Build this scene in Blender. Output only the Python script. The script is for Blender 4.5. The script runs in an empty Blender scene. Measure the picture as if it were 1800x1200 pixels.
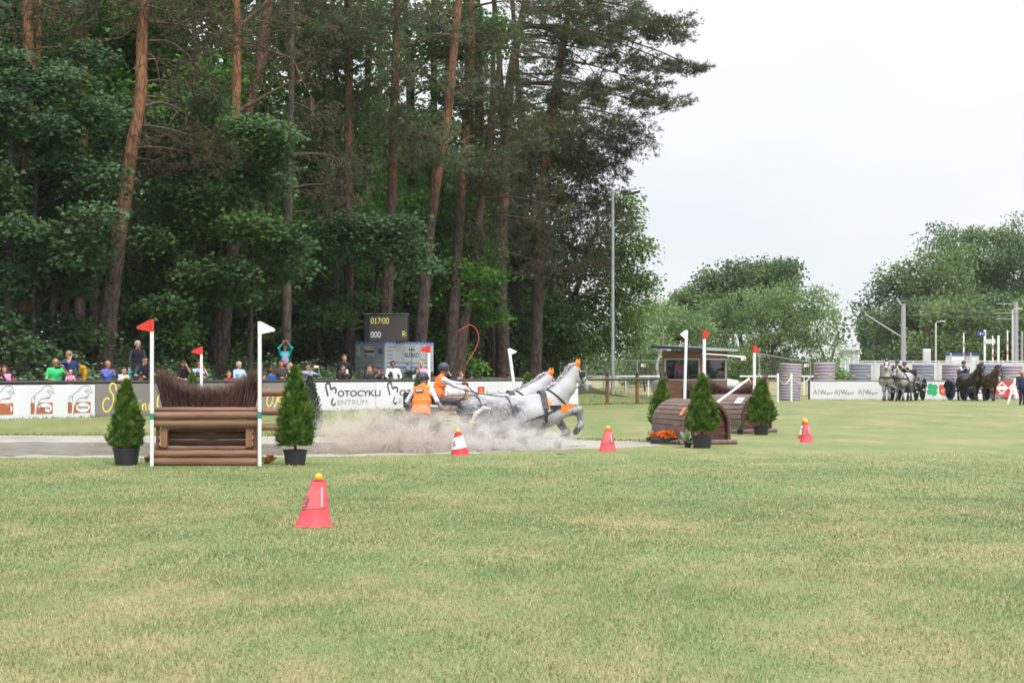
import bpy, bmesh, math, random
import numpy as np
from mathutils import Vector, Matrix, Euler
R = math.radians
scene = bpy.context.scene
COL = scene.collection

# ---------------------------------------------------------------- camera
CH, FPX, HZ = 1.6, 3000.0, 656.0          # eye height, focal length and horizon row in photo pixels
cam_d = bpy.data.cameras.new('camera')
cam_d.sensor_width = 36.0
cam_d.lens = 60.0
cam_d.shift_y = (HZ - 600.0) / 1800.0
cam_d.clip_end = 3000.0
cam = bpy.data.objects.new('camera', cam_d)
cam.location = (0, 0, CH)
cam.rotation_euler = (R(90), 0, 0)
COL.objects.link(cam)
scene.camera = cam

# ---------------------------------------------------------------- sky and sun (bright overcast)
SUN_EL, SUN_AZ = 52.0, 160.0               # sun behind the camera's right shoulder
world = bpy.data.worlds.new('World'); scene.world = world
world.use_nodes = True
wn, wl = world.node_tree.nodes, world.node_tree.links
wn.clear()
w_out = wn.new('ShaderNodeOutputWorld'); w_bg = wn.new('ShaderNodeBackground')
w_sky = wn.new('ShaderNodeTexSky'); w_sky.sky_type = 'NISHITA'; w_sky.sun_disc = False
w_sky.sun_elevation = R(SUN_EL); w_sky.sun_rotation = R(SUN_AZ)
w_tc = wn.new('ShaderNodeTexCoord')
w_sep = wn.new('ShaderNodeSeparateXYZ')
w_map = wn.new('ShaderNodeMapping'); w_map.inputs['Scale'].default_value = (1.0, 1.0, 3.2)
w_noise = wn.new('ShaderNodeTexNoise'); w_noise.inputs['Scale'].default_value = 2.3
w_noise.inputs['Detail'].default_value = 4; w_noise.inputs['Roughness'].default_value = 0.5
w_ramp = wn.new('ShaderNodeValToRGB')
w_ramp.color_ramp.elements[0].position = 0.36; w_ramp.color_ramp.elements[0].color = (6.8, 7.1, 7.55, 1)
w_ramp.color_ramp.elements[1].position = 0.60; w_ramp.color_ramp.elements[1].color = (7.8, 7.95, 8.1, 1)
w_mul = wn.new('ShaderNodeMath'); w_mul.operation = 'MULTIPLY_ADD'      # brighter towards the zenith, as an overcast sky is
w_mul.inputs[1].default_value = 2.6; w_mul.inputs[2].default_value = 1.0; w_mul.use_clamp = False
w_max = wn.new('ShaderNodeMath'); w_max.operation = 'MAXIMUM'; w_max.inputs[1].default_value = 0.0
w_vm = wn.new('ShaderNodeVectorMath'); w_vm.operation = 'SCALE'
w_mix = wn.new('ShaderNodeMix'); w_mix.data_type = 'RGBA'; w_mix.inputs[0].default_value = 0.93
w_bg.inputs['Strength'].default_value = 0.1
wl.new(w_tc.outputs['Generated'], w_map.inputs[0]); wl.new(w_map.outputs[0], w_noise.inputs['Vector'])
wl.new(w_noise.outputs['Fac'], w_ramp.inputs[0])
wl.new(w_tc.outputs['Generated'], w_sep.inputs[0]); wl.new(w_sep.outputs['Z'], w_max.inputs[0])
w_sq = wn.new('ShaderNodeMath'); w_sq.operation = 'POWER'; w_sq.inputs[1].default_value = 1.8
wl.new(w_max.outputs[0], w_sq.inputs[0]); wl.new(w_sq.outputs[0], w_mul.inputs[0])
wl.new(w_ramp.outputs[0], w_vm.inputs[0]); wl.new(w_mul.outputs[0], w_vm.inputs['Scale'])
wl.new(w_sky.outputs[0], w_mix.inputs[6]); wl.new(w_vm.outputs[0], w_mix.inputs[7])
wl.new(w_mix.outputs[2], w_bg.inputs['Color']); wl.new(w_bg.outputs[0], w_out.inputs['Surface'])

sun_d = bpy.data.lights.new('sun', 'SUN'); sun_d.energy = 1.9; sun_d.angle = R(14); sun_d.color = (1.0, 0.955, 0.88)
sun = bpy.data.objects.new('sun', sun_d); COL.objects.link(sun)
_az = R(SUN_AZ)
_sd = Vector((math.sin(_az) * math.cos(R(SUN_EL)), math.cos(_az) * math.cos(R(SUN_EL)), math.sin(R(SUN_EL))))
sun.rotation_euler = _sd.to_track_quat('Z', 'Y').to_euler()
sun.location = _sd * 100

vs = scene.view_settings
vs.view_transform = 'Standard'; vs.look = 'None'; vs.gamma = 1.0; vs.use_curve_mapping = False
vs.exposure = 0.3
scene.cycles.max_bounces = 7; scene.cycles.diffuse_bounces = 3; scene.cycles.glossy_bounces = 2
scene.cycles.transmission_bounces = 4; scene.cycles.transparent_max_bounces = 8; scene.cycles.volume_bounces = 4

rng = np.random.default_rng(7)
random.seed(7)

# ---------------------------------------------------------------- materials
MATS = {}
def srgb(r, g, b):
    f = lambda c: (c / 255 / 12.92) if c <= 10 else ((c / 255 + 0.055) / 1.055) ** 2.4
    return (f(r), f(g), f(b))
def mat(name, col, rough=0.6, col2=None, nscale=4.0, detail=4, lo=0.35, hi=0.65, bump=0.0, bscale=None,
        metal=0.0, spec=0.4, stretch=None, coords='Object', transl=0.0, island=0.0, emit=None, sheen=0.0):
    """principled material: colour, optional second colour by noise, optional bump, per-island value jitter"""
    if name in MATS: return MATS[name]
    m = bpy.data.materials.new(name); m.use_nodes = True
    nt = m.node_tree; N, L = nt.nodes, nt.links
    p = N['Principled BSDF']
    p.inputs['Roughness'].default_value = rough; p.inputs['Metallic'].default_value = metal
    p.inputs['Specular IOR Level'].default_value = spec
    p.inputs['Base Color'].default_value = (*col, 1)
    src = None
    tc = None
    if col2 is not None or bump:
        tc = N.new('ShaderNodeTexCoord'); mp = N.new('ShaderNodeMapping')
        if stretch: mp.inputs['Scale'].default_value = stretch
        if coords == 'World':
            g = N.new('ShaderNodeNewGeometry'); L.new(g.outputs['Position'], mp.inputs[0])
        else:
            L.new(tc.outputs[coords], mp.inputs[0])
    if col2 is not None:
        nz = N.new('ShaderNodeTexNoise'); nz.inputs['Scale'].default_value = nscale; nz.inputs['Detail'].default_value = detail
        L.new(mp.outputs[0], nz.inputs['Vector'])
        rp = N.new('ShaderNodeValToRGB')
        rp.color_ramp.elements[0].position = lo; rp.color_ramp.elements[0].color = (*col, 1)
        rp.color_ramp.elements[1].position = hi; rp.color_ramp.elements[1].color = (*col2, 1)
        L.new(nz.outputs['Fac'], rp.inputs[0]); src = rp.outputs[0]
    if island:
        g2 = N.new('ShaderNodeNewGeometry'); mr = N.new('ShaderNodeMapRange')
        mr.inputs['To Min'].default_value = 1 - island; mr.inputs['To Max'].default_value = 1 + island
        L.new(g2.outputs['Random Per Island'], mr.inputs['Value'])
        vm = N.new('ShaderNodeVectorMath'); vm.operation = 'SCALE'
        if src: L.new(src, vm.inputs[0])
        else: vm.inputs[0].default_value = col
        L.new(mr.outputs[0], vm.inputs['Scale']); src = vm.outputs[0]
    if src: L.new(src, p.inputs['Base Color'])
    if bump:
        nb = N.new('ShaderNodeTexNoise'); nb.inputs['Scale'].default_value = bscale or nscale * 3; nb.inputs['Detail'].default_value = 5
        L.new(mp.outputs[0], nb.inputs['Vector'])
        bp = N.new('ShaderNodeBump'); bp.inputs['Strength'].default_value = bump; bp.inputs['Distance'].default_value = 0.02
        L.new(nb.outputs['Fac'], bp.inputs['Height']); L.new(bp.outputs[0], p.inputs['Normal'])
    if transl:
        tr = N.new('ShaderNodeBsdfTranslucent'); mx = N.new('ShaderNodeMixShader'); mx.inputs[0].default_value = transl
        if src: L.new(src, tr.inputs['Color'])
        else: tr.inputs['Color'].default_value = (*col, 1)
        L.new(p.outputs[0], mx.inputs[1]); L.new(tr.outputs[0], mx.inputs[2]); L.new(mx.outputs[0], N['Material Output'].inputs['Surface'])
    if emit:
        p.inputs['Emission Color'].default_value = (*col, 1); p.inputs['Emission Strength'].default_value = emit
    MATS[name] = m
    return m
C = lambda r, g, b, **k: mat('paint_%d_%d_%d' % (r, g, b), srgb(r, g, b), **k)

# ---------------------------------------------------------------- object helpers
def link(o, parent=None):
    COL.objects.link(o)
    if parent is not None: o.parent = parent
    return o
def tag(o, label=None, cat=None, group=None, kind=None):
    if label: o['label'] = label
    if cat: o['category'] = cat
    if group: o['group'] = group
    if kind: o['kind'] = kind
    return o
def thing(name, label, cat, loc=(0, 0, 0), rz=0.0, group=None, rot=None):
    o = bpy.data.objects.new(name, None); o.empty_display_size = 0.2
    o.location = loc; o.rotation_euler = rot if rot else (0, 0, rz)
    COL.objects.link(o)
    return tag(o, label, cat, group)
def copy_tree(o, parent=None):
    c = o.copy(); COL.objects.link(c); c.parent = parent
    for ch in o.children: copy_tree(ch, c)
    return c
def dup(o, loc, rz=None, label=None, scale=None):
    c = copy_tree(o); c.location = loc
    if rz is not None: c.rotation_euler = (0, 0, rz)
    if label: c['label'] = label
    if scale: c.scale = (scale,) * 3 if isinstance(scale, (int, float)) else scale
    return c
def at(px, py, Y):
    return Vector(((px - 900) * Y / FPX, Y, CH - (py - HZ) * Y / FPX))
def xat(px, Y): return (px - 900) * Y / FPX

def frame_from(d):
    d = Vector(d).normalized()
    a = Vector((0, 0, 1)) if abs(d.z) < 0.9 else Vector((1, 0, 0))
    u = d.cross(a).normalized(); v = u.cross(d).normalized()
    return u, v

class MB:
    def __init__(s): s.v, s.f, s.m = [], [], []
    def add(s, vs_, fs_, m=0):
        b = len(s.v); s.v += [tuple(x) for x in vs_]
        s.f += [tuple(i + b for i in f) for f in fs_]; s.m += [m] * len(fs_)
        return s
    def box(s, c, d, m=0, rot=None, taper=1.0):
        x, y, z = d[0] / 2, d[1] / 2, d[2] / 2
        vs_ = [Vector((sx * x * (taper if sz > 0 else 1), sy * y * (taper if sz > 0 else 1), sz * z)) for sz in (-1, 1) for sy in (-1, 1) for sx in (-1, 1)]
        if rot is not None: vs_ = [rot @ v for v in vs_]
        c = Vector(c)
        return s.add([v + c for v in vs_], [(0, 2, 3, 1), (4, 5, 7, 6), (0, 1, 5, 4), (2, 6, 7, 3), (0, 4, 6, 2), (1, 3, 7, 5)], m)
    def bbox(s, c, d, b=0.01, m=0, rot=None):
        """box with chamfered vertical and horizontal edges"""
        x, y, z = d[0] / 2, d[1] / 2, d[2] / 2; b = min(b, x * .9, y * .9, z * .9)
        ring = lambda i, zz: [Vector((sx, sy, zz)) for sx, sy in ((-x + i, -y + b), (-x + b, -y + i), (x - b, -y + i), (x - i, -y + b), (x - i, y - b), (x - b, y - i), (-x + b, y - i), (-x + i, y - b))]
        vs_ = ring(b * .6, -z) + ring(0, -z + b) + ring(0, z - b) + ring(b * .6, z)
        if rot is not None: vs_ = [rot @ v for v in vs_]
        fs_ = [tuple(reversed(range(8))), tuple(range(24, 32))]
        for k in range(3):
            for i in range(8): fs_.append((k * 8 + i, k * 8 + (i + 1) % 8, k * 8 + 8 + (i + 1) % 8, k * 8 + 8 + i))
        c = Vector(c)
        return s.add([v + c for v in vs_], fs_, m)
    def tube(s, pts, rad, n=8, m=0, caps=True, jitter=0.0):
        pts = [Vector(p) for p in pts]
        if not isinstance(rad, (list, tuple)): rad = [rad] * len(pts)
        vs_, fs_ = [], []
        u = None
        for i, p in enumerate(pts):
            d = (pts[min(i + 1, len(pts) - 1)] - pts[max(i - 1, 0)])
            if d.length < 1e-9: d = Vector((0, 0, 1))
            d.normalize()
            if u is None: u, _ = frame_from(d)
            u = (u - d * u.dot(d))
            if u.length < 1e-6: u, _ = frame_from(d)
            u.normalize(); v = d.cross(u)
            for k in range(n):
                a = 2 * math.pi * k / n; r = rad[i] * (1 + (random.uniform(-jitter, jitter) if jitter else 0))
                vs_.append(p + u * (math.cos(a) * r) + v * (math.sin(a) * r))
        for i in range(len(pts) - 1):
            for k in range(n):
                fs_.append((i * n + k, i * n + (k + 1) % n, (i + 1) * n + (k + 1) % n, (i + 1) * n + k))
        if caps:
            fs_.append(tuple(reversed(range(n)))); fs_.append(tuple(range((len(pts) - 1) * n, len(pts) * n)))
        return s.add(vs_, fs_, m)
    def lathe(s, prof, n=16, c=(0, 0, 0), m=0, rot=None):
        c = Vector(c); vs_, fs_ = [], []
        for r, z in prof:
            for k in range(n):
                a = 2 * math.pi * k / n; q = Vector((r * math.cos(a), r * math.sin(a), z))
                if rot is not None: q = rot @ q
                vs_.append(q + c)
        for i in range(len(prof) - 1):
            for k in range(n): fs_.append((i * n + k, i * n + (k + 1) % n, (i + 1) * n + (k + 1) % n, (i + 1) * n + k))
        if prof[0][0] > 1e-4: fs_.append(tuple(reversed(range(n))))
        if prof[-1][0] > 1e-4: fs_.append(tuple(range((len(prof) - 1) * n, len(prof) * n)))
        return s.add(vs_, fs_, m)
    def sphere(s, c, r, seg=12, rings=8, m=0, rot=None):
        if isinstance(r, (int, float)): r = (r, r, r)
        c = Vector(c); vs_, fs_ = [], []
        for i in range(rings + 1):
            t = math.pi * i / rings
            for k in range(seg):
                a = 2 * math.pi * k / seg
                q = Vector((r[0] * math.sin(t) * math.cos(a), r[1] * math.sin(t) * math.sin(a), -r[2] * math.cos(t)))
                if rot is not None: q = rot @ q
                vs_.append(q + c)
        for i in range(rings):
            for k in range(seg): fs_.append((i * seg + k, i * seg + (k + 1) % seg, (i + 1) * seg + (k + 1) % seg, (i + 1) * seg + k))
        return s.add(vs_, fs_, m)
    def prism(s, poly, y0, y1, m=0, xf=None):
        """polygon of (x, z) extruded from y0 (front) to y1"""
        n = len(poly); vs_ = [Vector((x, y0, z)) for x, z in poly] + [Vector((x, y1, z)) for x, z in poly]
        if xf is not None: vs_ = [xf @ v for v in vs_]
        fs_ = [tuple(range(n)), tuple(reversed(range(n, 2 * n)))]
        for i in range(n): fs_.append((i, i + n, (i + 1) % n + n, (i + 1) % n))
        return s.add(vs_, fs_, m)
    def strip(s, pts, w, t=0.006, m=0, side=None):
        """flat strap along pts; side = width direction"""
        pts = [Vector(p) for p in pts]; vs_, fs_ = [], []
        for i, p in enumerate(pts):
            d = (pts[min(i + 1, len(pts) - 1)] - pts[max(i - 1, 0)]).normalized()
            sd = Vector(side) if side is not None else frame_from(d)[0]
            sd = (sd - d * sd.dot(d)).normalized(); nn = d.cross(sd)
            for a, b in ((-1, -1), (1, -1), (1, 1), (-1, 1)): vs_.append(p + sd * (a * w / 2) + nn * (b * t / 2))
        for i in range(len(pts) - 1):
            for k in range(4): fs_.append((i * 4 + k, i * 4 + (k + 1) % 4, i * 4 + 4 + (k + 1) % 4, i * 4 + 4 + k))
        fs_ += [(3, 2, 1, 0), tuple(range(len(pts) * 4 - 4, len(pts) * 4))]
        return s.add(vs_, fs_, m)
    def build(s, name, mats, parent=None, smooth=40, loc=None):
        me = bpy.data.meshes.new(name)
        me.from_pydata(s.v, [], s.f)
        for mm in (mats if isinstance(mats, (list, tuple)) else [mats]): me.materials.append(mm)
        if any(s.m): me.polygons.foreach_set('material_index', s.m)
        bm = bmesh.new(); bm.from_mesh(me); bmesh.ops.recalc_face_normals(bm, faces=bm.faces); bm.to_mesh(me); bm.free()
        if smooth:
            me.polygons.foreach_set('use_smooth', [True] * len(me.polygons))
            me.set_sharp_from_angle(angle=R(smooth))
        me.update()
        o = bpy.data.objects.new(name, me)
        if loc is not None: o.location = loc
        return link(o, parent)

def np_mesh(name, V, loops, starts, totals, mats, parent=None, midx=None, smooth=False):
    me = bpy.data.meshes.new(name)
    me.vertices.add(len(V)); me.vertices.foreach_set('co', np.ascontiguousarray(V, dtype=np.float32).ravel())
    me.loops.add(len(loops)); me.loops.foreach_set('vertex_index', np.ascontiguousarray(loops, dtype=np.int32))
    me.polygons.add(len(starts)); me.polygons.foreach_set('loop_start', np.ascontiguousarray(starts, dtype=np.int32))
    me.polygons.foreach_set('loop_total', np.ascontiguousarray(totals, dtype=np.int32))
    if midx is not None: me.polygons.foreach_set('material_index', np.ascontiguousarray(midx, dtype=np.int32))
    if smooth: me.polygons.foreach_set('use_smooth', np.ones(len(starts), dtype=bool))
    for mm in (mats if isinstance(mats, (list, tuple)) else [mats]): me.materials.append(mm)
    me.update(calc_edges=True); me.validate()
    return link(bpy.data.objects.new(name, me), parent)
def np_poly(name, V, F, mats, parent=None, midx=None, smooth=False):
    F = np.asarray(F, dtype=np.int32); k = F.shape[1]; n = F.shape[0]
    return np_mesh(name, V, F.ravel(), np.arange(n) * k, np.full(n, k), mats, parent, midx, smooth)

def text_geo(body, size, shear=0.0, align='LEFT', spacing=1.0, bold=0.0, width=None):
    """letters as flat mesh data in the XZ plane: (verts, faces)"""
    cu = bpy.data.curves.new('lettering', 'FONT'); cu.body = body; cu.size = size; cu.shear = shear
    cu.align_x = align; cu.space_character = spacing; cu.offset = bold; cu.resolution_u = 3; cu.fill_mode = 'FRONT'
    o = bpy.data.objects.new('lettering', cu); COL.objects.link(o)
    dg = bpy.context.evaluated_depsgraph_get(); dg.update()
    me = bpy.data.meshes.new_from_object(o.evaluated_get(dg))
    v = [Vector((q.co.x, 0, q.co.y)) for q in me.vertices]; f = [tuple(p.vertices) for p in me.polygons]
    bpy.data.objects.remove(o); bpy.data.curves.remove(cu); bpy.data.meshes.remove(me)
    if width and v:
        x0, x1 = min(q.x for q in v), max(q.x for q in v); k = width / (x1 - x0)
        v = [Vector(((q.x - x0) * k, 0, q.z)) for q in v]
    return v, f

def ss(a, b, x):
    t = np.clip((np.asarray(x, dtype=float) - a) / (b - a), 0, 1); return t * t * (3 - 2 * t)
# ================================================================ GROUND
FD = Vector((0.6055, 0.7958, 0)); FN = Vector((-0.7958, 0.6055, 0))      # rail fence direction / away side
F0 = Vector((-14.7, 49.0, 0)); FROT = math.atan2(FD.y, FD.x)
PIT = np.array([(-26, 31.6), (-9.7, 32.3), (-6.6, 32.5), (-3.3, 33.0), (-1.5, 33.9), (0.0, 35.0), (1.4, 36.2), (2.6, 37.2), (3.35, 38.1), (3.55, 39.2), (2.9, 40.3),
                (1.4, 41.3), (-1.2, 42.3), (-4, 43.2), (-8, 43.9), (-13.2, 44.2), (-26, 44.4)], dtype=float)
def poly_sd(px, py, poly):
    """signed distance, negative inside"""
    px = np.asarray(px, dtype=float); py = np.asarray(py, dtype=float)
    d = np.full(px.shape, 1e9); inside = np.zeros(px.shape, dtype=bool)
    n = len(poly)
    for i in range(n):
        ax, ay = poly[i]; bx, by = poly[(i + 1) % n]
        ex, ey = bx - ax, by - ay
        t = np.clip(((px - ax) * ex + (py - ay) * ey) / (ex * ex + ey * ey), 0, 1)
        d = np.minimum(d, np.hypot(px - ax - t * ex, py - ay - t * ey))
        c = ((ay > py) != (by > py))
        with np.errstate(divide='ignore', invalid='ignore'):
            xi = (bx - ax) * (py - ay) / (by - ay + 1e-12) + ax
        inside ^= c & (px < xi)
    return np.where(inside, -d, d)
def wob(x, y, s=1.0):
    return (np.sin(x * 1.9 * s + 1.3 * np.sin(y * 1.1 * s)) + np.sin(y * 2.7 * s + x * 0.7 * s + 2) * .7 + np.sin(x * 4.3 * s - y * 3.1 * s) * .45)
def gz_base(x, y):
    x = np.asarray(x, dtype=float); y = np.asarray(y, dtype=float)
    w = ss(-6, 8, x - (y - 49) * 0.25)
    z = 0.28 * ss(44.3, 49.3, y) * (1 - w) + 0.20 * ss(46, 84, y) * w
    t = (x - F0.x) * FN.x + (y - F0.y) * FN.y; s_ = (x - F0.x) * FD.x + (y - F0.y) * FD.y
    z = z + 1.15 * ss(0.6, 8, t) * (1 - ss(34, 46, s_)) * (y > 40)
    z = z + 0.9 * ss(96, 125, y) * ss(4, 14, x)
    return z
def gz_a(x, y):
    x = np.asarray(x, dtype=float); y = np.asarray(y, dtype=float)
    sd = poly_sd(x, y, PIT) + 0.10 * wob(x, y)
    dip = -0.07 * ss(0, -2.0, sd) - 0.32 * ss(-2.2, -4.2, sd)
    dip = dip + 0.012 * wob(x, y, 2.3) * ss(0, -.5, sd)
    return gz_base(x, y) + dip
def gz(x, y): return float(gz_a(np.array([x]), np.array([y]))[0])
WATER_Z = -0.085

xs = np.concatenate([[-600, -300, -160, -100, -70, -50, -40, -34], np.arange(-30, -22, 1.0), np.arange(-22, 8, 0.22), np.arange(8, 40, 1.0), [40, 46, 54, 64, 80, 110, 160, 300, 600]])
ys = np.concatenate([[-60, -20, 0, 4], np.arange(7, 28, 1.0), np.arange(28, 52, 0.22), np.arange(52, 100, 1.0), [100, 104, 108, 113, 119, 126, 135, 150, 180, 230, 320, 500, 800]])
GX, GY = np.meshgrid(xs, ys, indexing='ij')
GZ = gz_a(GX, GY)
nx_, ny_ = GX.shape
idx = np.arange(nx_ * ny_).reshape(nx_, ny_)
quads = np.stack([idx[:-1, :-1], idx[1:, :-1], idx[1:, 1:], idx[:-1, 1:]], -1).reshape(-1, 4)
V = np.stack([GX, GY, GZ], -1).reshape(-1, 3)
cen = V[quads].mean(1)
in_pit = (poly_sd(cen[:, 0], cen[:, 1], PIT) + 0.10 * wob(cen[:, 0], cen[:, 1])) < 0

def grass_nodes(name, blade=False):
    m = bpy.data.materials.new(name); m.use_nodes = True
    nt = m.node_tree; N, L = nt.nodes, nt.links; p = N['Principled BSDF']
    p.inputs['Roughness'].default_value = 0.75; p.inputs['Specular IOR Level'].default_value = 0.25
    g = N.new('ShaderNodeNewGeometry')
    def noise(scale, det, st):
        mp = N.new('ShaderNodeMapping'); mp.inputs['Scale'].default_value = st; L.new(g.outputs['Position'], mp.inputs[0])
        z = N.new('ShaderNodeTexNoise'); z.inputs['Scale'].default_value = scale; z.inputs['Detail'].default_value = det; L.new(mp.outputs[0], z.inputs['Vector'])
        return z.outputs['Fac']
    a = noise(0.50, 7, (1.25, 0.62, 0)); b = noise(2.4, 5, (1.3, 0.6, 0)); c = noise(26, 3, (1, 1, 0.3)); d = noise(0.12, 3, (0.8, 1.0, 0))
    def math_(op, x, y):
        q = N.new('ShaderNodeMath'); q.operation = op
        for i, w in enumerate((x, y)):
            if isinstance(w, (int, float)): q.inputs[i].default_value = w
            else: L.new(w, q.inputs[i])
        return q.outputs[0]
    f = math_('ADD', math_('MULTIPLY', a, 0.62), math_('MULTIPLY', b, 0.36))
    f = math_('ADD', f, math_('MULTIPLY', math_('SUBTRACT', c, 0.5), 0.34))
    sy = N.new('ShaderNodeSeparateXYZ'); L.new(g.outputs['Position'], sy.inputs[0])       # the better watered strip in front of the jumps is greener
    wy = math_('MULTIPLY', math_('SUBTRACT', sy.outputs['Y'], 25), .16); f = math_('SUBTRACT', f, math_('DIVIDE', .075, math_('ADD', 1, math_('MULTIPLY', wy, wy))))
    rp = N.new('ShaderNodeValToRGB'); e = rp.color_ramp.elements
    e[0].position = 0.36; e[0].color = (0.121, 0.170, 0.054, 1)
    e[1].position = 0.70; e[1].color = (0.330, 0.260, 0.139, 1)
    x1 = e.new(0.46); x1.color = (0.169, 0.193, 0.067, 1)
    x2 = e.new(0.57); x2.color = (0.247, 0.220, 0.095, 1)
    if blade:
        f = math_('ADD', f, math_('MULTIPLY', math_('SUBTRACT', g.outputs['Random Per Island'], 0.5), 0.20))
    L.new(f, rp.inputs[0])
    mx = N.new('ShaderNodeMix'); mx.data_type = 'RGBA'; mx.blend_type = 'MIX'
    r2 = N.new('ShaderNodeMapRange'); r2.inputs['From Min'].default_value = 0.45; r2.inputs['From Max'].default_value = 0.68
    r2.inputs['To Max'].default_value = 0.45
    L.new(d, r2.inputs['Value']); L.new(r2.outputs[0], mx.inputs[0]); L.new(rp.outputs[0], mx.inputs[6]); mx.inputs[7].default_value = (0.130, 0.192, 0.062, 1)
    col = mx.outputs[2]
    if blade:                                  # some bleached dry blades among the green ones
        gt = math_('GREATER_THAN', math_('ADD', g.outputs['Random Per Island'], math_('MULTIPLY', f, .25)), 0.98); m2 = N.new('ShaderNodeMix'); m2.data_type = 'RGBA'
        L.new(gt, m2.inputs[0]); L.new(col, m2.inputs[6]); m2.inputs[7].default_value = (.50, .44, .29, 1); col = m2.outputs[2]
    if blade: vm = N.new('ShaderNodeVectorMath'); vm.operation = 'SCALE'; vm.inputs['Scale'].default_value = 1.12; L.new(col, vm.inputs[0]); col = vm.outputs[0]
    L.new(col, p.inputs['Base Color'])
    if blade:
        tr = N.new('ShaderNodeBsdfTranslucent'); L.new(col, tr.inputs['Color'])
        ms = N.new('ShaderNodeMixShader'); ms.inputs[0].default_value = 0.3
        L.new(p.outputs[0], ms.inputs[1]); L.new(tr.outputs[0], ms.inputs[2]); L.new(ms.outputs[0], N['Material Output'].inputs['Surface'])
    else:
        bp = N.new('ShaderNodeBump'); bp.inputs['Strength'].default_value = 0.5; bp.inputs['Distance'].default_value = 0.02
        L.new(c, bp.inputs['Height']); L.new(bp.outputs[0], p.inputs['Normal'])
    return m
GRASS = grass_nodes('mown_grass'); BLADE = grass_nodes('grass_blade', True)
tag(np_poly('ground', V, quads[~in_pit], GRASS, smooth=True), kind='structure')
SAND = mat('damp_sand', (0.36, 0.325, 0.285), 0.9, (0.26, 0.235, 0.20), nscale=0.8, detail=8, lo=0.38, hi=0.66, bump=0.7, bscale=9.0, coords='World')
tag(np_poly('sand_pit', V, quads[in_pit], SAND, smooth=True), kind='structure')

# water in the pit, stirred into low ridges
wx = np.arange(-26, 3.4, 0.16); wy = np.arange(33.4, 42.6, 0.12)
WX, WY = np.meshgrid(wx, wy, indexing='ij')
churn = ss(-7, -3.5, WX)
WZ = WATER_Z + (0.006 + 0.022 * churn) * np.sin(WY * 4.1 + 1.2 * np.sin(WX * 1.3)) * np.sin(WX * 2.3 + WY) + (0.004 + 0.016 * churn) * np.sin(WX * 7.1 + WY * 9.3)
wi = np.arange(WX.size).reshape(WX.shape)
wq = np.stack([wi[:-1, :-1], wi[1:, :-1], wi[1:, 1:], wi[:-1, 1:]], -1).reshape(-1, 4)
wv = np.stack([WX, WY, WZ], -1).reshape(-1, 3); wc = wv[wq].mean(1)
wk = (poly_sd(wc[:, 0], wc[:, 1], PIT) < -1.2)
WATER = mat('murky_water', (0.19, 0.165, 0.135), 0.24, (0.26, 0.23, 0.195), nscale=1.2, bump=0.7, bscale=7.0, coords='World', spec=0.5)
tag(np_poly('water', wv, wq[wk], WATER, smooth=True), kind='structure')

# woodland floor: litter under the trees behind the rail fence
fx, fy = np.meshgrid(np.arange(0, 1.0001, 1 / 40), np.arange(0, 1.0001, 1 / 20), indexing='ij')
s_ = -40 + fx * 77; t_ = 3.4 + fy * 46.6 + 0.5 * wob(s_ * .6, fy * 9)
FX = F0.x + FD.x * s_ + FN.x * t_; FY = F0.y + FD.y * s_ + FN.y * t_
fz = gz_a(FX, FY) + 0.02
fi = np.arange(FX.size).reshape(FX.shape)
fq = np.stack([fi[:-1, :-1], fi[1:, :-1], fi[1:, 1:], fi[:-1, 1:]], -1).reshape(-1, 4)
LITTER = mat('leaf_litter', (0.045, 0.04, 0.022), 0.95, (0.035, 0.055, 0.018), nscale=0.9, detail=6, bump=0.5, coords='World')
tag(np_poly('forest_floor', np.stack([FX, FY, fz], -1).reshape(-1, 3), fq, LITTER, smooth=True), kind='structure')

# dry meadow beyond the wire fence
MEADOW = mat('dry_meadow', (0.30, 0.235, 0.115), 0.9, (0.20, 0.19, 0.075), nscale=0.15, detail=7, bump=0.4, coords='World')
mxs = np.linspace(-2, 110, 40); mys = np.array([100, 104, 109, 116, 125, 136, 150, 170, 200])
MX, MY = np.meshgrid(mxs, mys, indexing='ij'); mi = np.arange(MX.size).reshape(MX.shape)
mq = np.stack([mi[:-1, :-1], mi[1:, :-1], mi[1:, 1:], mi[:-1, 1:]], -1).reshape(-1, 4)
tag(np_poly('meadow', np.stack([MX, MY, gz_a(MX, MY) + 0.03], -1).reshape(-1, 3), mq, MEADOW, smooth=True), kind='structure')

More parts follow.
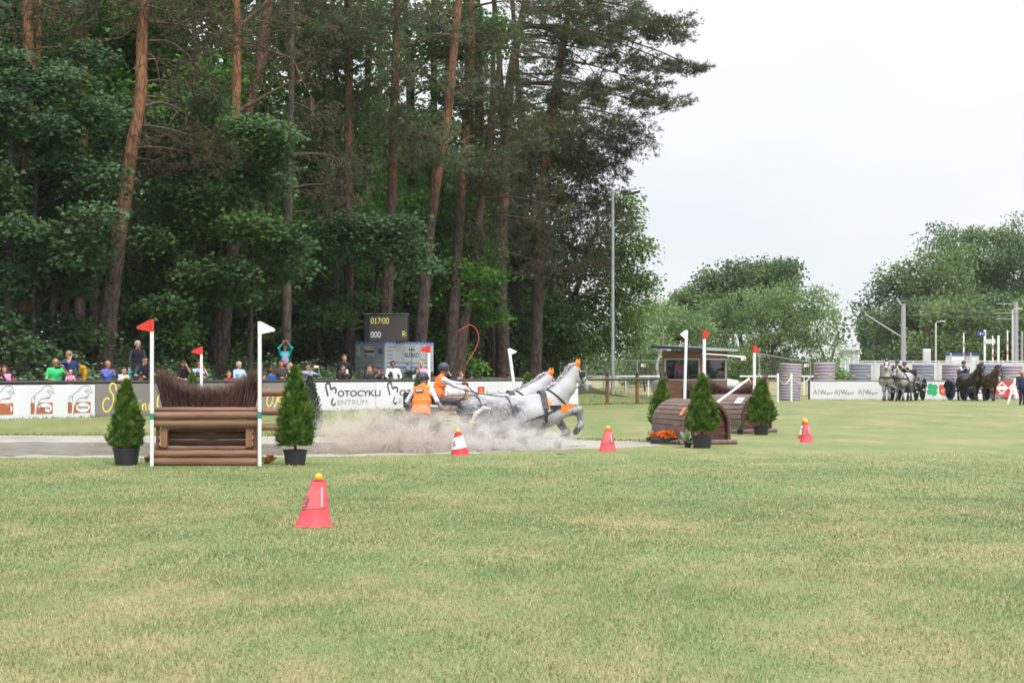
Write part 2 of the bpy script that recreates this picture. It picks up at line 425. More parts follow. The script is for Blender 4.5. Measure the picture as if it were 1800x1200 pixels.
# ---- grass blades on the near part of the field (nobody could count them)
def blades(name, y0, y1, dens, h0, h1, wdt, segs):
    r = np.random.default_rng(int(y0 * 10))
    xm = 0.305 * y1 + 4.6
    n = int(2 * xm * (y1 - y0) * dens)
    x = r.uniform(-xm, xm, n); y = r.uniform(y0, y1, n)
    k = (r.uniform(0, 1, n) < np.clip((35.5 - y) / 9.0, 0, 1)) & (r.uniform(0, 1, n) < np.clip((0.305 * y + 4.6 - np.abs(x)) / 4.2, 0, 1)) & (poly_sd(x, y, PIT) + 0.10 * wob(x, y) > 0.0); x, y = x[k], y[k]; n = len(x)
    z = gz_base(x, y) - 0.002
    a = r.uniform(0, 2 * np.pi, n); tl = r.normal(0.75, 0.45, n); ta = r.uniform(0, 2 * np.pi, n)
    clump = 0.75 + 0.25 * wob(x * 1.3, y * 1.3) / 2
    h = r.uniform(h0, h1, n) * clump
    w = wdt * r.uniform(0.7, 1.3, n)
    sx, sy = np.cos(a) * w / 2, np.sin(a) * w / 2
    lx, ly = np.cos(ta) * h * np.sin(tl), np.sin(ta) * h * np.sin(tl); lz = h * np.cos(tl).clip(.25, 1)
    b = np.stack([x, y, z], -1); sd = np.stack([sx, sy, 0 * sx], -1); tip = np.stack([lx, ly, lz], -1)
    if segs == 1:
        fl_ = (np.cross(2 * sd, tip + sd)[:, 1] > 0)[:, None]; sd = np.where(fl_, -sd, sd)
        V_ = np.stack([b - sd, b + sd, b + tip], 1).reshape(-1, 3); F_ = np.arange(3 * n).reshape(n, 3)
        o = np_poly(name, V_, F_, BLADE)
        nr = np.repeat(np.stack([.25 * np.cos(a), .25 * np.sin(a) - .2, np.ones(n)], -1), 3, axis=0); nr /= np.linalg.norm(nr, axis=1, keepdims=True)
        o.data.normals_split_custom_set_from_vertices(nr.tolist())
    else:
        mid = tip * np.array([.38, .38, .62])
        V_ = np.stack([b - sd, b + sd, b + mid + sd * .8, b + mid - sd * .8, b + tip], 1).reshape(-1, 3)
        q = np.arange(n) * 5
        F_ = np.concatenate([np.stack([q, q + 1, q + 2], -1), np.stack([q, q + 2, q + 3], -1), np.stack([q + 3, q + 2, q + 4], -1)])
        o = np_poly(name, V_, F_, BLADE)
    return tag(o, 'short mown grass of the arena field, green with straw coloured patches', 'grass', kind='stuff')
blades('grass', 7.4, 14, 2700, 0.02, 0.056, 0.0055, 1)
blades('grass', 14, 22, 1300, 0.022, 0.05, 0.0095, 1)
blades('grass', 22, 35, 420, 0.025, 0.055, 0.013, 1)
# longer unmown fringe at the back edge of the pit and along the foot of the rail fence
def fringe(name, pts, w, dens, h0, h1, m, label):
    r = np.random.default_rng(len(pts) + 31)
    xs_, ys_ = [], []
    for (ax, ay), (bx, by) in zip(pts[:-1], pts[1:]):
        n = int(math.hypot(bx - ax, by - ay) * w * dens); t = r.uniform(0, 1, n); o_ = r.normal(0, w / 2.4, n)
        L_ = math.hypot(bx - ax, by - ay)
        xs_.append(ax + (bx - ax) * t - (by - ay) / L_ * o_); ys_.append(ay + (by - ay) * t + (bx - ax) / L_ * o_)
    x = np.concatenate(xs_); y = np.concatenate(ys_); n = len(x); z = gz_base(x, y)
    a = r.uniform(0, 2 * np.pi, n); h = r.uniform(h0, h1, n) * (0.8 + .3 * wob(x, y) / 2); wd = r.uniform(.012, .028, n); tl = r.normal(.35, .25, n)
    sd = np.stack([np.cos(a) * wd / 2, np.sin(a) * wd / 2, 0 * a], -1); b = np.stack([x, y, z], -1)
    ta = r.uniform(0, 2 * np.pi, n); tip = np.stack([np.cos(ta) * h * np.sin(tl), np.sin(ta) * h * np.sin(tl), h * np.cos(tl)], -1)
    return tag(np_poly(name, np.stack([b - sd, b + sd, b + tip], 1).reshape(-1, 3), np.arange(3 * n).reshape(n, 3), m), label, 'grass', kind='stuff')
GREEN2 = mat('lush_grass', (0.105, 0.185, 0.042), 0.7, (0.17, 0.20, 0.06), nscale=0.8, coords='World', transl=0.3, island=0.3)
fringe('grass_fringe', [(p[0], p[1] + .08) for p in PIT[9:][::-1]], 0.35, 320, 0.05, 0.13, GREEN2, 'ragged grass fringe along the back bank of the sand pit')
fl = [(F0.x + FD.x * s - FN.x * .06, F0.y + FD.y * s - FN.y * .06) for s in np.linspace(-3, 36, 14)]
fringe('fence_grass', fl, 0.35, 260, 0.05, 0.16, GREEN2, 'unmown grass along the foot of the banner fence')
fringe('fence_grass', [(15.8, 90.7), (34, 90.7)], 0.5, 90, 0.05, 0.15, GREEN2, 'unmown grass along the foot of the far banner fence')
# ================================================================ FOLIAGE HELPERS
MAPLE = np.array([(0, 0, 0), (.52, .26, -.09), (.24, .52, 0), (0, 1.0, -.06), (-.24, .52, 0), (-.52, .26, -.09)], dtype=float)
OVAL = np.array([(0, 0, 0), (.3, .3, -.05), (.26, .7, -.05), (0, 1.0, -.02), (-.26, .7, -.05), (-.3, .3, -.05)], dtype=float)
QUADL = np.array([(0, 0, 0), (.4, .45, -.06), (0, 1.0, 0), (-.4, .45, -.06)], dtype=float)
LANCE = np.array([(0, 0, 0), (.24, .45, 0), (0, 1.0, -.03), (-.24, .45, 0)], dtype=float)
def leaves_np(P, Y, Nn, size, tpl):
    """place a leaf template at each P with tip direction Y and normal Nn"""
    Y = Y / (np.linalg.norm(Y, axis=1, keepdims=True) + 1e-9)
    X = np.cross(Y, Nn); X /= (np.linalg.norm(X, axis=1, keepdims=True) + 1e-9); Z = np.cross(X, Y)
    k = len(tpl)
    T = tpl[None, :, :] * size[:, None, None]
    V = P[:, None, :] + T[..., 0:1] * X[:, None, :] + T[..., 1:2] * Y[:, None, :] + T[..., 2:3] * Z[:, None, :]
    n = len(P)
    return V.reshape(-1, 3), n, k
def leaf_object(name, V, n, k, m, parent):
    return np_mesh(name, V, np.arange(n * k), np.arange(n) * k, np.full(n, k), m, parent)
def needles_np(P, D, length, r, nn=9, wid=0.016, spread=0.75):
    """tufts: nn thin triangles fanning round direction D at each P"""
    n = len(P); D = D / (np.linalg.norm(D, axis=1, keepdims=True) + 1e-9)
    d = D[:, None, :] + r.normal(0, spread * .62, (n, nn, 3)); d /= np.linalg.norm(d, axis=2, keepdims=True)
    q = r.normal(0, 1, (n, nn, 3)); sdv = np.cross(d, q); sdv /= (np.linalg.norm(sdv, axis=2, keepdims=True) + 1e-9)
    L_ = length[:, None, None] * r.uniform(.65, 1.15, (n, nn, 1))
    b = P[:, None, :] + d * L_ * 0.04
    V = np.stack([b - sdv * wid / 2, b + sdv * wid / 2, b + d * L_], 2)
    return V.reshape(-1, 3), n * nn, 3

def leafmat(name, c, c2, ns=0.5, isl=0.35, tr=0.3, lo=.4, hi=.62, rough=.55):
    return mat(name, c, rough, c2, nscale=ns, detail=5, lo=lo, hi=hi, transl=tr, island=isl, coords='World', spec=0.35)
L_MAPLE = leafmat('maple_leaf', (0.051, 0.109, 0.035), (0.088, 0.165, 0.044))
L_MAPLE_D = leafmat('maple_leaf_blue', (0.044, 0.098, 0.040), (0.077, 0.142, 0.048))
L_BRIGHT = leafmat('fresh_leaf', (0.084, 0.210, 0.034), (0.144, 0.300, 0.054))
L_EDGE = leafmat('edge_leaf', (0.095, 0.175, 0.040), (0.165, 0.255, 0.060))
L_WILLOW = leafmat('willow_leaf', (0.135, 0.225, 0.085), (0.225, 0.315, 0.130), ns=.25, tr=.35)
L_FAR = leafmat('far_leaf', (0.090, 0.160, 0.048), (0.155, 0.230, 0.070), ns=.12)
L_FAR2 = leafmat('far_leaf_dark', (0.055, 0.105, 0.042), (0.098, 0.160, 0.060), ns=.12)
L_NETTLE = leafmat('nettle_leaf', (0.150, 0.235, 0.120), (0.230, 0.320, 0.170), ns=.8)
N_PINE = leafmat('pine_needle', (0.071, 0.093, 0.046), (0.106, 0.127, 0.058), ns=.6, tr=.12, isl=.35)
N_BROWN = leafmat('browned_needle', (0.066, 0.064, 0.035), (0.125, 0.088, 0.048), ns=.9, tr=.12, isl=.4)
N_DUSK = leafmat('dusky_needle', (.056, .070, .035), (.098, .092, .047), ns=.9, tr=.12, isl=.4)
N_LIGHT = leafmat('pale_needle', (0.106, 0.131, 0.065), (0.156, 0.175, 0.088), ns=.9, tr=.12, isl=.3)
def bark(name, base, base2, top, top2, z0, z1):
    m = bpy.data.materials.new(name); m.use_nodes = True
    N, L = m.node_tree.nodes, m.node_tree.links; p = N['Principled BSDF']; p.inputs['Roughness'].default_value = .9; p.inputs['Specular IOR Level'].default_value = .2
    tc = N.new('ShaderNodeTexCoord'); mp = N.new('ShaderNodeMapping'); mp.inputs['Scale'].default_value = (1, 1, .28); L.new(tc.outputs['Object'], mp.inputs[0])
    nz = N.new('ShaderNodeTexNoise'); nz.inputs['Scale'].default_value = 9; nz.inputs['Detail'].default_value = 6; L.new(mp.outputs[0], nz.inputs['Vector'])
    vo = N.new('ShaderNodeTexVoronoi'); vo.inputs['Scale'].default_value = 7; vo.feature = 'DISTANCE_TO_EDGE'; L.new(mp.outputs[0], vo.inputs['Vector'])
    def ramp(a, b):
        r_ = N.new('ShaderNodeValToRGB'); r_.color_ramp.elements[0].position = .35; r_.color_ramp.elements[1].position = .68
        r_.color_ramp.elements[0].color = (*a, 1); r_.color_ramp.elements[1].color = (*b, 1); L.new(nz.outputs['Fac'], r_.inputs[0]); return r_.outputs[0]
    sp = N.new('ShaderNodeSeparateXYZ'); L.new(tc.outputs['Object'], sp.inputs[0])
    n2 = N.new('ShaderNodeTexNoise'); n2.inputs['Scale'].default_value = 1.4; L.new(tc.outputs['Object'], n2.inputs['Vector'])
    ad = N.new('ShaderNodeMath'); ad.operation = 'MULTIPLY_ADD'; ad.inputs[1].default_value = 2.4; L.new(n2.outputs['Fac'], ad.inputs[0]); L.new(sp.outputs['Z'], ad.inputs[2])
    mr = N.new('ShaderNodeMapRange'); mr.inputs['From Min'].default_value = z0 + 1.2; mr.inputs['From Max'].default_value = z1 + 1.2; L.new(ad.outputs[0], mr.inputs['Value'])
    mx = N.new('ShaderNodeMix'); mx.data_type = 'RGBA'; L.new(mr.outputs[0], mx.inputs[0]); L.new(ramp(base, base2), mx.inputs[6]); L.new(ramp(top, top2), mx.inputs[7])
    ck = N.new('ShaderNodeMapRange'); ck.inputs['From Max'].default_value = .12; ck.inputs['To Min'].default_value = .42; L.new(vo.outputs['Distance'], ck.inputs['Value']); sc_ = N.new('ShaderNodeVectorMath'); sc_.operation = 'SCALE'; L.new(mx.outputs[2], sc_.inputs[0]); L.new(ck.outputs[0], sc_.inputs['Scale'])      # dark furrows between the bark plates
    L.new(sc_.outputs[0], p.inputs['Base Color'])
    bp = N.new('ShaderNodeBump'); bp.inputs['Strength'].default_value = .9; bp.inputs['Distance'].default_value = .05
    ml = N.new('ShaderNodeMath'); ml.operation = 'MULTIPLY_ADD'; ml.inputs[1].default_value = .6; L.new(vo.outputs['Distance'], ml.inputs[0]); L.new(nz.outputs['Fac'], ml.inputs[2])
    L.new(ml.outputs[0], bp.inputs['Height']); L.new(bp.outputs[0], p.inputs['Normal'])
    return m
B_PINE = bark('pine_bark', (.062, .045, .037), (.135, .10, .086), (.21, .098, .052), (.33, .175, .10), 4.2, 7.0)
B_PINE_LO = bark('pine_bark_orange', (.12, .07, .048), (.2, .12, .08), (.22, .10, .052), (.34, .18, .10), 2.0, 5.0)
B_PINE_PK = bark('pine_bark_pinkish', (.07, .05, .042), (.135, .10, .085), (.17, .10, .07), (.26, .165, .12), 6.0, 9.0)
B_PINE_HI = bark('pine_bark_high', (.055, .040, .034), (.115, .086, .074), (.19, .09, .052), (.29, .155, .095), 7.0, 9.0)
B_GREY = bark('grey_bark', (.075, .06, .05), (.15, .125, .105), (.085, .07, .058), (.16, .135, .115), 5, 9)
B_LIMB = bark('limb_bark', (.085, .06, .048), (.17, .125, .105), (.12, .075, .055), (.21, .14, .11), 6, 12)
B_DARK = bark('dark_bark', (.045, .036, .03), (.085, .068, .056), (.05, .04, .033), (.09, .07, .058), 5, 9)
B_BIRCH = bark('birch_bark', (.10, .09, .08), (.55, .53, .50), (.25, .24, .22), (.62, .60, .57), 0.5, 2)

def bez(a, b, sag, n=5, out=None):
    a, b = Vector(a), Vector(b); m_ = (a + b) / 2 + Vector((0, 0, sag)) + (out if out else Vector())
    return [a * (1 - t) ** 2 + m_ * 2 * t * (1 - t) + b * t * t for t in [i / (n - 1) for i in range(n)]]
def smooth_path(pts, rad, n):
    """Catmull-Rom resample"""
    P = [Vector(p) for p in pts]; out, ro = [], []
    for i in range(len(P) - 1):
        p0, p1, p2, p3 = P[max(i - 1, 0)], P[i], P[i + 1], P[min(i + 2, len(P) - 1)]
        for k in range(n):
            t = k / n
            out.append(.5 * ((2 * p1) + (p2 - p0) * t + (2 * p0 - 5 * p1 + 4 * p2 - p3) * t * t + (3 * p1 - p0 - 3 * p2 + p3) * t ** 3))
            ro.append(rad[i] * (1 - t) + rad[i + 1] * t)
    out.append(P[-1]); ro.append(rad[-1])
    return out, ro

def make_tree(name, label, cat, trunk, trad, barkm, blobs, kind, lm, group=None, seed=1, limb=0.07, dead=None, twigs=True, flare=1.25, leaf=0.16, clump_n=26, dens=1.0, droop=0.5, nod=False):
    """trunk: world points base to top; blobs: (centre, (rx, ry, rz), number of clumps)"""
    r = np.random.default_rng(seed); random.seed(seed)
    base = Vector(trunk[0]); o = thing(name, label, cat, base, 0, group)
    loc = [Vector(p) - base for p in trunk]
    if flare: loc = [loc[0] - Vector((0, 0, .3)), loc[0] + (loc[1] - loc[0]).normalized() * .7] + loc[1:]; trad = [trad[0] * flare, trad[0]] + list(trad[1:])
    pts, rad = smooth_path(loc, trad, 6)
    pts = [p + Vector((random.uniform(-1, 1), random.uniform(-1, 1), 0)) * rad[i] * .07 for i, p in enumerate(pts)]
    MB().tube(pts, rad, 12, jitter=.05).build('trunk', barkm, o, smooth=60)
    br = MB(); P_, D_, S_ = [], [], []
    def trunk_pt(q, below):
        best = min(range(len(pts)), key=lambda i: (pts[i] - (q - Vector((0, 0, below)))).length_squared * 1.0)
        return pts[best], rad[best]
    for b in blobs:
        c, (rx, ry, rz), nc = Vector(b[0]) - base, b[1], max(1, int(b[2] * dens))
        tp, tr_ = trunk_pt(c, 0.6 if kind != 'pine' else -.1 * rx)
        L_ = (c - tp).length; r0 = min(tr_ * .75, limb * (0.5 + L_ * .12))
        limb_pts = bez(tp, c, L_ * (.10 if kind != 'pine' else .12), 6, Vector((random.uniform(-.1, .1), random.uniform(-.1, .1), 0)) * L_)
        if L_ > .5: br.tube(limb_pts, [r0 * (1 - .75 * i / 5) for i in range(6)], 6)
        for j in range(nc):
            u = r.normal(0, 1, 3); u /= np.linalg.norm(u); rr = r.uniform(.25, 1) ** .5
            q = Vector((u[0] * rx * rr, u[1] * ry * rr, u[2] * rz * rr)) + c
            if kind == 'pine':
                ax = (q - c); ax = ax.normalized() if ax.length > .05 else Vector((1, 0, 0))
                ln = r.uniform(.35, .8); d0 = Vector((ax.x, ax.y, ax.z * .4 + (.15 if not nod else -.35))).normalized()
                if twigs and j % 3 == 0: br.tube(bez(limb_pts[4] if random.random() < .5 else c, q, .05, 3), [r0 * .28 + .004, r0 * .16 + .003, .003], 3, caps=False)
                nt = int(r.integers(8, 15))
                tt = r.uniform(0, 1, nt)
                pp = np.array(q)[None] + np.array(d0)[None] * (tt[:, None] * ln) + r.normal(0, .10, (nt, 3)) * np.array([1, 1, .6])
                P_.append(pp); D_.append(np.array(d0)[None] * .8 + r.normal(0, .35, (nt, 3)) + np.array([0, 0, .45 if not nod else -.2])); S_.append(r.uniform(.6, 1.1, nt) * leaf)
            else:
                outw = Vector((u[0], u[1], 0)); outw = outw.normalized() if outw.length > .05 else Vector((1, 0, 0))
                cr = leaf * r.uniform(2.2, 4.2); nl = int(clump_n * r.uniform(.6, 1.4))
                if twigs and j % 4 == 0: br.tube(bez(limb_pts[4] if random.random() < .5 else c, q, .1, 3), [r0 * .28 + .006, r0 * .18 + .004, .003], 3, caps=False)
                g = np.clip(r.normal(0, 1, (nl, 3)), -1.7, 1.7) * np.array([cr * .62, cr * .62, cr * (.22 if kind == 'maple' else .45)])
                rad2 = np.hypot(g[:, 0], g[:, 1]); g[:, 2] -= droop * rad2 ** 2 / max(cr, .01) * .6
                pp = np.array(q)[None] + g
                outv = np.array(outw)[None] * .6 + np.stack([g[:, 0], g[:, 1], 0 * rad2], -1) / max(cr, .01) + r.normal(0, .35, (nl, 3))
                if kind == 'willow': outv[:, 2] += r.choice([-.5, .8], nl)
                else: outv[:, 2] -= .45 * droop * 2
                P_.append(pp); D_.append(outv); S_.append(r.uniform(.65, 1.2, nl) * leaf)
    if dead:
        for path, r0, nb in dead:
            pl = [Vector(p) - base for p in path]; pp, rr = smooth_path(pl, [r0 * (1 - .85 * i / (len(pl) - 1)) for i in range(len(pl))], 4)
            db = MB(); db.tube(pp, rr, 6)
            for _ in range(nb):
                i = random.randrange(len(pp) // 4, len(pp)); L_ = random.uniform(.3, 1.0)
                e = pp[i] + Vector((random.uniform(-1, 1), random.uniform(-.6, .6), random.uniform(-1, .35))) * L_
                e2 = e + Vector((random.uniform(-1, 1), random.uniform(-.6, .6), random.uniform(-1, .2))) * L_ * .6
                db.tube([pp[i], (pp[i] + e) / 2 + Vector((random.uniform(-.1, .1), 0, random.uniform(-.1, .1))), e, e2], [rr[i] * .5 + .005, rr[i] * .35 + .004,   .007, .004], 4, caps=False)
            db.build('bare_branch', B_LIMB, o, smooth=60)
    if br.v: br.build('branches', B_LIMB if kind == 'pine' else B_DARK, o, smooth=60)['kind'] = 'stuff'
    if P_:
        P = np.concatenate(P_); D = np.concatenate(D_); S = np.concatenate(S_)
        lms = lm if isinstance(lm, (list, tuple)) else [lm]
        if kind == 'pine': V, n, k = needles_np(P, D, S, r, nn=6, wid=.028 if leaf < .3 else .035)
        else:
            Nn = r.normal(0, .45, (len(P), 3)) + np.array([0, -.25, 1.0]) if kind == 'maple' else r.normal(0, 1, (len(P), 3)) + np.array([0, -.2, .5])
            tpl = {'maple': MAPLE, 'willow': LANCE, 'far': QUADL, 'oval': OVAL}[kind]
            V, n, k = leaves_np(P, D, Nn, S * (1.3 if kind == 'willow' else 1), tpl)
        leaf_object('crown', V, n, k, lms[0], o)
    return o
# ================================================================ WOOD BEHIND THE RAIL FENCE
def B(px, py, rx, ry, Y, n, dy=0.0):
    Yb = Y + dy; k = Yb / FPX
    return (at(px, py, Yb), (rx * k, max(rx, ry) * .8 * k, ry * k), n)
def fill(x0, y0, x1, y1, Y, step, n, seed, ry=.62, depth=1.6, skip=0.0):
    r = random.Random(seed); out = []
    nx = max(1, round((x1 - x0) / step)); ny = max(1, round((y1 - y0) / (step * .72)))
    for i in range(nx):
        for j in range(ny):
            if r.random() < skip: continue
            px = x0 + (i + .5 + r.uniform(-.62, .62)) * (x1 - x0) / nx; py = y0 + (j + .5 + r.uniform(-.62, .62)) * (y1 - y0) / ny
            s_ = step * r.uniform(.42, .86)
            out.append(B(px, py, s_, s_ * ry, Y, n, r.uniform(-depth, depth)))
    return out
def trunk_px(pl, Y, lean=0.0):
    """pl: (px, py, width px) base first; the base is dropped to the ground"""
    pts, rad = [], []
    for i, (px, py, w) in enumerate(pl):
        p = at(px, py, Y + lean * i)
        if i == 0: p.z = gz(p.x, p.y)
        pts.append(p); rad.append(w / 2 * Y / FPX)
    return pts, rad
def crown_top(px, Y, z0, z1, r, n, sd):
    """crown above the picture's upper edge, so that the wood shades itself as it should"""
    q = random.Random(sd)
    return [(Vector((xat(px, Y) + q.uniform(-r, r), Y + q.uniform(-r, r), q.uniform(z0, z1))), (1.5, 1.5, .7), n) for _ in range(7)]

def pine(label, pl, Y, blobs, bk=None, lm=N_PINE, seed=1, dead=None, dens=4.0, leaf=.228, nod=False, top=True, group='pines of the wood behind the banner fence', **kw):
    pts, rad = trunk_px(pl, Y)
    bl = list(blobs)
    if top: bl += crown_top(pl[-1][0], Y, pts[-1].z - .5, pts[-1].z + 4.5, 2.4, 5, seed)
    return make_tree('pine_tree', label, 'pine tree', pts, rad, bk or B_PINE, bl, 'pine', lm, group, seed, dead=dead, dens=dens, leaf=leaf, nod=nod, **kw)
def dpx(Y, *pts): return [at(x, y, Y) for x, y in pts]

Y = 58.0
pine('straight orange barked pine at the far left edge, lower trunk hidden by maple leaves', [(42, 650, 30), (46, 420, 24), (51, 250, 22), (50, 90, 20), (48, -60, 18)], Y,
     [B(95, 35, 50, 30, Y, 9), B(115, 85, 36, 20, Y, 6), B(15, 15, 40, 26, Y, 5), B(110, 20, 44, 26, Y, 7), B(20, 60, 26, 24, Y, 4)], B_PINE_LO, N_BROWN, 11, leaf=.15)
pine('thin pine stem standing close against the orange pine at far left', [(66, 650, 14), (62, 300, 11), (67, 100, 9), (70, -60, 8)], 59.5, [B(60, -30, 40, 20, 59.5, 6)], B_PINE_LO, N_BROWN, 12, leaf=.15, top=False)
pine('dark red pine pair stem showing between maple crowns right of the far left pine', [(140, 650, 20), (146, 300, 17), (150, 120, 15), (152, -60, 13)], 66, [B(165, -40, 50, 26, 66, 8)], B_PINE, N_PINE, 13, top=False)
pine('slim dark stem just right of the dark red pine between maple crowns', [(168, 650, 13), (164, 250, 9), (163, 60, 8), (160, -60, 7)], 67, [B(170, -50, 40, 26, 67, 6)], B_DARK, N_PINE, 14, top=False)
Y = 58.5
pine('tall leaning pine with orange upper trunk and long bare drooping limbs', [(176, 655, 39), (193, 530, 33), (208, 420, 29), (229, 280, 24), (247, 170, 22), (249, 90, 20), (256, -60, 17)], Y,
     [B(300, 25, 55, 26, Y, 10), B(355, 45, 60, 30, Y, 11), B(225, 42, 30, 22, Y, 5), B(320, 110, 44, 22, Y, 6), B(345, 150, 34, 22, Y, 6), B(395, 70, 40, 26, Y, 7), B(305, 245, 50, 20, Y, 7), B(280, 285, 40, 22, Y, 7), B(365, 250, 40, 22, Y, 7),
      B(390, 285, 40, 22, Y, 6), B(255, 20, 36, 20, Y, 6), B(330, 185, 34, 18, Y, 4)], B_PINE, N_BROWN, 15, leaf=.15,
     dead=[(dpx(Y, (257, 186), (290, 182), (340, 208), (385, 243)), .075, 9), (dpx(Y, (262, 72), (300, 75), (340, 108), (375, 160), (388, 215)), .055, 8), (dpx(Y, (250, 94), (272, 103), (282, 150), (290, 172)), .04, 4),
           (dpx(Y, (257, 225), (300, 240), (335, 265), (352, 300)), .05, 8), (dpx(Y, (240, 152), (250, 175), (255, 215), (262, 255), (300, 275)), .06, 7), (dpx(Y, (245, 40), (215, 65), (180, 75), (195, 110), (193, 145)), .035, 4),
           (dpx(Y, (228, 330), (243, 318), (258, 316)), .03, 2), (dpx(Y, (222, 420), (236, 416), (244, 414)), .035, 0), (dpx(Y, (232, 258), (218, 275), (216, 300)), .04, 2)])
Y = 62.5
pine('forked orange pine with long curved bare limbs rising behind the brush fence', [(378, 650, 35), (390, 520, 29), (401, 440, 24), (410, 300, 19), (414, 190, 17), (417, 60, 15), (410, -60, 13)], Y,
     [B(440, 250, 40, 26, Y, 6), B(455, 300, 46, 30, Y, 7), B(350, -20, 60, 24, Y, 8), B(480, 90, 50, 24, Y, 7), B(470, 40, 46, 26, Y, 8), B(440, 330, 40, 20, Y, 5), B(380, 10, 36, 22, Y, 6)], B_PINE, N_BROWN, 16, leaf=.15,
     dead=[(dpx(Y, (420, 52), (440, 30), (462, 12), (478, -14)), .11, 2), (dpx(Y, (416, 42), (440, 34), (470, 40), (490, 48)), .06, 5), (dpx(Y, (421, 74), (450, 78), (480, 92), (512, 104), (530, 140), (551, 180), (545, 215)), .055, 9), (dpx(Y, (420, 195), (450, 178), (490, 155), (520, 138)), .10, 4),
           (dpx(Y, (424, 108), (448, 118), (460, 140), (465, 160), (455, 185)), .04, 5), (dpx(Y, (405, 225), (418, 245), (440, 270), (460, 290)), .035, 6), (dpx(Y, (425, 300), (470, 285), (500, 275), (545, 270)), .05, 7)])
pine('pale leaning upper stem of a pine behind the forked orange pine', [(385, 650, 26), (410, 420, 22), (432, 215, 20), (456, 120, 18), (468, 40, 17), (482, -60, 15)], 66, [B(500, -40, 60, 26, 66, 8), B(470, 20, 30, 20, 66, 4)], B_PINE_PK, N_PINE, 17)
Y = 64.5
pine('grey scaly spruce like trunk behind the woman in the turquoise jacket, drooping thin branches', [(501, 650, 20), (504, 520, 17), (508, 360, 14), (512, 180, 10), (514, 0, 8), (514, -80, 6)], Y,
     [B(480, 130, 40, 30, Y, 5), B(545, 110, 44, 30, Y, 6), B(555, 200, 44, 40, Y, 6), B(480, 230, 36, 34, Y, 4), B(545, 300, 50, 40, Y, 6), B(590, 350, 40, 36, Y, 5), B(470, 60, 40, 30, Y, 5), B(540, 30, 50, 34, Y, 8), B(600, 280, 46, 44, Y, 6), B(620, 330, 36, 40, Y, 4)], B_GREY, N_BROWN, 18, leaf=.15, nod=True, top=False,
     dead=[(dpx(Y, (512, 372), (545, 372), (575, 385), (600, 405)), .03, 7), (dpx(Y, (513, 428), (530, 432), (542, 450), (548, 475)), .02, 4), (dpx(Y, (516, 335), (560, 345), (590, 360)), .025, 8)])
pine('dark slender trunk standing just left of the forked orange pine', [(335, 650, 15), (335, 560, 14), (336, 470, 12), (340, 330, 10), (342, -60, 8)], 65, [B(340, -60, 50, 20, 65, 6)], B_DARK, N_PINE, 19, top=False)
Y = 70.0
pine('pine with brown grey trunk standing left of the scoreboard', [(615, 650, 22), (614, 540, 19), (612, 380, 16), (613, 200, 15), (612, 60, 14), (610, -60, 13)], Y,
     [B(590, 50, 66, 40, Y, 12), B(555, 110, 50, 30, Y, 8), B(640, 110, 55, 34, Y, 10), B(600, 170, 46, 34, Y, 9), B(650, 190, 46, 30, Y, 8), B(570, 240, 40, 34, Y, 6), B(610, 255, 40, 26, Y, 6), B(560, 10, 50, 26, Y, 8), B(660, 20, 50, 30, Y, 8)] + fill(530, -30, 700, 130, Y - 1.5, 60, 5, 101) + fill(540, 130, 690, 300, Y - 1.5, 60, 5, 102, skip=.25), B_PINE_HI, N_PINE, 20,
     dead=[(dpx(Y, (611, 60), (580, 20), (556, 5)), .08, 4), (dpx(Y, (608, 75), (585, 50), (572, 20)), .06, 3)])
pine('pine trunk rising directly behind the scoreboard with a bare curved limb', [(674, 650, 24), (680, 520, 21), (688, 370, 18), (693, 180, 15), (697, 60, 13), (699, -60, 12)], 71,
     [B(725, 25, 44, 30, 71, 8), B(698, 150, 46, 14, 71, 7, -2), B(745, 130, 36, 24, 71, 6), B(720, 200, 40, 18, 71, 6, -2), B(690, 30, 40, 22, 71, 6, -2), B(670, 50, 40, 30, 71, 6), B(640, 60, 40, 26, 71, 6)], B_PINE_HI, N_PINE, 21,
     dead=[(dpx(71, (700, 136), (725, 130), (745, 130), (770, 138)), .07, 2), (dpx(71, (698, 85), (730, 72), (745, 71), (760, 72)), .05, 3), (dpx(71, (697, 190), (722, 178), (745, 188)), .035, 5)])
Y = 72.0
pine('leaning pine right of the scoreboard with a low pale green foliage sweep', [(735, 650, 25), (742, 560, 22), (752, 440, 20), (765, 330, 18), (785, 215, 17), (796, 110, 15), (806, 0, 13), (810, -60, 12)], Y,
     [B(690, 225, 36, 20, Y, 8, -2), B(735, 240, 46, 20, Y, 11, -2.4), B(780, 262, 46, 24, Y, 12, -2.4), B(745, 278, 50, 18, Y, 10, -2), B(770, 225, 30, 14, Y, 6, -2), B(805, 290, 28, 22, Y, 6), B(780, 60, 50, 26, Y, 7, -1.5), B(740, 20, 50, 26, Y, 6, -1.5), B(810, 150, 44, 26, Y, 6, -1.5)], B_PINE_HI, N_LIGHT, 22, leaf=.16,
     dead=[(dpx(Y, (655, 203), (690, 225), (740, 255)), .05, 6)])
pine('crooked pine behind the leaning one, dense dusky foliage at right of the wood', [(790, 655, 22), (800, 500, 19), (812, 330, 16), (822, 180, 15), (828, 60, 14), (826, -60, 13)], 75,
     [B(790, 40, 60, 34, 75, 11), B(860, 60, 50, 34, 75, 10), B(800, 130, 60, 34, 75, 11), B(860, 160, 60, 34, 75, 11), B(840, 230, 56, 36, 75, 10), B(800, 200, 40, 30, 75, 7), B(770, 90, 40, 30, 75, 7)] + fill(740, -30, 930, 130, 73.5, 64, 6, 103) + fill(760, 130, 930, 300, 73.5, 64, 6, 104, skip=.15), B_PINE_HI, N_PINE, 23,
     dead=[(dpx(75, (812, 75), (835, 105), (855, 118), (875, 130)), .045, 3)])
Y = 76.0
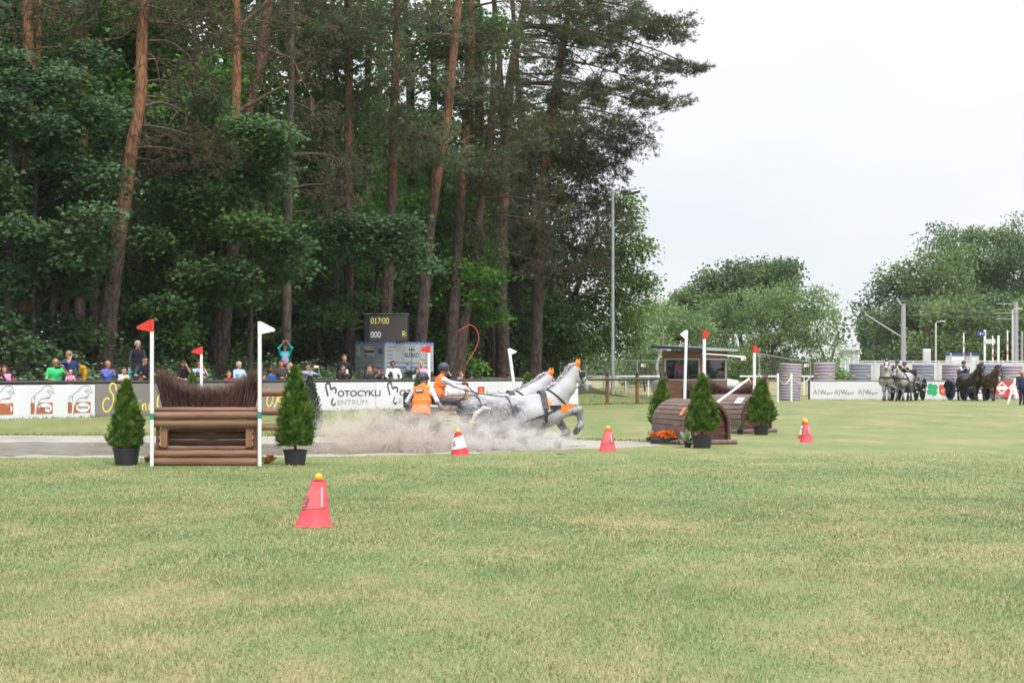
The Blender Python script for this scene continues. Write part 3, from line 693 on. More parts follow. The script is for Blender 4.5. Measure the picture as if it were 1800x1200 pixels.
pine('leaning fork trunked pine whose brownish foliage hangs over the lower right wood', [(800, 660, 27), (818, 540, 22), (835, 440, 18), (848, 350, 15), (862, 230, 12), (880, 100, 9)], Y,
     [B(860, 300, 56, 44, Y, 12), B(900, 350, 50, 44, Y, 12), B(835, 370, 46, 40, Y, 9), B(900, 270, 50, 36, Y, 10), B(880, 420, 36, 46, Y, 8), B(940, 400, 40, 56, Y, 9), B(850, 430, 34, 30, Y, 6)] + fill(830, 270, 960, 460, Y - 1.5, 60, 6, 105, skip=.15), B_PINE_PK, N_DUSK, 24, leaf=.17, top=False,
     dead=[(dpx(Y, (790, 320), (820, 325), (860, 335), (905, 355)), .075, 5), (dpx(Y, (862, 300), (870, 320), (858, 345)), .03, 6)])
Y = 80.0
pine('big spreading pine at the right end of the wood, limbs reaching out against the sky', [(885, 655, 26), (880, 480, 22), (888, 300, 18), (896, 150, 16), (912, 60, 14), (928, -20, 12), (935, -90, 10)], Y,
     [B(960, 30, 50, 26, Y, 9), B(1010, 60, 46, 24, Y, 8), B(1030, 15, 50, 24, Y, 8), B(1085, 20, 46, 26, Y, 10), B(1120, 50, 46, 24, Y, 11), B(1160, 48, 30, 14, Y, 6), B(1196, 48, 14, 18, Y, 5), B(1170, 66, 26, 10, Y, 4),
      B(1060, 75, 40, 20, Y, 7), B(1095, 110, 40, 16, Y, 6), B(1150, 118, 40, 10, Y, 6), B(1200, 122, 28, 8, Y, 5), B(1228, 122, 10, 5, Y, 2), B(1130, 150, 40, 14, Y, 6), B(1180, 182, 24, 9, Y, 5), B(1145, 185, 26, 10, Y, 4), B(1085, 165, 50, 24, Y, 9),
      B(1020, 120, 50, 26, Y, 7), B(960, 100, 40, 30, Y, 6), B(1010, 175, 50, 26, Y, 8), B(950, 165, 44, 34, Y, 8)] + fill(890, -40, 1120, 100, Y - 1, 66, 6, 106, skip=.1) + fill(910, 100, 1090, 240, Y - 1, 66, 6, 107, skip=.2), B_PINE_PK, N_PINE, 25, leaf=.26, dens=7.0, limb=.05,
     dead=[(dpx(Y, (915, 52), (940, 48), (985, 58), (1010, 62), (1035, 92)), .10, 4), (dpx(Y, (912, 68), (945, 66), (985, 80), (1030, 110), (1050, 138), (1085, 175)), .055, 5), (dpx(Y, (920, 86), (945, 90), (965, 110), (978, 142)), .04, 3), (dpx(Y, (930, 132), (950, 140), (965, 150)), .06, 1), (dpx(Y, (1128, 110), (1140, 92), (1165, 80)), .04, 3)])
Y = 84.0
pine('rear pine with a drooping brown green crown beside the floodlight mast', [(940, 655, 22), (950, 400, 18), (968, 210, 17), (985, 110, 14), (1000, 20, 10)], Y,
     [B(1075, 215, 50, 26, Y, 10), B(1115, 215, 34, 22, Y, 8), B(1110, 250, 34, 24, Y, 8), B(1050, 250, 50, 30, Y, 11), B(990, 230, 50, 34, Y, 11), B(1000, 290, 60, 36, Y, 13), B(1060, 300, 40, 36, Y, 11), B(960, 280, 50, 40, Y, 11), B(1080, 280, 26, 26, Y, 5),
      B(1010, 350, 54, 40, Y, 13), B(1058, 360, 26, 34, Y, 7), B(970, 350, 50, 40, Y, 10), B(980, 410, 50, 36, Y, 11), B(1030, 410, 36, 36, Y, 9), B(990, 450, 44, 26, Y, 7), B(1045, 445, 26, 22, Y, 5)] + fill(930, 200, 1075, 470, Y - 1, 62, 6, 108, skip=.1), B_PINE, N_DUSK, 26, leaf=.22, dens=5.5, top=False, nod=True,
     dead=[(dpx(Y, (965, 205), (990, 180), (1010, 172), (1070, 145)), .09, 3), (dpx(Y, (972, 170), (985, 185), (1003, 172)), .09, 1), (dpx(Y, (960, 300), (975, 330), (968, 370)), .035, 6), (dpx(Y, (1008, 375), (1020, 395), (1035, 412)), .03, 3), (dpx(Y, (1000, 245), (1040, 265), (1060, 290)), .04, 6)])

# ---- maples of the understorey
def maple(label, tr, Y, blobs, lm=L_MAPLE, seed=1, leaf=.16, n=24, bk=B_DARK, kind='maple', **kw):
    kw.setdefault('dens', 3.4)
    pts, rad = trunk_px(tr, Y)
    return make_tree('maple_tree', label, 'tree', pts, rad, bk, blobs, kind, lm, 'leafy trees of the wood behind the banner fence', seed, leaf=leaf, clump_n=n, **kw)
maple('dark maple with tiered sprays and yellow flower tassels at far left of the wood', [(55, 650, 14), (60, 420, 11), (70, 150, 6)], 56.5,
      fill(-40, 90, 190, 330, 56.5, 62, 11, 1) + fill(-40, 330, 165, 500, 56.2, 58, 11, 2) + fill(-40, 490, 145, 610, 56.5, 54, 8, 3, skip=.25), L_MAPLE_D, 31, .178, 21, dens=3.0)
maple('maple filling the gap behind the leaning pine, dark tiered leaves', [(300, 650, 12), (305, 420, 10), (310, 240, 6)], 60.5,
      fill(225, 170, 400, 470, 61, 60, 11, 4, depth=2) + fill(240, 450, 325, 650, 60.5, 50, 9, 5, skip=.1), L_MAPLE, 32, .175, 22)
maple('maple with lighter sprays hanging right of the forked orange pine', [(440, 650, 11), (440, 420, 9), (438, 260, 5)], 61.5,
      fill(385, 200, 495, 500, 60.5, 52, 11, 6), L_MAPLE, 33, .18, 22)
maple('tall fresh green maple deep between the pine trunks, upper left', [(250, 660, 14), (240, 300, 10), (235, 60, 6)], 68,
      fill(90, -60, 430, 190, 68, 74, 12, 7, depth=2.5), L_BRIGHT, 34, .22, 20, kind='far')
maple('fresh green maple glowing behind the middle pine trunks', [(560, 660, 14), (570, 300, 10), (570, 80, 6)], 74,
      fill(430, 20, 640, 470, 74, 72, 12, 8, depth=2.5, skip=.08), L_BRIGHT, 35, .22, 20, kind='far')
maple('fresh green maple behind the trunks above the scoreboard', [(720, 660, 14), (725, 300, 10), (725, 80, 6)], 78,
      fill(630, 20, 860, 500, 78, 74, 12, 9, depth=2.5, skip=.08), L_BRIGHT, 36, .22, 20, kind='far')
maple('low maple bough of blue green leaves spreading in front of the pines above the scoreboard', [(655, 650, 8), (660, 520, 7), (670, 420, 5)], 73,
      [B(580, 400, 30, 20, 67, 8), B(620, 385, 36, 26, 67, 11), B(660, 400, 40, 26, 67, 12), B(700, 395, 40, 26, 67, 12), B(690, 440, 40, 20, 67, 10), B(735, 455, 26, 10, 67, 6), B(640, 440, 36, 18, 67, 8), B(715, 430, 30, 18, 67, 7), B(610, 420, 30, 22, 67, 7)], L_MAPLE_D, 37, .175, 22)
maple('shaded maple saplings between the grey trunk and the scoreboard', [(560, 650, 9), (560, 520, 7), (560, 430, 4)], 70,
      fill(425, 480, 630, 650, 70, 56, 9, 10, depth=2, skip=.1) + fill(620, 470, 760, 640, 77, 54, 9, 17, depth=2, skip=.1) + fill(520, 400, 600, 500, 69, 50, 8, 11), L_MAPLE, 38, .16, 22)
maple('leafy tree with fresh lower boughs left of the whip, right part of the wood', [(805, 655, 12), (812, 540, 10), (820, 430, 6)], 77,
      fill(755, 440, 880, 590, 77, 54, 10, 12, skip=.05) + fill(760, 560, 830, 650, 78, 44, 6, 13, skip=.3), L_BRIGHT, 39, .165, 24)
maple('dark broadleaf filling the right end of the wood under the drooping pine', [(895, 655, 24), (900, 540, 20), (910, 430, 12), (920, 330, 8)], 87,
      fill(840, 180, 1010, 470, 87, 66, 11, 14, depth=2) + fill(850, 440, 1060, 600, 87, 62, 11, 15) + fill(800, 560, 1010, 650, 90, 54, 8, 18, skip=.1), L_MAPLE, 40, .22, 20, kind='far')
maple('round leaved tree at the right end of the wood standing out against the sky', [(945, 655, 16), (965, 600, 14), (1010, 520, 10), (1040, 420, 7)], 88,
      [B(1095, 372, 26, 24, 88, 7), B(1085, 345, 26, 16, 88, 4), B(1105, 400, 22, 20, 88, 5), B(1125, 430, 22, 12, 88, 5), B(1100, 440, 36, 24, 88, 8), B(1120, 488, 26, 22, 88, 6), B(1136, 505, 14, 8, 88, 3), B(1085, 490, 46, 28, 88, 11), B(1060, 440, 36, 40, 88, 9), B(1100, 535, 38, 24, 88, 9), B(1120, 560, 20, 14, 88, 3),
       B(1050, 530, 50, 34, 88, 12), B(1088, 575, 46, 26, 88, 10), B(1030, 588, 50, 30, 88, 12), B(990, 600, 44, 26, 88, 8), B(1050, 615, 40, 18, 88, 6), B(1090, 610, 24, 16, 88, 3), B(960, 588, 40, 36, 88, 8)], L_EDGE, 41, .17, 26, kind='oval', dens=4.6)

# ---- darker trunks deep in the wood; nothing tells them apart
q = random.Random(5)
for i, (px, w, Y) in enumerate([(12, 15, 66), (88, 14, 70), (118, 16, 72), (210, 12, 74), (275, 14, 78), (300, 16, 70), (358, 12, 80), (455, 14, 76), (470, 10, 70), (540, 14, 82), (583, 14, 72), (640, 18, 78), (655, 12, 84), (710, 16, 80), (766, 18, 79),
                             (782, 12, 82), (835, 26, 80), (815, 24, 79), (860, 14, 86), (872, 16, 84), (905, 14, 90)]):
    pts, rad = trunk_px([(px, 655, w), (px + q.uniform(-4, 8), 480, w * .86), (px + q.uniform(-6, 14), 250, w * .7), (px + q.uniform(-8, 18), -40, w * .5)], Y)
    make_tree('pine_tree', 'dark straight trunk deep in the shade of the wood', 'pine tree', pts, rad, B_DARK, [(Vector((pts[-1].x, Y, pts[-1].z + 1.5)), (2.2, 2.2, 1.0), 5)], 'pine', N_PINE, 'dark trunks deep in the wood', 60 + i, leaf=.4, twigs=False)

# ---- the dense wood further in: reads as one mass
def wood_mass(name, label, boxes, m, seed, size):
    r = np.random.default_rng(seed); P = []
    for s0, s1, t0, t1, z0, z1, n in boxes:
        nc = max(1, n // 30); sc, tc_, zc = r.uniform(s0, s1, nc), r.uniform(t0, t1, nc), r.uniform(z0, z1, nc)
        k = r.integers(0, nc, n); s_, t_, z_ = sc[k] + r.normal(0, .8, n), tc_[k] + r.normal(0, .6, n), zc[k] + r.normal(0, .45, n)
        P.append(np.stack([F0.x + FD.x * s_ + FN.x * t_, F0.y + FD.y * s_ + FN.y * t_, np.maximum(z_, 1.3)], -1))
    P = np.concatenate(P); ppx = 900 + 3000 * P[:, 0] / P[:, 1]; P = P[(ppx < 1000) & (P[:, 2] < 16 - np.clip(ppx - 880, 0, 99) * .09)] if name == 'woodland' else P; n = len(P)
    V, n, k = leaves_np(P, r.normal(0, 1, (n, 3)), r.normal(0, .7, (n, 3)) + np.array([0, -.4, .7]), r.uniform(.7, 1.35, n) * size, QUADL)
    o = leaf_object(name, V, n, k, m, None); return tag(o, label, 'woodland', kind='stuff')
wood_mass('woodland', 'dense dark foliage filling the depth of the wood behind the trunks', [(-14, 27, 21, 25, 1.4, 17, 24000), (-14, 27, 25, 34, 1.4, 22, 28000), (26, 38, 14, 26, 1.4, 8, 12000), (20, 32, 14, 24, 1.4, 9, 8000), (27, 46, 21, 28, 1.4, 17, 24000), (44, 64, 22, 30, 1.4, 15, 20000)], L_MAPLE_D, 71, .5)
wood_mass('shade_canopy', 'closed leaf roof added over the wood to shade it', [(-16, 27, 9, 32, 15, 22, 19000), (-16, 27, 18, 26, 11, 17, 12000)], L_MAPLE_D, 72, .62)  # leaf layer overhead, added to keep the wood below dark

# ---- nettles and weeds on the bank behind the fence
def weeds(name, label, s0, s1, t0, t1, n, h, m, seed):
    r = np.random.default_rng(seed); s_, t_ = r.uniform(s0, s1, n), r.uniform(t0, t1, n)
    x, y = F0.x + FD.x * s_ + FN.x * t_, F0.y + FD.y * s_ + FN.y * t_; z = gz_a(x, y)
    hh = h * r.uniform(.45, 1.1, n) * (0.8 + .25 * wob(s_ * .8, t_))
    lv = 9; f = r.uniform(.15, 1, (n, lv)); a = r.uniform(0, 2 * np.pi, (n, lv))
    P = np.stack([x[:, None] + .06 * np.cos(a), y[:, None] + .06 * np.sin(a), z[:, None] + hh[:, None] * f], -1).reshape(-1, 3)
    D = np.stack([np.cos(a), np.sin(a), np.full_like(a, .25)], -1).reshape(-1, 3) + r.normal(0, .25, (n * lv, 3))
    V, n2, k = leaves_np(P, D, r.normal(0, .3, (n * lv, 3)) + np.array([0, 0, 1.0]), r.uniform(.10, .22, n * lv), QUADL)
    return tag(leaf_object(name, V, n2, k, m, None), label, 'undergrowth', kind='stuff')
weeds('undergrowth', 'grey green nettles on the bank behind the left spectators', -4, 14.5, 1.2, 6.0, 3400, 1.25, L_NETTLE, 81)
weeds('undergrowth', 'low weeds on the bank behind the spectators left of the trailer', 12, 24, 1.5, 7, 1500, .95, L_NETTLE, 82)
fl = [(F0.x + FD.x * s + FN.x * 3.2, F0.y + FD.y * s + FN.y * 3.2) for s in np.linspace(18, 42, 10)]
fringe('bank_grass', fl, 5.0, 22, 0.08, 0.22, GREEN2, 'rough grass on the bank behind the right part of the fence')
# ================================================================ FAR TREES AT THE RIGHT
def far_tree(name, label, px, Y, blobs, lm, seed, kind='far', leaf=.5, n=20, w=12, bk=None, group=None, dens=2.2, top=None, droop=.4, cat='tree'):
    ys_ = [b[0].z for b in blobs]
    pts = [Vector((xat(px, Y), Y, gz(xat(px, Y), Y)))]; zt = top if top else max(ys_) - .5
    q = random.Random(seed)
    for i in (1, 2, 3): pts.append(Vector((pts[0].x + q.uniform(-.4, .4) * i, Y, pts[0].z + (zt - pts[0].z) * i / 3)))
    r0 = w / 2 * Y / FPX
    return make_tree(name, label, cat, pts, [r0, r0 * .8, r0 * .5, r0 * .2], bk or B_DARK, blobs, kind, lm, group, seed, leaf=leaf, clump_n=n, dens=dens, limb=.10, droop=droop, twigs=False)
G1 = 'pale willows beyond the timekeeper hut'
far_tree('willow_tree', 'pale green willow rising behind the left end of the timekeeper hut', 1190, 118, fill(1110, 555, 1235, 660, 118, 42, 9, 201, ry=.9) + [B(1130, 560, 20, 18, 118, 5), B(1165, 545, 24, 20, 118, 6)], L_WILLOW, 201, 'willow', .17, 60, 8, group=G1, dens=2.0)
far_tree('willow_tree', 'broad pale willow directly behind the timekeeper hut roof', 1270, 122, fill(1190, 558, 1350, 660, 122, 46, 9, 202, ry=.9) + [B(1250, 545, 34, 18, 122, 7), B(1310, 530, 34, 22, 122, 7), B(1210, 555, 26, 18, 122, 5)], L_WILLOW, 202, 'willow', .17, 60, 8, group=G1, dens=2.0)
far_tree('willow_tree', 'tallest pale willow, feathery rounded top right of the timekeeper hut', 1365, 120, fill(1300, 540, 1445, 660, 120, 46, 9, 203, ry=.9) + [B(1340, 518, 28, 20, 120, 7), B(1385, 510, 28, 20, 120, 7), B(1420, 545, 20, 20, 120, 6)], L_WILLOW, 203, 'willow', .17, 60, 8, group=G1, dens=2.0)
far_tree('willow_tree', 'thin airy willow at the right end of the willow row above the lilac drums', 1450, 126, fill(1425, 540, 1480, 650, 126, 36, 6, 204, ry=1.2, skip=.2) + [B(1455, 530, 16, 18, 126, 3), B(1470, 545, 12, 16, 126, 3)], L_WILLOW, 204, 'willow', .16, 30, 6, group=G1, dens=1.6)
far_tree('birch_tree', 'white stemmed birch standing left of the timekeeper hut', 1157, 114, [B(1157, 540, 22, 26, 114, 5), B(1150, 580, 24, 24, 114, 5), B(1168, 560, 18, 26, 114, 4)], L_WILLOW, 205, 'willow', .22, 22, 6, bk=B_BIRCH, dens=1.6, top=None)
G2 = 'bushy young trees along the wire fence'
for i, (px, py) in enumerate([(1022, 612), (1060, 600), (1100, 606), (1135, 600), (985, 618)]):
    far_tree('sapling', ['leafy sapling behind the wire fence, nearest the shady wood', 'sapling left of the floodlight mast behind the wire fence', 'sapling right of the floodlight mast behind the wire fence', 'sapling just left of the timekeeper hut behind the wire fence', 'sapling under the wood edge behind the horses heads'][i], px, 108, [B(px - 12, py, 22, 16, 108, 5), B(px + 12, py - 6, 22, 18, 108, 5), B(px, py + 14, 22, 12, 108, 4), B(px + 4, py - 26, 18, 18, 108, 4), B(px - 8, py - 44, 14, 16, 108, 3)], [L_EDGE, L_WILLOW][i % 2 if i != 4 else 0], 210 + i, 'willow', .2, 20, 3, group=G2, dens=1.5)
G3 = 'rounded trees on the skyline behind the willows'
for i, (px, py, rx, lm, lab) in enumerate([(1300, 512, 56, L_FAR, 'rounded dark tree crowning the skyline left of the willow tops'), (1345, 500, 54, L_FAR2, 'highest rounded dark tree of the middle skyline'), (1240, 540, 42, L_FAR, 'dark skyline tree above the left end of the timekeeper hut'), (1192, 560, 30, L_FAR2, 'thin lower skyline tree right of the floodlight mast')]):
    far_tree('broadleaf_tree', lab, px, 165 + i * 3, fill(px - rx, py - rx * .55, px + rx, py + rx * .9, 165, rx * .55, 9, 220 + i, ry=.7, depth=3) + [B(px, py - rx * .5, rx * .5, rx * .25, 165, 7)], lm, 220 + i, 'far', .30, 34, 10, group=G3, dens=2.8)
far_tree('broadleaf_tree', 'sparse brown green tree at the right foot of the willow row', 1462, 150, [B(1440, 545, 16, 16, 150, 4), B(1462, 560, 18, 16, 150, 4), B(1475, 585, 14, 18, 150, 4), B(1455, 600, 20, 18, 150, 4)], L_FAR2, 226, 'far', .34, 16, 6, dens=1.8)
G4 = 'tall trees of the wood behind the railway halt'
RT = [(1640, 510, 66, 78, L_FAR, 190, 'broad tall tree of the right wood just behind the tilted gantry mast'), (1722, 480, 76, 92, L_FAR, 200, 'high domed tree forming the main top of the right wood'), (1790, 500, 66, 96, L_FAR2, 196, 'tall dark tree at the right edge of the picture'),
      (1578, 545, 46, 66, L_FAR2, 192, 'dark tree at the left shoulder of the right wood'), (1690, 580, 66, 56, L_FAR, 172, 'rounded lighter tree in front of the right wood above the street lamp'), (1543, 590, 30, 46, L_FAR2, 186, 'small dark tree at the left tip of the right wood'), (1760, 570, 50, 64, L_FAR2, 180, 'shaded tree behind the blue station sign'),
      (1620, 580, 56, 60, L_FAR2, 176, 'bushy tree behind the gantry mast'), (1700, 520, 66, 80, L_FAR2, 204, 'inner tree of the right wood behind the domed one'), (1815, 585, 50, 66, L_FAR, 176, 'tree behind the lattice mast at the right edge')]
for i, (px, py, rx, ry, lm, Y, lab) in enumerate(RT):
    far_tree('broadleaf_tree', lab, px, Y, fill(px - rx, py - ry * .75, px + rx, py + ry, Y, 42, 9, 240 + i, ry=.7, depth=3) + [B(px, py - ry * .72, rx * .5, ry * .2, Y, 9), B(px - rx * .6, py - ry * .5, rx * .3, ry * .2, Y, 6), B(px + rx * .6, py - ry * .5, rx * .3, ry * .2, Y, 6)], lm, 240 + i, 'far', .34, 34, 12, group=G4, dens=1.7)
far_tree('pine_tree', 'dark pine top poking out of the left slope of the right wood', 1655, 205, [B(1655, 405, 20, 14, 205, 6), B(1640, 425, 26, 12, 205, 6), B(1668, 420, 22, 12, 205, 6), B(1650, 445, 30, 14, 205, 6)], L_FAR2, 260, 'far', .32, 20, 8, dens=2)
far_tree('pine_tree', 'dark pine top at the upper right corner of the right wood', 1788, 208, [B(1790, 390, 14, 14, 208, 5), B(1780, 408, 22, 12, 208, 6), B(1796, 425, 24, 12, 208, 6), B(1775, 440, 26, 12, 208, 6)], L_FAR2, 261, 'far', .32, 20, 8, dens=2)
def hedge(name, label, px0, px1, Y, ptop, n, m, seed, size):
    r = np.random.default_rng(seed); x = r.uniform(xat(px0, Y), xat(px1, Y), n); y = Y + r.uniform(-4, 4, n)
    zt = CH - (ptop - HZ) * Y / FPX; g = gz_a(x, y); z = g + (zt - g) * r.uniform(0, 1, n) ** .8 * (0.75 + .22 * wob(x * .35, y * .1))
    V, n2, k = leaves_np(np.stack([x, y, z], -1), r.normal(0, 1, (n, 3)), r.normal(0, 1, (n, 3)) + np.array([0, -.4, .5]), r.uniform(.6, 1.2, n) * size, QUADL)
    return tag(leaf_object(name, V, n2, k, m, None), label, 'woodland', kind='stuff')
hedge('far_thicket', 'dark thicket closing the gap under the right wood', 1520, 1840, 210, 560, 16000, L_FAR2, 262, .9)
hedge('far_thicket', 'low far thicket along the horizon between the two woods', 900, 1560, 240, 632, 9000, L_FAR, 263, .9)
hedge('far_thicket', 'pale thicket under the willow crowns', 1100, 1480, 128, 632, 6000, L_WILLOW, 264, .42)

# ================================================================ RAILWAY HALT
M_GALV = mat('galvanised_steel', (.40, .42, .44), .5, (.30, .32, .34), nscale=6, metal=.3)
M_CONC = mat('pale_concrete', (.55, .56, .57), .85, (.45, .46, .47), nscale=.6, coords='World')
M_LIGHTGREY = mat('light_grey_panel', (.55, .58, .60), .6, (.48, .51, .53), nscale=.7, coords='World')
M_WHITE = mat('white_paint', (.78, .78, .79), .5)
M_WHITE2 = mat('scuffed_white_paint', (.76, .76, .77), .5, (.60, .60, .60), nscale=7, lo=.55, hi=.8)
M_BLACK = mat('black_plastic', (.022, .022, .026), .45)
M_BLUE = mat('railway_blue', (.03, .075, .25), .5)
M_GLASSY = mat('shelter_glass', (.42, .48, .50), .15)
M_WIRE = mat('wire', (.09, .09, .095), .5)
M_RED = mat('signal_red', (.62, .035, .03), .5)
def post(name, label, cat, px, Y, ptop, r, m, pbot=None, group=None, extra=None):
    x = xat(px, Y); z0 = gz(x, Y) if pbot is None else CH - (pbot - HZ) * Y / FPX; zt = CH - (ptop - HZ) * Y / FPX
    o = thing(name, label, cat, (x, Y, z0), 0, group); mb = MB(); mb.tube([(0, 0, -.2), (0, 0, zt - z0)], [r, r * .8], 10); mb.build('pole', m, o)
    if extra: extra(o, zt - z0)
    return o
Yw = 150.0
t = thing('noise_barrier', 'long pale grey panelled wall along the railway halt', 'wall', (xat(1470, Yw), Yw, gz(xat(1470, Yw), Yw)))
wz = CH - (637 - HZ) * Yw / FPX - t.location.z; wl_ = xat(1830, Yw) - xat(1470, Yw)
npn = 16
for i in range(npn):
    p_ = MB().box(((i + .5) * wl_ / npn, 0, wz / 2 - .1), (wl_ / npn - .16, .12, wz + .2)).build('panel', M_LIGHTGREY, t, smooth=0)
    MB().box((i * wl_ / npn, -.02, wz / 2), (.16, .22, wz + .3)).build('post', M_CONC, t, smooth=0)
MB().box((wl_ / 2, -.01, wz + .12), (wl_, .2, .1)).build('coping', M_CONC, t, smooth=0)
def gantry(o, h):
    MB().tube([(-.22, 0, h - .1), (-.62, 0, h + .55)], .10, 6).build('bracket', M_GALV, o)
    MB().tube([(-.1, 0, h * .55), (-3.6, 0, h * .55 + 2.2)], .075, 6).build('strut', M_GALV, o)
    mb = MB()
    for k in (.35, .42): mb.box((.15, 0, h * k), (.35, .2, .12))
    mb.build('insulator', M_CONC, o)
post('gantry_mast', 'pale grey overhead line mast with a slanting strut left of the station', 'mast', 1588, 160, 534, .26, M_GALV, extra=gantry)
def lattice(o, h):
    mb = MB()
    for k in (.98, .86, .78): mb.box((-.9, 0, h * k), (1.9, .08, .06))
    mb.build('cross_arm', M_GALV, o); mb = MB(); mb.tube([(.55, 0, 0), (.55, 0, h * .62)], .12, 8)
    for k in range(7): mb.box((.28, 0, h * (.06 + .08 * k)), (.5, .06, .05))
    mb.build('ladder', M_GALV, o)
post('lattice_mast', 'grey steel overhead line mast with cross arms at the right edge', 'mast', 1786, 160, 531, .24, M_GALV, extra=lattice)
def lamp_head(o, h):
    MB().tube([(0, 0, h - .02), (.08, 0, h + .12), (.5, 0, h + .18)] if o.get('flip') is None else [(0, 0, h - .02), (-.08, 0, h + .12), (-.6, 0, h + .18)], .05, 6).build('arm', M_GALV, o)
    s_ = 1 if o.get('flip') is None else -1
    MB().bbox((s_ * .62, 0, h + .18), (.5, .22, .09), .03).build('lamp', M_LIGHTGREY, o)
post('street_lamp', 'slim street lamp standing behind the grey drum', 'street lamp', 1645, 156, 568, .09, M_CONC, extra=lamp_head)
post('street_lamp', 'taller street lamp right beside the lattice mast', 'street lamp', 1780, 156, 546, .10, M_CONC, extra=lamp_head)
def bands(o, h):
    for k in range(3): MB().tube([(0, 0, h * (.3 + .2 * k)), (0, 0, h * (.38 + .2 * k))], .078, 10).build('red_band', mat('faded_red_band', (.52, .20, .17), .6), o)
for px, pt, lab in ((1694, 585, 'red banded white pole behind the dark bay horses driver'), (1745, 590, 'red banded white pole right of the station sign'), (1771, 580, 'red banded white pole left of the lattice mast')):
    post('marker_pole', lab, 'pole', px, 152, pt, .075, M_WHITE, group='banded poles at the railway halt', extra=bands)
o = thing('wooden_pole', 'weathered A shaped wooden pole above the grey cabinet', 'pole', (xat(1630, 157), 157, gz(xat(1630, 157), 157)))
for s_ in (-1, 1): MB().tube([(s_ * .55, 0, -.2), (s_ * .12, 0, 5.0)], [.12, .09], 8).build('leg', B_DARK, o)
MB().box((0, -.02, 3.4), (.6, .08, .1)).build('crosspiece', B_DARK, o)
o = thing('cabinet', 'light grey switch cabinet standing on the wall line by the wooden pole', 'cabinet', (xat(1629, 153), 153, gz(xat(1629, 153), 153)))
MB().bbox((0, 0, 1.35), (.62, .5, 2.7), .03).build('body', M_LIGHTGREY, o); MB().box((0, -.26, 1.7), (.52, .02, 1.5)).build('door', M_CONC, o)
for px0, px1, lab in ((1670, 1693, 'white station shelter with blue band, left one'), (1705, 1721, 'narrow white station shelter with blue band beside the sign')):
    Y_ = 154; x0, x1 = xat(px0, Y_), xat(px1, Y_); g = gz(x0, Y_); zt = CH - (620 - HZ) * Y_ / FPX - g; w_ = x1 - x0
    o = thing('shelter', lab, 'shelter', (x0, Y_, g)); MB().box((w_ / 2, .8, (zt - .25) / 2), (w_, 1.6, zt - .25)).build('body', M_WHITE, o); MB().box((w_ / 2, .78, zt - .12), (w_ + .1, 1.7, .24)).build('blue_band', M_BLUE, o)
    MB().box((.06, -.03, zt / 2), (.14, .1, zt)).build('frame', M_CONC, o)
o = thing('station_sign', 'blue station name board on white posts', 'sign', (xat(1731, 153), 153, gz(xat(1731, 153), 153)))
for px in (1731, 1755): MB().box((xat(px, 153) - o.location.x, 0, 2.2), (.17, .17, 4.4 if px == 1731 else 3.4)).build('post', M_WHITE, o)
MB().box((-.35, -.12, 4.05), (.7, .06, .34)).build('board', M_BLUE, o)
MB().box((.42, -.1, 3.35), (1.0, .08, .42)).build('panel', M_LIGHTGREY, o)
MB().box((-.42, -.16, 4.05), (.1, .02, .16)).build('symbol', M_WHITE, o)
v_, f_ = text_geo('Baborówko', .13); MB().add([v + Vector((-.31, -.156, 4.0)) for v in v_], f_).build('lettering', M_WHITE, o, smooth=0)
Yg = 148
o = thing('glass_shelter', 'white framed glazed shelter beyond the lilac drums', 'shelter', (xat(1478, Yg), Yg, gz(xat(1478, Yg), Yg)))
zg = CH - (614 - HZ) * Yg / FPX - o.location.z
for i in range(5): MB().box((i * .38, 0, zg / 2), (.06, .06, zg)).build('post', M_WHITE, o)
for i in range(4): MB().box((i * .38 + .19, .01, zg * .55), (.31, .02, zg * .8)).build('pane', M_GLASSY, o)
MB().prism([(-.3, zg), (.75, zg + .12), (1.75, zg), (1.75, zg - .06), (-.3, zg - .06)], -.3, 1.3).build('roof', M_LIGHTGREY, o)
# overhead wires
def wire(label, a, b, sag, r=.018):
    o = MB().tube(bez(a, b, -sag * 2, 12), r, 4, caps=False).build('overhead_wire', M_WIRE, None); tag(o, label, 'wire', 'railway overhead wires')
wire('upper overhead wire from the tilted mast to the lattice mast', at(1588, 534, 160), at(1790, 548, 160), .35)
wire('second overhead wire below it between the two masts', at(1505, 546, 160), at(1800, 556, 160), .3)
wire('lowest thin overhead wire in front of the right wood', at(1500, 578, 160), at(1800, 580, 160), .2, .012)
wire('long overhead wire crossing the right wood and running out at the right', at(1588, 530, 160), at(1830, 552, 150), .3)
wire('thin wire over the willow tops behind the timekeeper hut', at(1180, 518, 150), at(1420, 530, 150), .5, .014)

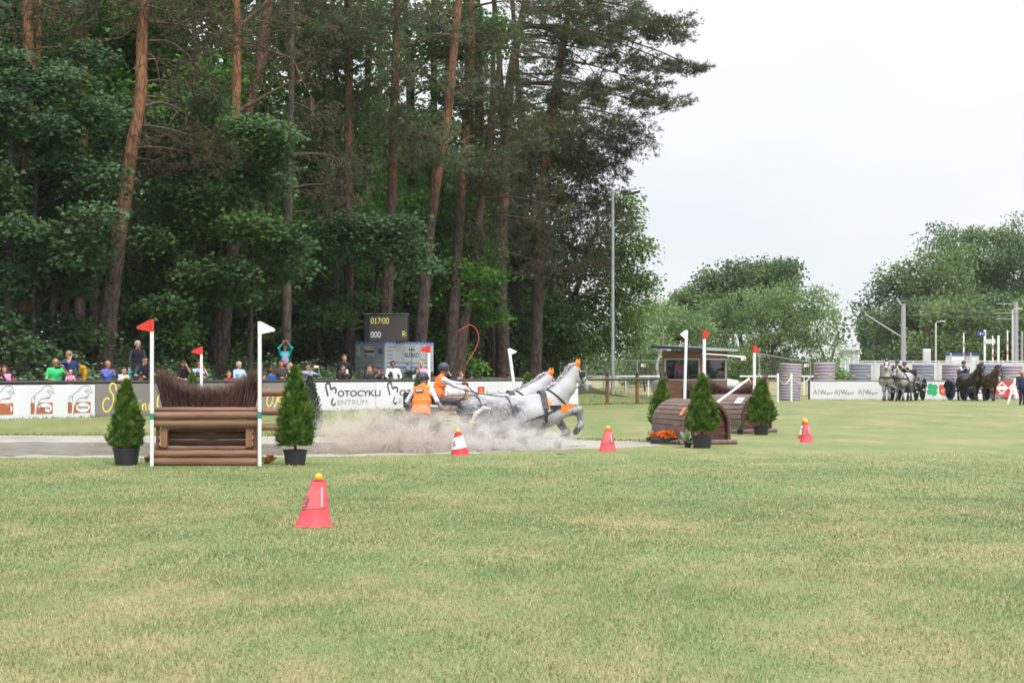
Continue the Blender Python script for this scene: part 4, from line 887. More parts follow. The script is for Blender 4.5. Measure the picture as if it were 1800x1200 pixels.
# ================================================================ FAR BANNER FENCE, DRUMS
Yf = 91.0; gF = gz(xat(1423, Yf), Yf)
M_BAN = mat('white_banner_vinyl', (.74, .75, .78), .45, (.68, .69, .73), nscale=.8)
M_RAILD = mat('dark_rail', (.05, .046, .046), .35)
M_POSTW = mat('stained_post', (.17, .085, .045), .75, (.26, .15, .085), nscale=5, stretch=(4, 4, .6), bump=.3)
def ripple(x, z, ph): return .012 * math.sin(x * 2.3 + ph) + .008 * math.sin(x * 5.1 + z * 2.2 + ph * 2) + .006 * math.sin(z * 4 - x * 1.3 + ph)
def banner(label, s0, w, z0, h, m, ph, org=F0, d=FD, rot=FROT, group=None, zbase=.0):
    p = Vector(org) + Vector(d) * s0; o = thing('banner', label, 'banner', (p.x, p.y, zbase), rot, group)
    nx = max(4, int(w / .22)); nz = 5; mb = MB(); v = []; f = []
    for k in range(2):
        for i in range(nx + 1):
            for j in range(nz + 1):
                x, z = i * w / nx, j * h / nz; v.append((x, ripple(x, z, ph) + k * .004, z0 + z + (.02 * math.sin(i * 1.9 + ph) if j == 0 else 0)))
    q = (nx + 1) * (nz + 1)
    for i in range(nx):
        for j in range(nz):
            a = i * (nz + 1) + j; f += [(a, a + nz + 1, a + nz + 2, a + 1), (q + a, q + a + 1, q + a + nz + 2, q + a + nz + 1)]
    for i in range(nx):
        for jj in (0, nz):
            a = i * (nz + 1) + jj; b = a + nz + 1; f.append((a, b, b + q, a + q))
    mb.add(v, f).build('sheet', m, o, smooth=60); o['ph'] = ph; o['z0'] = z0
    return o
def on_banner(o, name, mb, m, off=.007, lift=0):
    """print flat shapes onto a rippled banner: mb in banner coordinates (x along, z up)"""
    ph = o['ph']; z0 = o['z0']
    mb.v = [(x, ripple(x, z - z0, ph) - off - lift + y, z) for x, y, z in mb.v]
    return mb.build(name, m, o, smooth=0)
def text_on(o, body, x, z, size, m, name='lettering', shear=0, width=None, bold=0, spacing=1.0, off=.008):
    v, f = text_geo(body, size, shear, width=width, bold=bold, spacing=spacing)
    return on_banner(o, name, MB().add([q_ + Vector((x, 0, z)) for q_ in v], f), m, off)
def stroke(pts, w):
    """ribbon of width w along (x, z) points as geometry in the XZ plane"""
    v, f = [], []
    for i, (x, z) in enumerate(pts):
        x0, z0 = pts[max(i - 1, 0)]; x1, z1 = pts[min(i + 1, len(pts) - 1)]; L_ = math.hypot(x1 - x0, z1 - z0) + 1e-9
        ww = w[i] if isinstance(w, (list, tuple)) else w
        nx_, nz_ = -(z1 - z0) / L_ * ww / 2, (x1 - x0) / L_ * ww / 2; v += [(x + nx_, 0, z + nz_), (x - nx_, 0, z - nz_)]
    for i in range(len(pts) - 1): f.append((2 * i, 2 * i + 1, 2 * i + 3, 2 * i + 2))
    return v, f
def disc(cx, cz, rx, rz, n=24, inner=0): 
    if not inner: return [(cx + rx * math.cos(2 * math.pi * k / n), 0, cz + rz * math.sin(2 * math.pi * k / n)) for k in range(n)], [tuple(range(n))]
    v = [(cx + rx * s * math.cos(2 * math.pi * k / n), 0, cz + rz * s * math.sin(2 * math.pi * k / n)) for s in (inner, 1) for k in range(n)]
    return v, [(k, (k + 1) % n, n + (k + 1) % n, n + k) for k in range(n)]
def rect(x0, z0, x1, z1): return [(x0, 0, z0), (x1, 0, z0), (x1, 0, z1), (x0, 0, z1)], [(0, 1, 2, 3)]
INK = mat('dark_print', (.10, .09, .12), .5); INK_GREY = mat('grey_print', (.22, .21, .24), .5); INK_GREEN = mat('green_print', (.03, .42, .17), .5)
INK_RED = mat('red_print', (.62, .06, .06), .5); INK_YEL = mat('yellow_print', (.80, .62, .12), .5); INK_WHITE = mat('white_print', (.78, .78, .8), .5); INK_BROWN = mat('rust_print', (.42, .13, .055), .5); INK_MOTO = mat('brown_print', (.115, .07, .065), .5)
xf = lambda px: xat(px, Yf)
FO, FDx = Vector((0, Yf, 0)), Vector((1, 0, 0))
o = thing('rail_fence', 'dark topped fence carrying the far row of banners', 'fence', (xf(1423), Yf + .08, gF))
MB().tube([(-.02, 0, .97), (xf(1840) - xf(1423), 0, .97)], .045, 8).build('rail', M_RAILD, o)
for i in range(7): MB().box((i * 2.1, .06, .45), (.1, .1, 1.1)).build('post', M_RAILD, o, smooth=0)
ban = banner('white far banner lettered three times in thin grey capitals at the fence end', 0, xf(1560) - xf(1424), 0, .95, M_BAN, .3, Vector((xf(1424), Yf, 0)), FDx, 0, zbase=gF)
for px in (1429, 1466, 1508):
    x = xf(px) - xf(1424); text_on(ban, 'A|W', x, .28, .36, INK_GREY); text_on(ban, 'Forged', x + .42, .28, .22, INK_GREY)
ban = banner('white far banner with two green clover leaves and a coat of arms', 0, xf(1733) - xf(1561), 0, .95, M_BAN, 1.3, Vector((xf(1561), Yf, 0)), FDx, 0, zbase=gF)
for px in (1616, 1639):
    mb = MB(); x = xf(px) - xf(1561)
    for a in range(4): mb.add(*disc(x + .17 * math.cos(a * 1.571 + .6), .53 + .2 * math.sin(a * 1.571 + .6), .16, .16, 12))
    for i, p_ in enumerate(mb.v): mb.v[i] = (p_[0], -.0006 * (i // 12), p_[2])
    mb.add(*stroke([(x, .42), (x + .04, .25), (x + .02, .15)], .07)); on_banner(ban, 'clover_leaf', mb, INK_GREEN)
def coat(o, x, z, s):
    on_banner(o, 'coat_of_arms', MB().add([(x, 0, z + s * .25), (x + s * .42, 0, z), (x + s * .84, 0, z + s * .25), (x + s * .84, 0, z + s), (x, 0, z + s)], [(0, 1, 2, 3, 4)]), INK_RED)
    mb = MB(); mb.add(*disc(x + s * .42, z + s * .55, s * .26, s * .3, 12)); on_banner(o, 'emblem', mb, INK_YEL, .010)
    mb = MB(); mb.add(*disc(x + s * .3, z + s * .66, s * .11, s * .12, 8)); mb.add(*disc(x + s * .54, z + s * .66, s * .11, s * .12, 8)); mb.add(*disc(x + s * .42, z + s * .40, s * .09, s * .12, 8)); on_banner(o, 'emblem_detail', mb, INK_RED, .012)
coat(ban, xf(1651) - xf(1561), .18, .6)
text_on(ban, 'Powiat', xf(1660) - xf(1561), .52, .3, INK_GREY); text_on(ban, 'Szamotulski', xf(1660) - xf(1561), .18, .12, INK_GREY)
ban = banner('red far banner with white diamond emblems', 0, xf(1840) - xf(1733), .12, .84, mat('red_vinyl', (.60, .06, .07), .45), 2.2, Vector((xf(1733), Yf - .01, 0)), FDx, 0, zbase=gF)
on_banner(ban, 'grey_edge', MB().add(*rect(0, .12, xf(1840) - xf(1733), .27)), mat('mauve_print', (.30, .20, .26), .5))
for px in (1741, 1761, 1783):
    x = xf(px) - xf(1733); s_ = .34; z = .62
    mb = MB(); mb.add([(x, 0, z - s_), (x + s_, 0, z), (x, 0, z + s_), (x - s_, 0, z)], [(0, 1, 2, 3)]); on_banner(ban, 'diamond', mb, INK_WHITE, .008)
    mb = MB(); mb.add([(x - .15, 0, z - .1), (x, 0, z - .24), (x + .15, 0, z - .1)], [(0, 1, 2)]); mb.add([(x - .15, 0, z + .1), (x + .15, 0, z + .1), (x, 0, z + .24)], [(0, 1, 2)]); on_banner(ban, 'diamond_core', mb, INK_RED, .011)
    on_banner(ban, 'caption_bar', MB().add(*rect(x - .17, .29, x + .17, .34)), INK_WHITE, .009)

M_LILAC = mat('lilac_plastic', (.36, .30, .37), .55, (.29, .245, .30), nscale=1.3); M_SLATE = mat('slate_plastic', (.20, .21, .27), .55, (.25, .26, .31), nscale=1.3)
def drum(label, px, pt, pb, w, Y, m, tilt=0, ribs=11):
    zt = CH - (pt - HZ) * Y / FPX; x = xat(px, Y); zb = min(gz(x, Y), CH - (pb - HZ) * Y / FPX); r_ = w / 2 * Y / FPX; h = zt - zb
    o = thing('ribbed_drum', label, 'drum', (x, Y, zb), 0, 'ribbed plastic drums along the far fence', rot=(0, tilt, 0)); prof = [(r_ * .94, 0)]
    for i in range(ribs):
        a = h * i / ribs; b = h / ribs; prof += [(r_ * .968, a + b * .10), (r_, a + b * .24), (r_, a + b * .76), (r_ * .968, a + b * .90)]
    prof += [(r_ * .94, h), (r_ * .80, h + .005), (r_ * .78, h - .1), (0, h - .12)]
    MB().lathe(prof, 28).build('shell', m, o, smooth=45)
    q = random.Random(px); mb = MB()
    for k in range(2):
        a0 = R(-150 + 80 * k + q.uniform(-15, 15)); z = h * q.uniform(.64, .70)
        arc = [(math.cos(a0 + .12 * i) * (r_ + .012), math.sin(a0 + .12 * i) * (r_ + .012), z + .012 * (i % 2)) for i in range(5)]; mb.strip(arc, .05, .006, side=(0, 0, 1))
    mb.build('yellow_marking', INK_YEL, o)
    return o
drum('tilted lilac ribbed drum standing in front of the wire fence by the rope posts', 1387, 639, 677, 39, 88, M_LILAC, R(3), 13)
drum('lilac ribbed drum nearest the left end of the far banner fence', 1449, 637, 672, 38, 95, M_LILAC)
drum('slate blue ribbed drum second along the far fence', 1512, 639, 672, 38, 95, M_SLATE)
drum('lilac ribbed drum partly hidden by the two grey horses', 1566, 640, 672, 38, 95, M_LILAC)
drum('slate blue ribbed drum right of the grey horses carriage', 1623, 640, 674, 37, 95, M_SLATE)
drum('lilac ribbed drum left of the driver in the navy vest', 1676, 640, 674, 40, 95, M_LILAC)
drum('slate blue ribbed drum behind the heads of the dark horses', 1736, 640, 674, 38, 95, M_SLATE)
drum('lilac ribbed drum at the far right beside the walking man', 1778, 642, 674, 38, 95, M_LILAC)

# ---- wire fences, rope posts, hut
M_MESH = mat('grey_wire', (.30, .32, .33), .5)
o = thing('wire_fence', 'tall grey wire mesh fence between the wood and the timekeeper hut', 'fence', (xat(985, 96), 96, gz(xat(985, 96), 96)))
L_ = xat(1165, 96) - o.location.x; hz_ = CH - (633 - HZ) * 96 / FPX - o.location.z
for i in range(5): MB().tube([(i * L_ / 4, 0, -.1), (i * L_ / 4, 0, hz_)], .035, 8).build('post', M_GALV, o)
mb = MB(); mb.tube([(0, 0, hz_ - .02), (L_, 0, hz_ - .02)], .02, 5)
for i in range(1, 60): mb.tube([(i * L_ / 60, 0, .05), (i * L_ / 60, 0, hz_)], .004, 3, caps=False)
for i in range(8): mb.tube([(0, .01, .1 + i * hz_ / 8), (L_, .01, .1 + i * hz_ / 8)], .004, 3, caps=False)
mb.build('mesh', M_MESH, o)
for i, px in enumerate((1131,)): pass
o = thing('site_fence', 'temporary wire fence panel standing right of the timekeeper hut', 'fence', (xat(1335, 92), 92, gz(xat(1335, 92), 92)), R(4))
L_ = xat(1426, 92) - xat(1335, 92)
za, zb = CH - (622 - HZ) * 92 / FPX - o.location.z, CH - (636 - HZ) * 92 / FPX - o.location.z
for x, z in ((0, za), (L_, zb)): MB().tube([(x, 0, -.05), (x, 0, z)], .03, 8).build('post', M_GALV, o)
mb = MB(); mb.tube([(0, 0, za), (L_, 0, zb)], .025, 6)
for i in range(1, 26): mb.tube([(i * L_ / 26, 0, .1), (i * L_ / 26, 0, za + (zb - za) * i / 26)], .004, 3, caps=False)
mb.build('mesh', M_MESH, o)
for px in (1131, 1418, 1307): 
    Y_ = 91.6 if px > 1300 else 95.8; p_ = at(px, 642 if px != 1307 else 631, Y_)
    o = thing('notice', {1131: 'small orange notice on the wire fence left of the hut', 1418: 'small orange notice on the temporary fence panel', 1307: 'small orange notice just right of the hut'}[px], 'notice', p_)
    MB().box((0, 0, 0), (.28, .01, .16)).build('sheet', M_WHITE, o); MB().box((.06, -.009, 0), (.13, .006, .12)).build('orange_field', mat('orange_print', (.75, .30, .06), .5), o)
# white arena boards behind
for a, b, Y_, lab in ((1000, 1160, 93, 'low white rail on the grass left of the hut'), (1300, 1430, 100, 'low white rail on the grass right of the hut')):
    x0, x1 = xat(a, Y_), xat(b, Y_); g = gz(x0, Y_); zr = CH - (661 - HZ) * Y_ / FPX
    o = thing('low_rail', lab, 'rail', (x0, Y_, min(g, zr - .3))); MB().box(((x1 - x0) / 2, 0, zr - o.location.z), (x1 - x0, .06, .1)).build('rail', M_WHITE, o)
    for i in range(4): MB().box(((i + .5) * (x1 - x0) / 4, .05, (zr - o.location.z) / 2), (.07, .05, zr - o.location.z)).build('post', M_WHITE, o)
rp = [(1334, 690, 655, 84), (1367, 700, 659, 82), (1391, 696, 659, 84), (1424, 690, 660, 90)]
prev = None
for i, (px, pb, pt, Y_) in enumerate(rp):
    x = xat(px, Y_); g = gz(x, Y_); zt = CH - (pt - HZ) * Y_ / FPX
    if i in (1, 2):
        o = thing('rope_post', ['', 'white rope post nearest the conifer at the barrel jumps', 'white rope post in front of the tilted lilac drum'][i], 'post', (x, Y_, g), 0, 'white rope posts'); MB().tube([(0, 0, -.1), (0, 0, zt - g)], .055, 8).build('pole', M_WHITE, o); MB().sphere((0, 0, zt - g + .02), .06, 8, 5).build('cap', M_WHITE, o)
    cur = Vector((x, Y_, zt - .05))
    if prev is not None: tag(MB().tube(bez(prev, cur, -.75, 9), .016, 5).build('rope', M_WHITE, None), ['', 'white rope sagging to the left rope post', 'white rope sagging between the two rope posts', 'white rope running on behind the tilted drum'][i], 'rope', 'white ropes right of the hut')
    prev = cur
# floodlight mast
def flood(o, h):
    MB().box((.45, 0, h + .02), (1.35, .07, .06), rot=Matrix.Rotation(R(-8), 3, 'Y')).build('arm', M_GALV, o)
    MB().bbox((.9, 0, h - .1), (.8, .3, .1), .03, rot=Matrix.Rotation(R(-12), 3, 'Y')).build('lamp', M_BLACK, o)
    MB().bbox((.55, 0, h - .02), (.35, .25, .12), .03).build('driver_box', M_BLACK, o); MB().tube([(.95, 0, h - .4), (.95, 0, h - .12)], .012, 4).build('cable', M_BLACK, o)
post('floodlight_mast', 'tall slim grey floodlight mast at the right edge of the wood', 'mast', 1077, 80, 336, .09, M_GALV, extra=flood)
# ================================================================ TIMEKEEPER HUT
M_CLAD = mat('brown_cladding', (.16, .075, .045), .7, (.22, .115, .07), nscale=3, stretch=(.5, .5, 6), bump=.3)
M_CLAD_IN = mat('inner_cladding', (.22, .13, .085), .8, (.28, .17, .11), nscale=3, stretch=(.5, .5, 6))
M_SLATE_ROOF = mat('roof_felt', (.22, .23, .26), .6, (.17, .18, .21), nscale=3); M_FASCIA = mat('navy_fascia', (.025, .035, .07), .5); M_ALU = mat('aluminium_frame', (.50, .51, .53), .4, metal=.4)
def glass(name, tint=(.85, .9, .9), mixf=.88):
    m = bpy.data.materials.new(name); m.use_nodes = True; N, L = m.node_tree.nodes, m.node_tree.links; N.remove(N['Principled BSDF'])
    g = N.new('ShaderNodeBsdfGlossy'); g.inputs['Roughness'].default_value = .03; t_ = N.new('ShaderNodeBsdfTransparent'); t_.inputs['Color'].default_value = (*tint, 1); mx = N.new('ShaderNodeMixShader'); fr = N.new('ShaderNodeFresnel'); fr.inputs[0].default_value = 1.5
    L.new(fr.outputs[0], mx.inputs[0]); L.new(t_.outputs[0], mx.inputs[1]); L.new(g.outputs[0], mx.inputs[2]); L.new(mx.outputs[0], N['Material Output'].inputs['Surface']); return m
M_PANE = glass('window_pane')
HY = 78.0; hk = HY / FPX
hx = xat(1233, HY); hg = gz(hx, HY)
hut = thing('timekeeper_hut', 'small brown clad timekeeper hut with big windows and flat lean roof', 'hut', (hx, HY, hg), R(-30))
# local axes: front-left wall runs from the corner (0,0) along -x ; front-right wall from the corner along +y
HA, HB = 1.9, 2.85                     # wall lengths; corner nearest the camera
Z_S, Z_H, Z_T = 1.05, 2.05, 2.42        # sill, head, wall top
def hwall(L_, place, nm_win, back=False):
    nb = 5
    for i in range(nb):
        z0, z1 = Z_S * i / nb, Z_S * (i + 1) / nb
        MB().box(place(L_ / 2, (z0 + z1) / 2, 0), place.dim(L_ - .02, z1 - z0 - .012, .06)).build('board', M_CLAD, hut, smooth=0)
    MB().box(place(L_ / 2, (Z_H + Z_T) / 2, 0), place.dim(L_ - .02, Z_T - Z_H - .01, .06)).build('board', M_CLAD, hut, smooth=0)
    if back:
        for i in range(4): MB().box(place(L_ / 2, Z_S + (i + .5) * .25, 0), place.dim(L_ - .02, .238, .06)).build('board', M_CLAD_IN, hut, smooth=0)
        return
    fr = MB(); f_ = .05
    fr.box(place(L_ / 2, Z_S + f_ / 2, -.01), place.dim(L_ - .14, f_, .09)); fr.box(place(L_ / 2, Z_H - f_ / 2, -.01), place.dim(L_ - .14, f_, .09))
    for u in (.07 + f_ / 2, L_ - .07 - f_ / 2): fr.box(place(u, (Z_S + Z_H) / 2, -.01), place.dim(f_, Z_H - Z_S - 2 * f_, .09))
    w = fr.build('window', M_ALU, hut, smooth=0)
    MB().box(place(L_ / 2, (Z_S + Z_H) / 2, .0), place.dim(L_ - .24, Z_H - Z_S - 2 * f_, .008)).build('pane', M_PANE, w, smooth=0)
class PL:
    def __init__(s, f, g): s.f, s.g = f, g
    def __call__(s, u, z, n): return s.f(u, z, n)
    def dim(s, a, b, c): return s.g(a, b, c)
hwall(HA, PL(lambda u, z, n: (-u, n, z), lambda a, b, c: (a, c, b)), 'w')
hwall(HB, PL(lambda u, z, n: (-n, u, z), lambda a, b, c: (c, a, b)), 'w')
hwall(HB, PL(lambda u, z, n: (-HA + n, u, z), lambda a, b, c: (c, a, b)), 'w')
hwall(HA, PL(lambda u, z, n: (-u, HB - n, z), lambda a, b, c: (a, c, b)), 'w', True)
for x, y in ((0, 0), (-HA, 0), (0, HB), (-HA, HB)): MB().box((x, y, Z_T / 2), (.09, .09, Z_T)).build('corner_post', M_CLAD, hut, smooth=0)
MB().box((-HA / 2, HB / 2, -.02), (HA, HB, .1)).build('floor', M_CLAD_IN, hut, smooth=0)
rf = MB(); rf.add([(-HA - .45, -.35, 2.55), (.38, -.35, 2.42), (.38, HB + .5, 2.42), (-HA - .45, HB + .5, 2.55), (-HA - .45, -.35, 2.68), (.38, -.35, 2.52), (.38, HB + .5, 2.52), (-HA - .45, HB + .5, 2.68)], [(0, 3, 2, 1), (4, 5, 6, 7), (0, 1, 5, 4), (1, 2, 6, 5), (2, 3, 7, 6), (3, 0, 4, 7)])
roof = rf.build('roof', M_SLATE_ROOF, hut, smooth=0)
MB().add([(-HA - .46, -.38, 2.53), (.40, -.38, 2.40), (.40, -.355, 2.40), (-HA - .46, -.355, 2.53), (-HA - .46, -.38, 2.66), (.40, -.38, 2.51), (.40, -.355, 2.51), (-HA - .46, -.355, 2.66)], [(0, 3, 2, 1), (4, 5, 6, 7), (0, 1, 5, 4), (1, 2, 6, 5), (2, 3, 7, 6), (3, 0, 4, 7)]).build('fascia', M_FASCIA, roof, smooth=0)
MB().box((.40, HB / 2 + .07, 2.46), (.03, HB + .85, .09)).build('gutter', M_ALU, roof, smooth=0)
MB().box((-.6, .2, .80), (1.1, .25, .04)).build('desk', M_CLAD_IN, hut, smooth=0)
tag(MB().add([Vector((0, 0, 0)), Vector((2.0, .2, -.12)), Vector((2.05, .22, -.2)), Vector((1.0, .1, -.06)), Vector((0, .02, .04)), Vector((2.0, .24, -.1))], [(0, 3, 2, 1, 5, 4)]).build('awning', M_WHITE, None, loc=at(1234, 622, HY - .4)), 'white awning strip stretched from the hut corner towards the red flag', 'awning')

# white car standing behind the hut
CY = 84.0
car = thing('parked_car', 'white car parked behind the hut, seen through its window', 'car', (xat(1222, CY), CY, gz(xat(1222, CY), CY)), R(8))
M_CAR = mat('white_car_paint', (.72, .73, .75), .25); M_CGL = mat('car_glass', (.16, .2, .23), .1); M_TYRE = mat('tyre_rubber', (.018, .018, .02), .8); M_RIM = mat('alloy_rim', (.45, .46, .48), .35, metal=.6)
prof = [(-2.0, .35), (-2.05, .7), (-1.95, .95), (-1.2, 1.02), (-.55, 1.42), (.55, 1.46), (1.35, 1.08), (1.95, .98), (2.05, .6), (2.0, .35)]
mb = MB(); n_ = len(prof); rows = []
for y, k in ((-.82, .0), (-.74, 1), (.74, 1), (.82, 0)):
    rows.append([Vector((x, y * (.86 if z > 1.1 else 1), z)) for x, z in prof])
v = [p_ for r_ in rows for p_ in r_]; f = [tuple(reversed(range(n_))), tuple(range(3 * n_, 4 * n_))]
for a in range(3):
    for i in range(n_): f.append((a * n_ + i, a * n_ + (i + 1) % n_, (a + 1) * n_ + (i + 1) % n_, (a + 1) * n_ + i))
mb.add(v, f).build('body', M_CAR, car, smooth=50)
for x, w_ in ((-.62, .62), (.2, .9)): MB().prism([(x - w_ / 2 + .12 * (x < 0), 1.06), (x + w_ / 2 + .1 * (x > 0), 1.06), (x + w_ / 2 - .1 * (x > 0), 1.38), (x - w_ / 2 + .32 * (x < 0), 1.38)], -.815, -.735).build('side_window', M_CGL, car, smooth=0)
for x in (-1.25, 1.28):
    for y in (-.74, .74):
        rot = Matrix.Rotation(R(90), 3, 'X'); wh = MB().lathe([(.2, -.1), (.31, -.1), (.33, -.06), (.33, .06), (.31, .1), (.2, .1)], 20, (x, y, .33), rot=rot).build('wheel', M_TYRE, car); MB().lathe([(0, -.09), (.2, -.09), (.2, .09), (0, .09)], 14, (x, y, .33), rot=rot).build('rim', M_RIM, wh)
v, f = text_geo('7', .42, bold=.01); MB().add([q_ + Vector((-1.25, -.835, .62)) for q_ in v], f).build('number', INK, car, smooth=0)

# ================================================================ RAIL FENCE AND ITS BANNERS
fence = thing('rail_fence', 'long dark railed arena fence with wooden posts and black lantern caps', 'fence', (F0.x, F0.y, 0), FROT)
RZ = 1.335
S_END = 36.0
rail = MB()
rp_ = [(s, 0, RZ) for s in np.linspace(-4.2, S_END, 20)]
rail.tube(rp_, .055, 10).build('rail', M_RAILD, fence)
_t = thing('tmp', 'x', 'x'); bpy.data.objects.remove(_t)
FINV = fence.matrix_basis.inverted()
def f_at(s, t=0.0): return F0 + FD * s + FN * t
posts0 = None
for i in range(-2, 16):
    s = .55 + 2.36 * i
    if s > S_END: break
    p = f_at(s); g = gz(p.x, p.y)
    pb = MB().bbox((s, .10, (g + RZ + .16) / 2 - .1), (.13, .13, RZ + .16 - g + .2), .01).build('post', M_POSTW, fence, smooth=30)
    cap = MB().lathe([(.075, 0), (.085, .01), (.085, .05), (.04, .06), (.045, .08), (.075, .09), (.065, .14), (.03, .17), (.025, .19), (0, .20)], 10, (s, .10, RZ + .15)).build('lantern_cap', M_BLACK, pb)
def s_of(px): 
    k = (px - 900) / 3000; Y = 52.0 / (.761 - k); return (Y - 49) / .7958
Bz0, Bh = .31, 1.0
def bzb(s): p = f_at(s); return gz(p.x, p.y)
def fban(label, pa, pb_, m, ph):
    sa, sb = s_of(pa), s_of(pb_); g = (bzb(sa) + bzb(sb)) / 2
    o = banner(label, sa, sb - sa, 0, 1.0, m, ph, F0 - FN * .075, FD, FROT, zbase=g + .005); o['sa'] = sa
    return o, (lambda px: s_of(px) - sa)
# horse-outline banners
def horse_logo(o, x, w, z):
    k = w / 41.0
    P = lambda pts: [(x + a * k, (64 - .88 * b) / 62.0) for a, b in pts]
    mb = MB(); L_ = .012
    for pts in ([(7, 30), (9, 24), (14, 18), (20, 14), (23, 8), (29, 4), (36, 4), (40, 8), (42, 15), (44, 21), (41, 20), (38, 16), (36, 14)], [(36, 11), (34, 14), (33, 18), (30, 14)], [(33, 18), (36, 21), (38, 24), (34, 28), (27, 30), (20, 31), (16, 36), (12, 44), (11, 56), (10, 66)], [(7, 30), (5, 24), (2, 30), (2, 40), (4, 54)], [(8, 26), (8, 36), (7, 48)], [(28, 29), (32, 31), (36, 29)]):
        mb.add(*stroke(P(pts), L_))
    on_banner(o, 'horse_outline', mb, INK, .010)
    mb = MB(); mb.add([(q_[0], 0, q_[1]) for q_ in P([(10, 39), (16, 39), (12, 50), (11, 60), (12, 62), (41, 62), (41, 39)])][::-1] if False else [(q_[0], 0, q_[1]) for q_ in P([(16, 39), (41, 39), (41, 62), (11, 62), (11.5, 50)])], [(0, 1, 2, 3, 4)])
    mb.add([(q_[0], 0, q_[1]) for q_ in P([(0, 39), (6, 39), (8, 50), (7, 62), (0, 62)])], [(0, 1, 2, 3, 4)]); on_banner(o, 'rust_block', mb, INK_BROWN, .007)
    c = P([(27, 50.5)])[0]; mb = MB(); mb.add(*disc(c[0], c[1], 12.6 * k, .145)); on_banner(o, 'white_oval', mb, INK_WHITE, .0085)
    text_on(o, 'fenix', P([(17, 53.5)])[0][0], P([(17, 53.5)])[0][1], .17, INK, width=20 * k, bold=.002, off=.0105)
o, X = fban('white banner with jumping horse outlines over rust coloured fenix blocks', -62, 163, M_BAN, .7)
for px in (-20, 50, 116):
    w = X(px + 39) - X(px); horse_logo(o, X(px), w, .18)
# taupe script banner
M_TAUPE = mat('taupe_vinyl', (.245, .225, .215), .5, (.215, .20, .19), nscale=.9)
o, X = fban('taupe banner with yellow handwritten stud farm lettering behind the brush fence', 164, 551, M_TAUPE, 1.9)
def script(o, glyphs, x, z, k, m):
    mb = MB()
    for pts, w in glyphs:
        pp = [Vector((a, b, 0)) for a, b in pts]; sm, _ = smooth_path(pp, [0] * len(pp), 5)
        mb.add(*stroke([(x + p.x * k + p.y * k * .0, z + p.y * k) for p in sm], w))
    on_banner(o, 'script_lettering', mb, m, .010)
def script_S(dx): return [([(dx + 12, 26), (dx + 11, 33), (dx + 6, 35), (dx + 3, 31), (dx + 4, 26), (dx + 8, 21), (dx + 8, 12), (dx + 3, 4), (dx - 3, 2), (dx - 7, 7), (dx - 6, 14), (dx - 1, 18), (dx + 3, 16)], 0.058)]
def script_o(dx): return [([(dx + 5, 10), (dx + 2, 11), (dx, 7), (dx + 1, 3), (dx + 4, 4), (dx + 5, 10), (dx + 5, 5), (dx + 7, 3)], 0.058)]
def script_n(dx): return [([(dx, 10), (dx, 3)], 0.065), ([(dx, 7), (dx + 3, 10.5), (dx + 5, 9), (dx + 5, 4), (dx + 7, 3)], 0.051)]
def script_i(dx): return [([(dx, 10), (dx, 5), (dx + 2, 3)], 0.065), ([(dx + .5, 13.5), (dx + 1.2, 14.6)], 0.072)]
def script_t(dx): return [([(dx + 1, 18), (dx, 6), (dx + 1, 3), (dx + 3, 4)], 0.065), ([(dx - 2, 11), (dx + 4, 12)], 0.043)]
def script_d(dx): return script_o(dx) + [([(dx + 6.5, 20), (dx + 5, 10), (dx + 5, 5), (dx + 7, 3)], 0.058)]
w = X(184) - X(174); k = w / 10
script(o, script_S(0), X(187) - 6 * k + .1, .10, .026, INK_YEL)
xx = X(187) + .30
for g in (script_t(0), script_o(5), script_d(14), script_n(25), script_i(35), script_n(40), script_o(50)): script(o, g, xx, .10, .026, INK_YEL)
script(o, [([(9, 20), (5, 22), (1, 17), (0, 9), (3, 3), (8, 3), (11, 7), (11, 11), (7, 11)], 0.072)], X(273), .10, .026, INK_YEL)
for a, g in enumerate((script_i(0), script_n(8), script_o(18))): script(o, g, X(415), .10, .026, INK_YEL)
script(o, script_o(0), X(450), .10, .026, INK_YEL)
script(o, [([(14, 20), (8, 21), (2, 15), (1, 8), (5, 4), (10, 8), (12, 15), (10, 20)], 0.065), ([(24, 21), (20, 12), (15, 3), (10, 1)], 0.072), ([(34, 20), (22, 12), (28, 8), (30, 3), (34, 5)], 0.065)], X(464), .10, .026, INK_YEL)
script(o, script_i(0) + script_n(5) + script_o(14), X(505), .10, .026, INK_YEL)
# motorcycle centre banners
def moto(o, X, px):
    x = X(px); k = (X(px + 100) - x) / 100
    mb = MB(); pts = [(5, 33), (2, 48), (1, 58), (4, 63), (8, 61), (9, 54), (11, 49), (15, 52), (19, 50), (20, 44), (18, 40)]
    sm, _ = smooth_path([Vector((a, b, 0)) for a, b in pts], [0] * len(pts), 4); mb.add(*stroke([(x + p.x * k * .9, .02 + p.y * .0152) for p in sm], .075)); on_banner(o, 'horn_emblem', mb, INK_MOTO, .008)
    mb = MB(); pts = [(15, 28), (12, 20), (13, 14), (17, 12), (19, 17)]; sm, _ = smooth_path([Vector((a, b, 0)) for a, b in pts], [0] * len(pts), 4); mb.add(*stroke([(x + p.x * k * .9, .02 + p.y * .0152) for p in sm], .07)); on_banner(o, 'horn_emblem', mb, INK_MOTO, .008)
    text_on(o, 'OTOCYKLI', x + 21 * k, .50, .30, INK_MOTO, width=76 * k, bold=.006); text_on(o, 'ENTRUM', x + 21 * k, .20, .26, mat('thin_print', (.36, .33, .34), .5), width=53 * k)
o, X = fban('white banner reading motocykli centrum right of the tall potted conifer', 552, 657, M_BAN, 2.6); moto(o, X, 568)
o, X = fban('white motocykli centrum banner partly hidden behind the groom', 657.6, 764, M_BAN, 3.7); moto(o, X, 677)
def powiat(o, X, px, sc=1.0):
    coat(o, X(px), .30, .50); text_on(o, 'Powiat Szamotulski', X(px + 16), .42, .30, INK_GREY, width=X(px + 66) - X(px + 16))
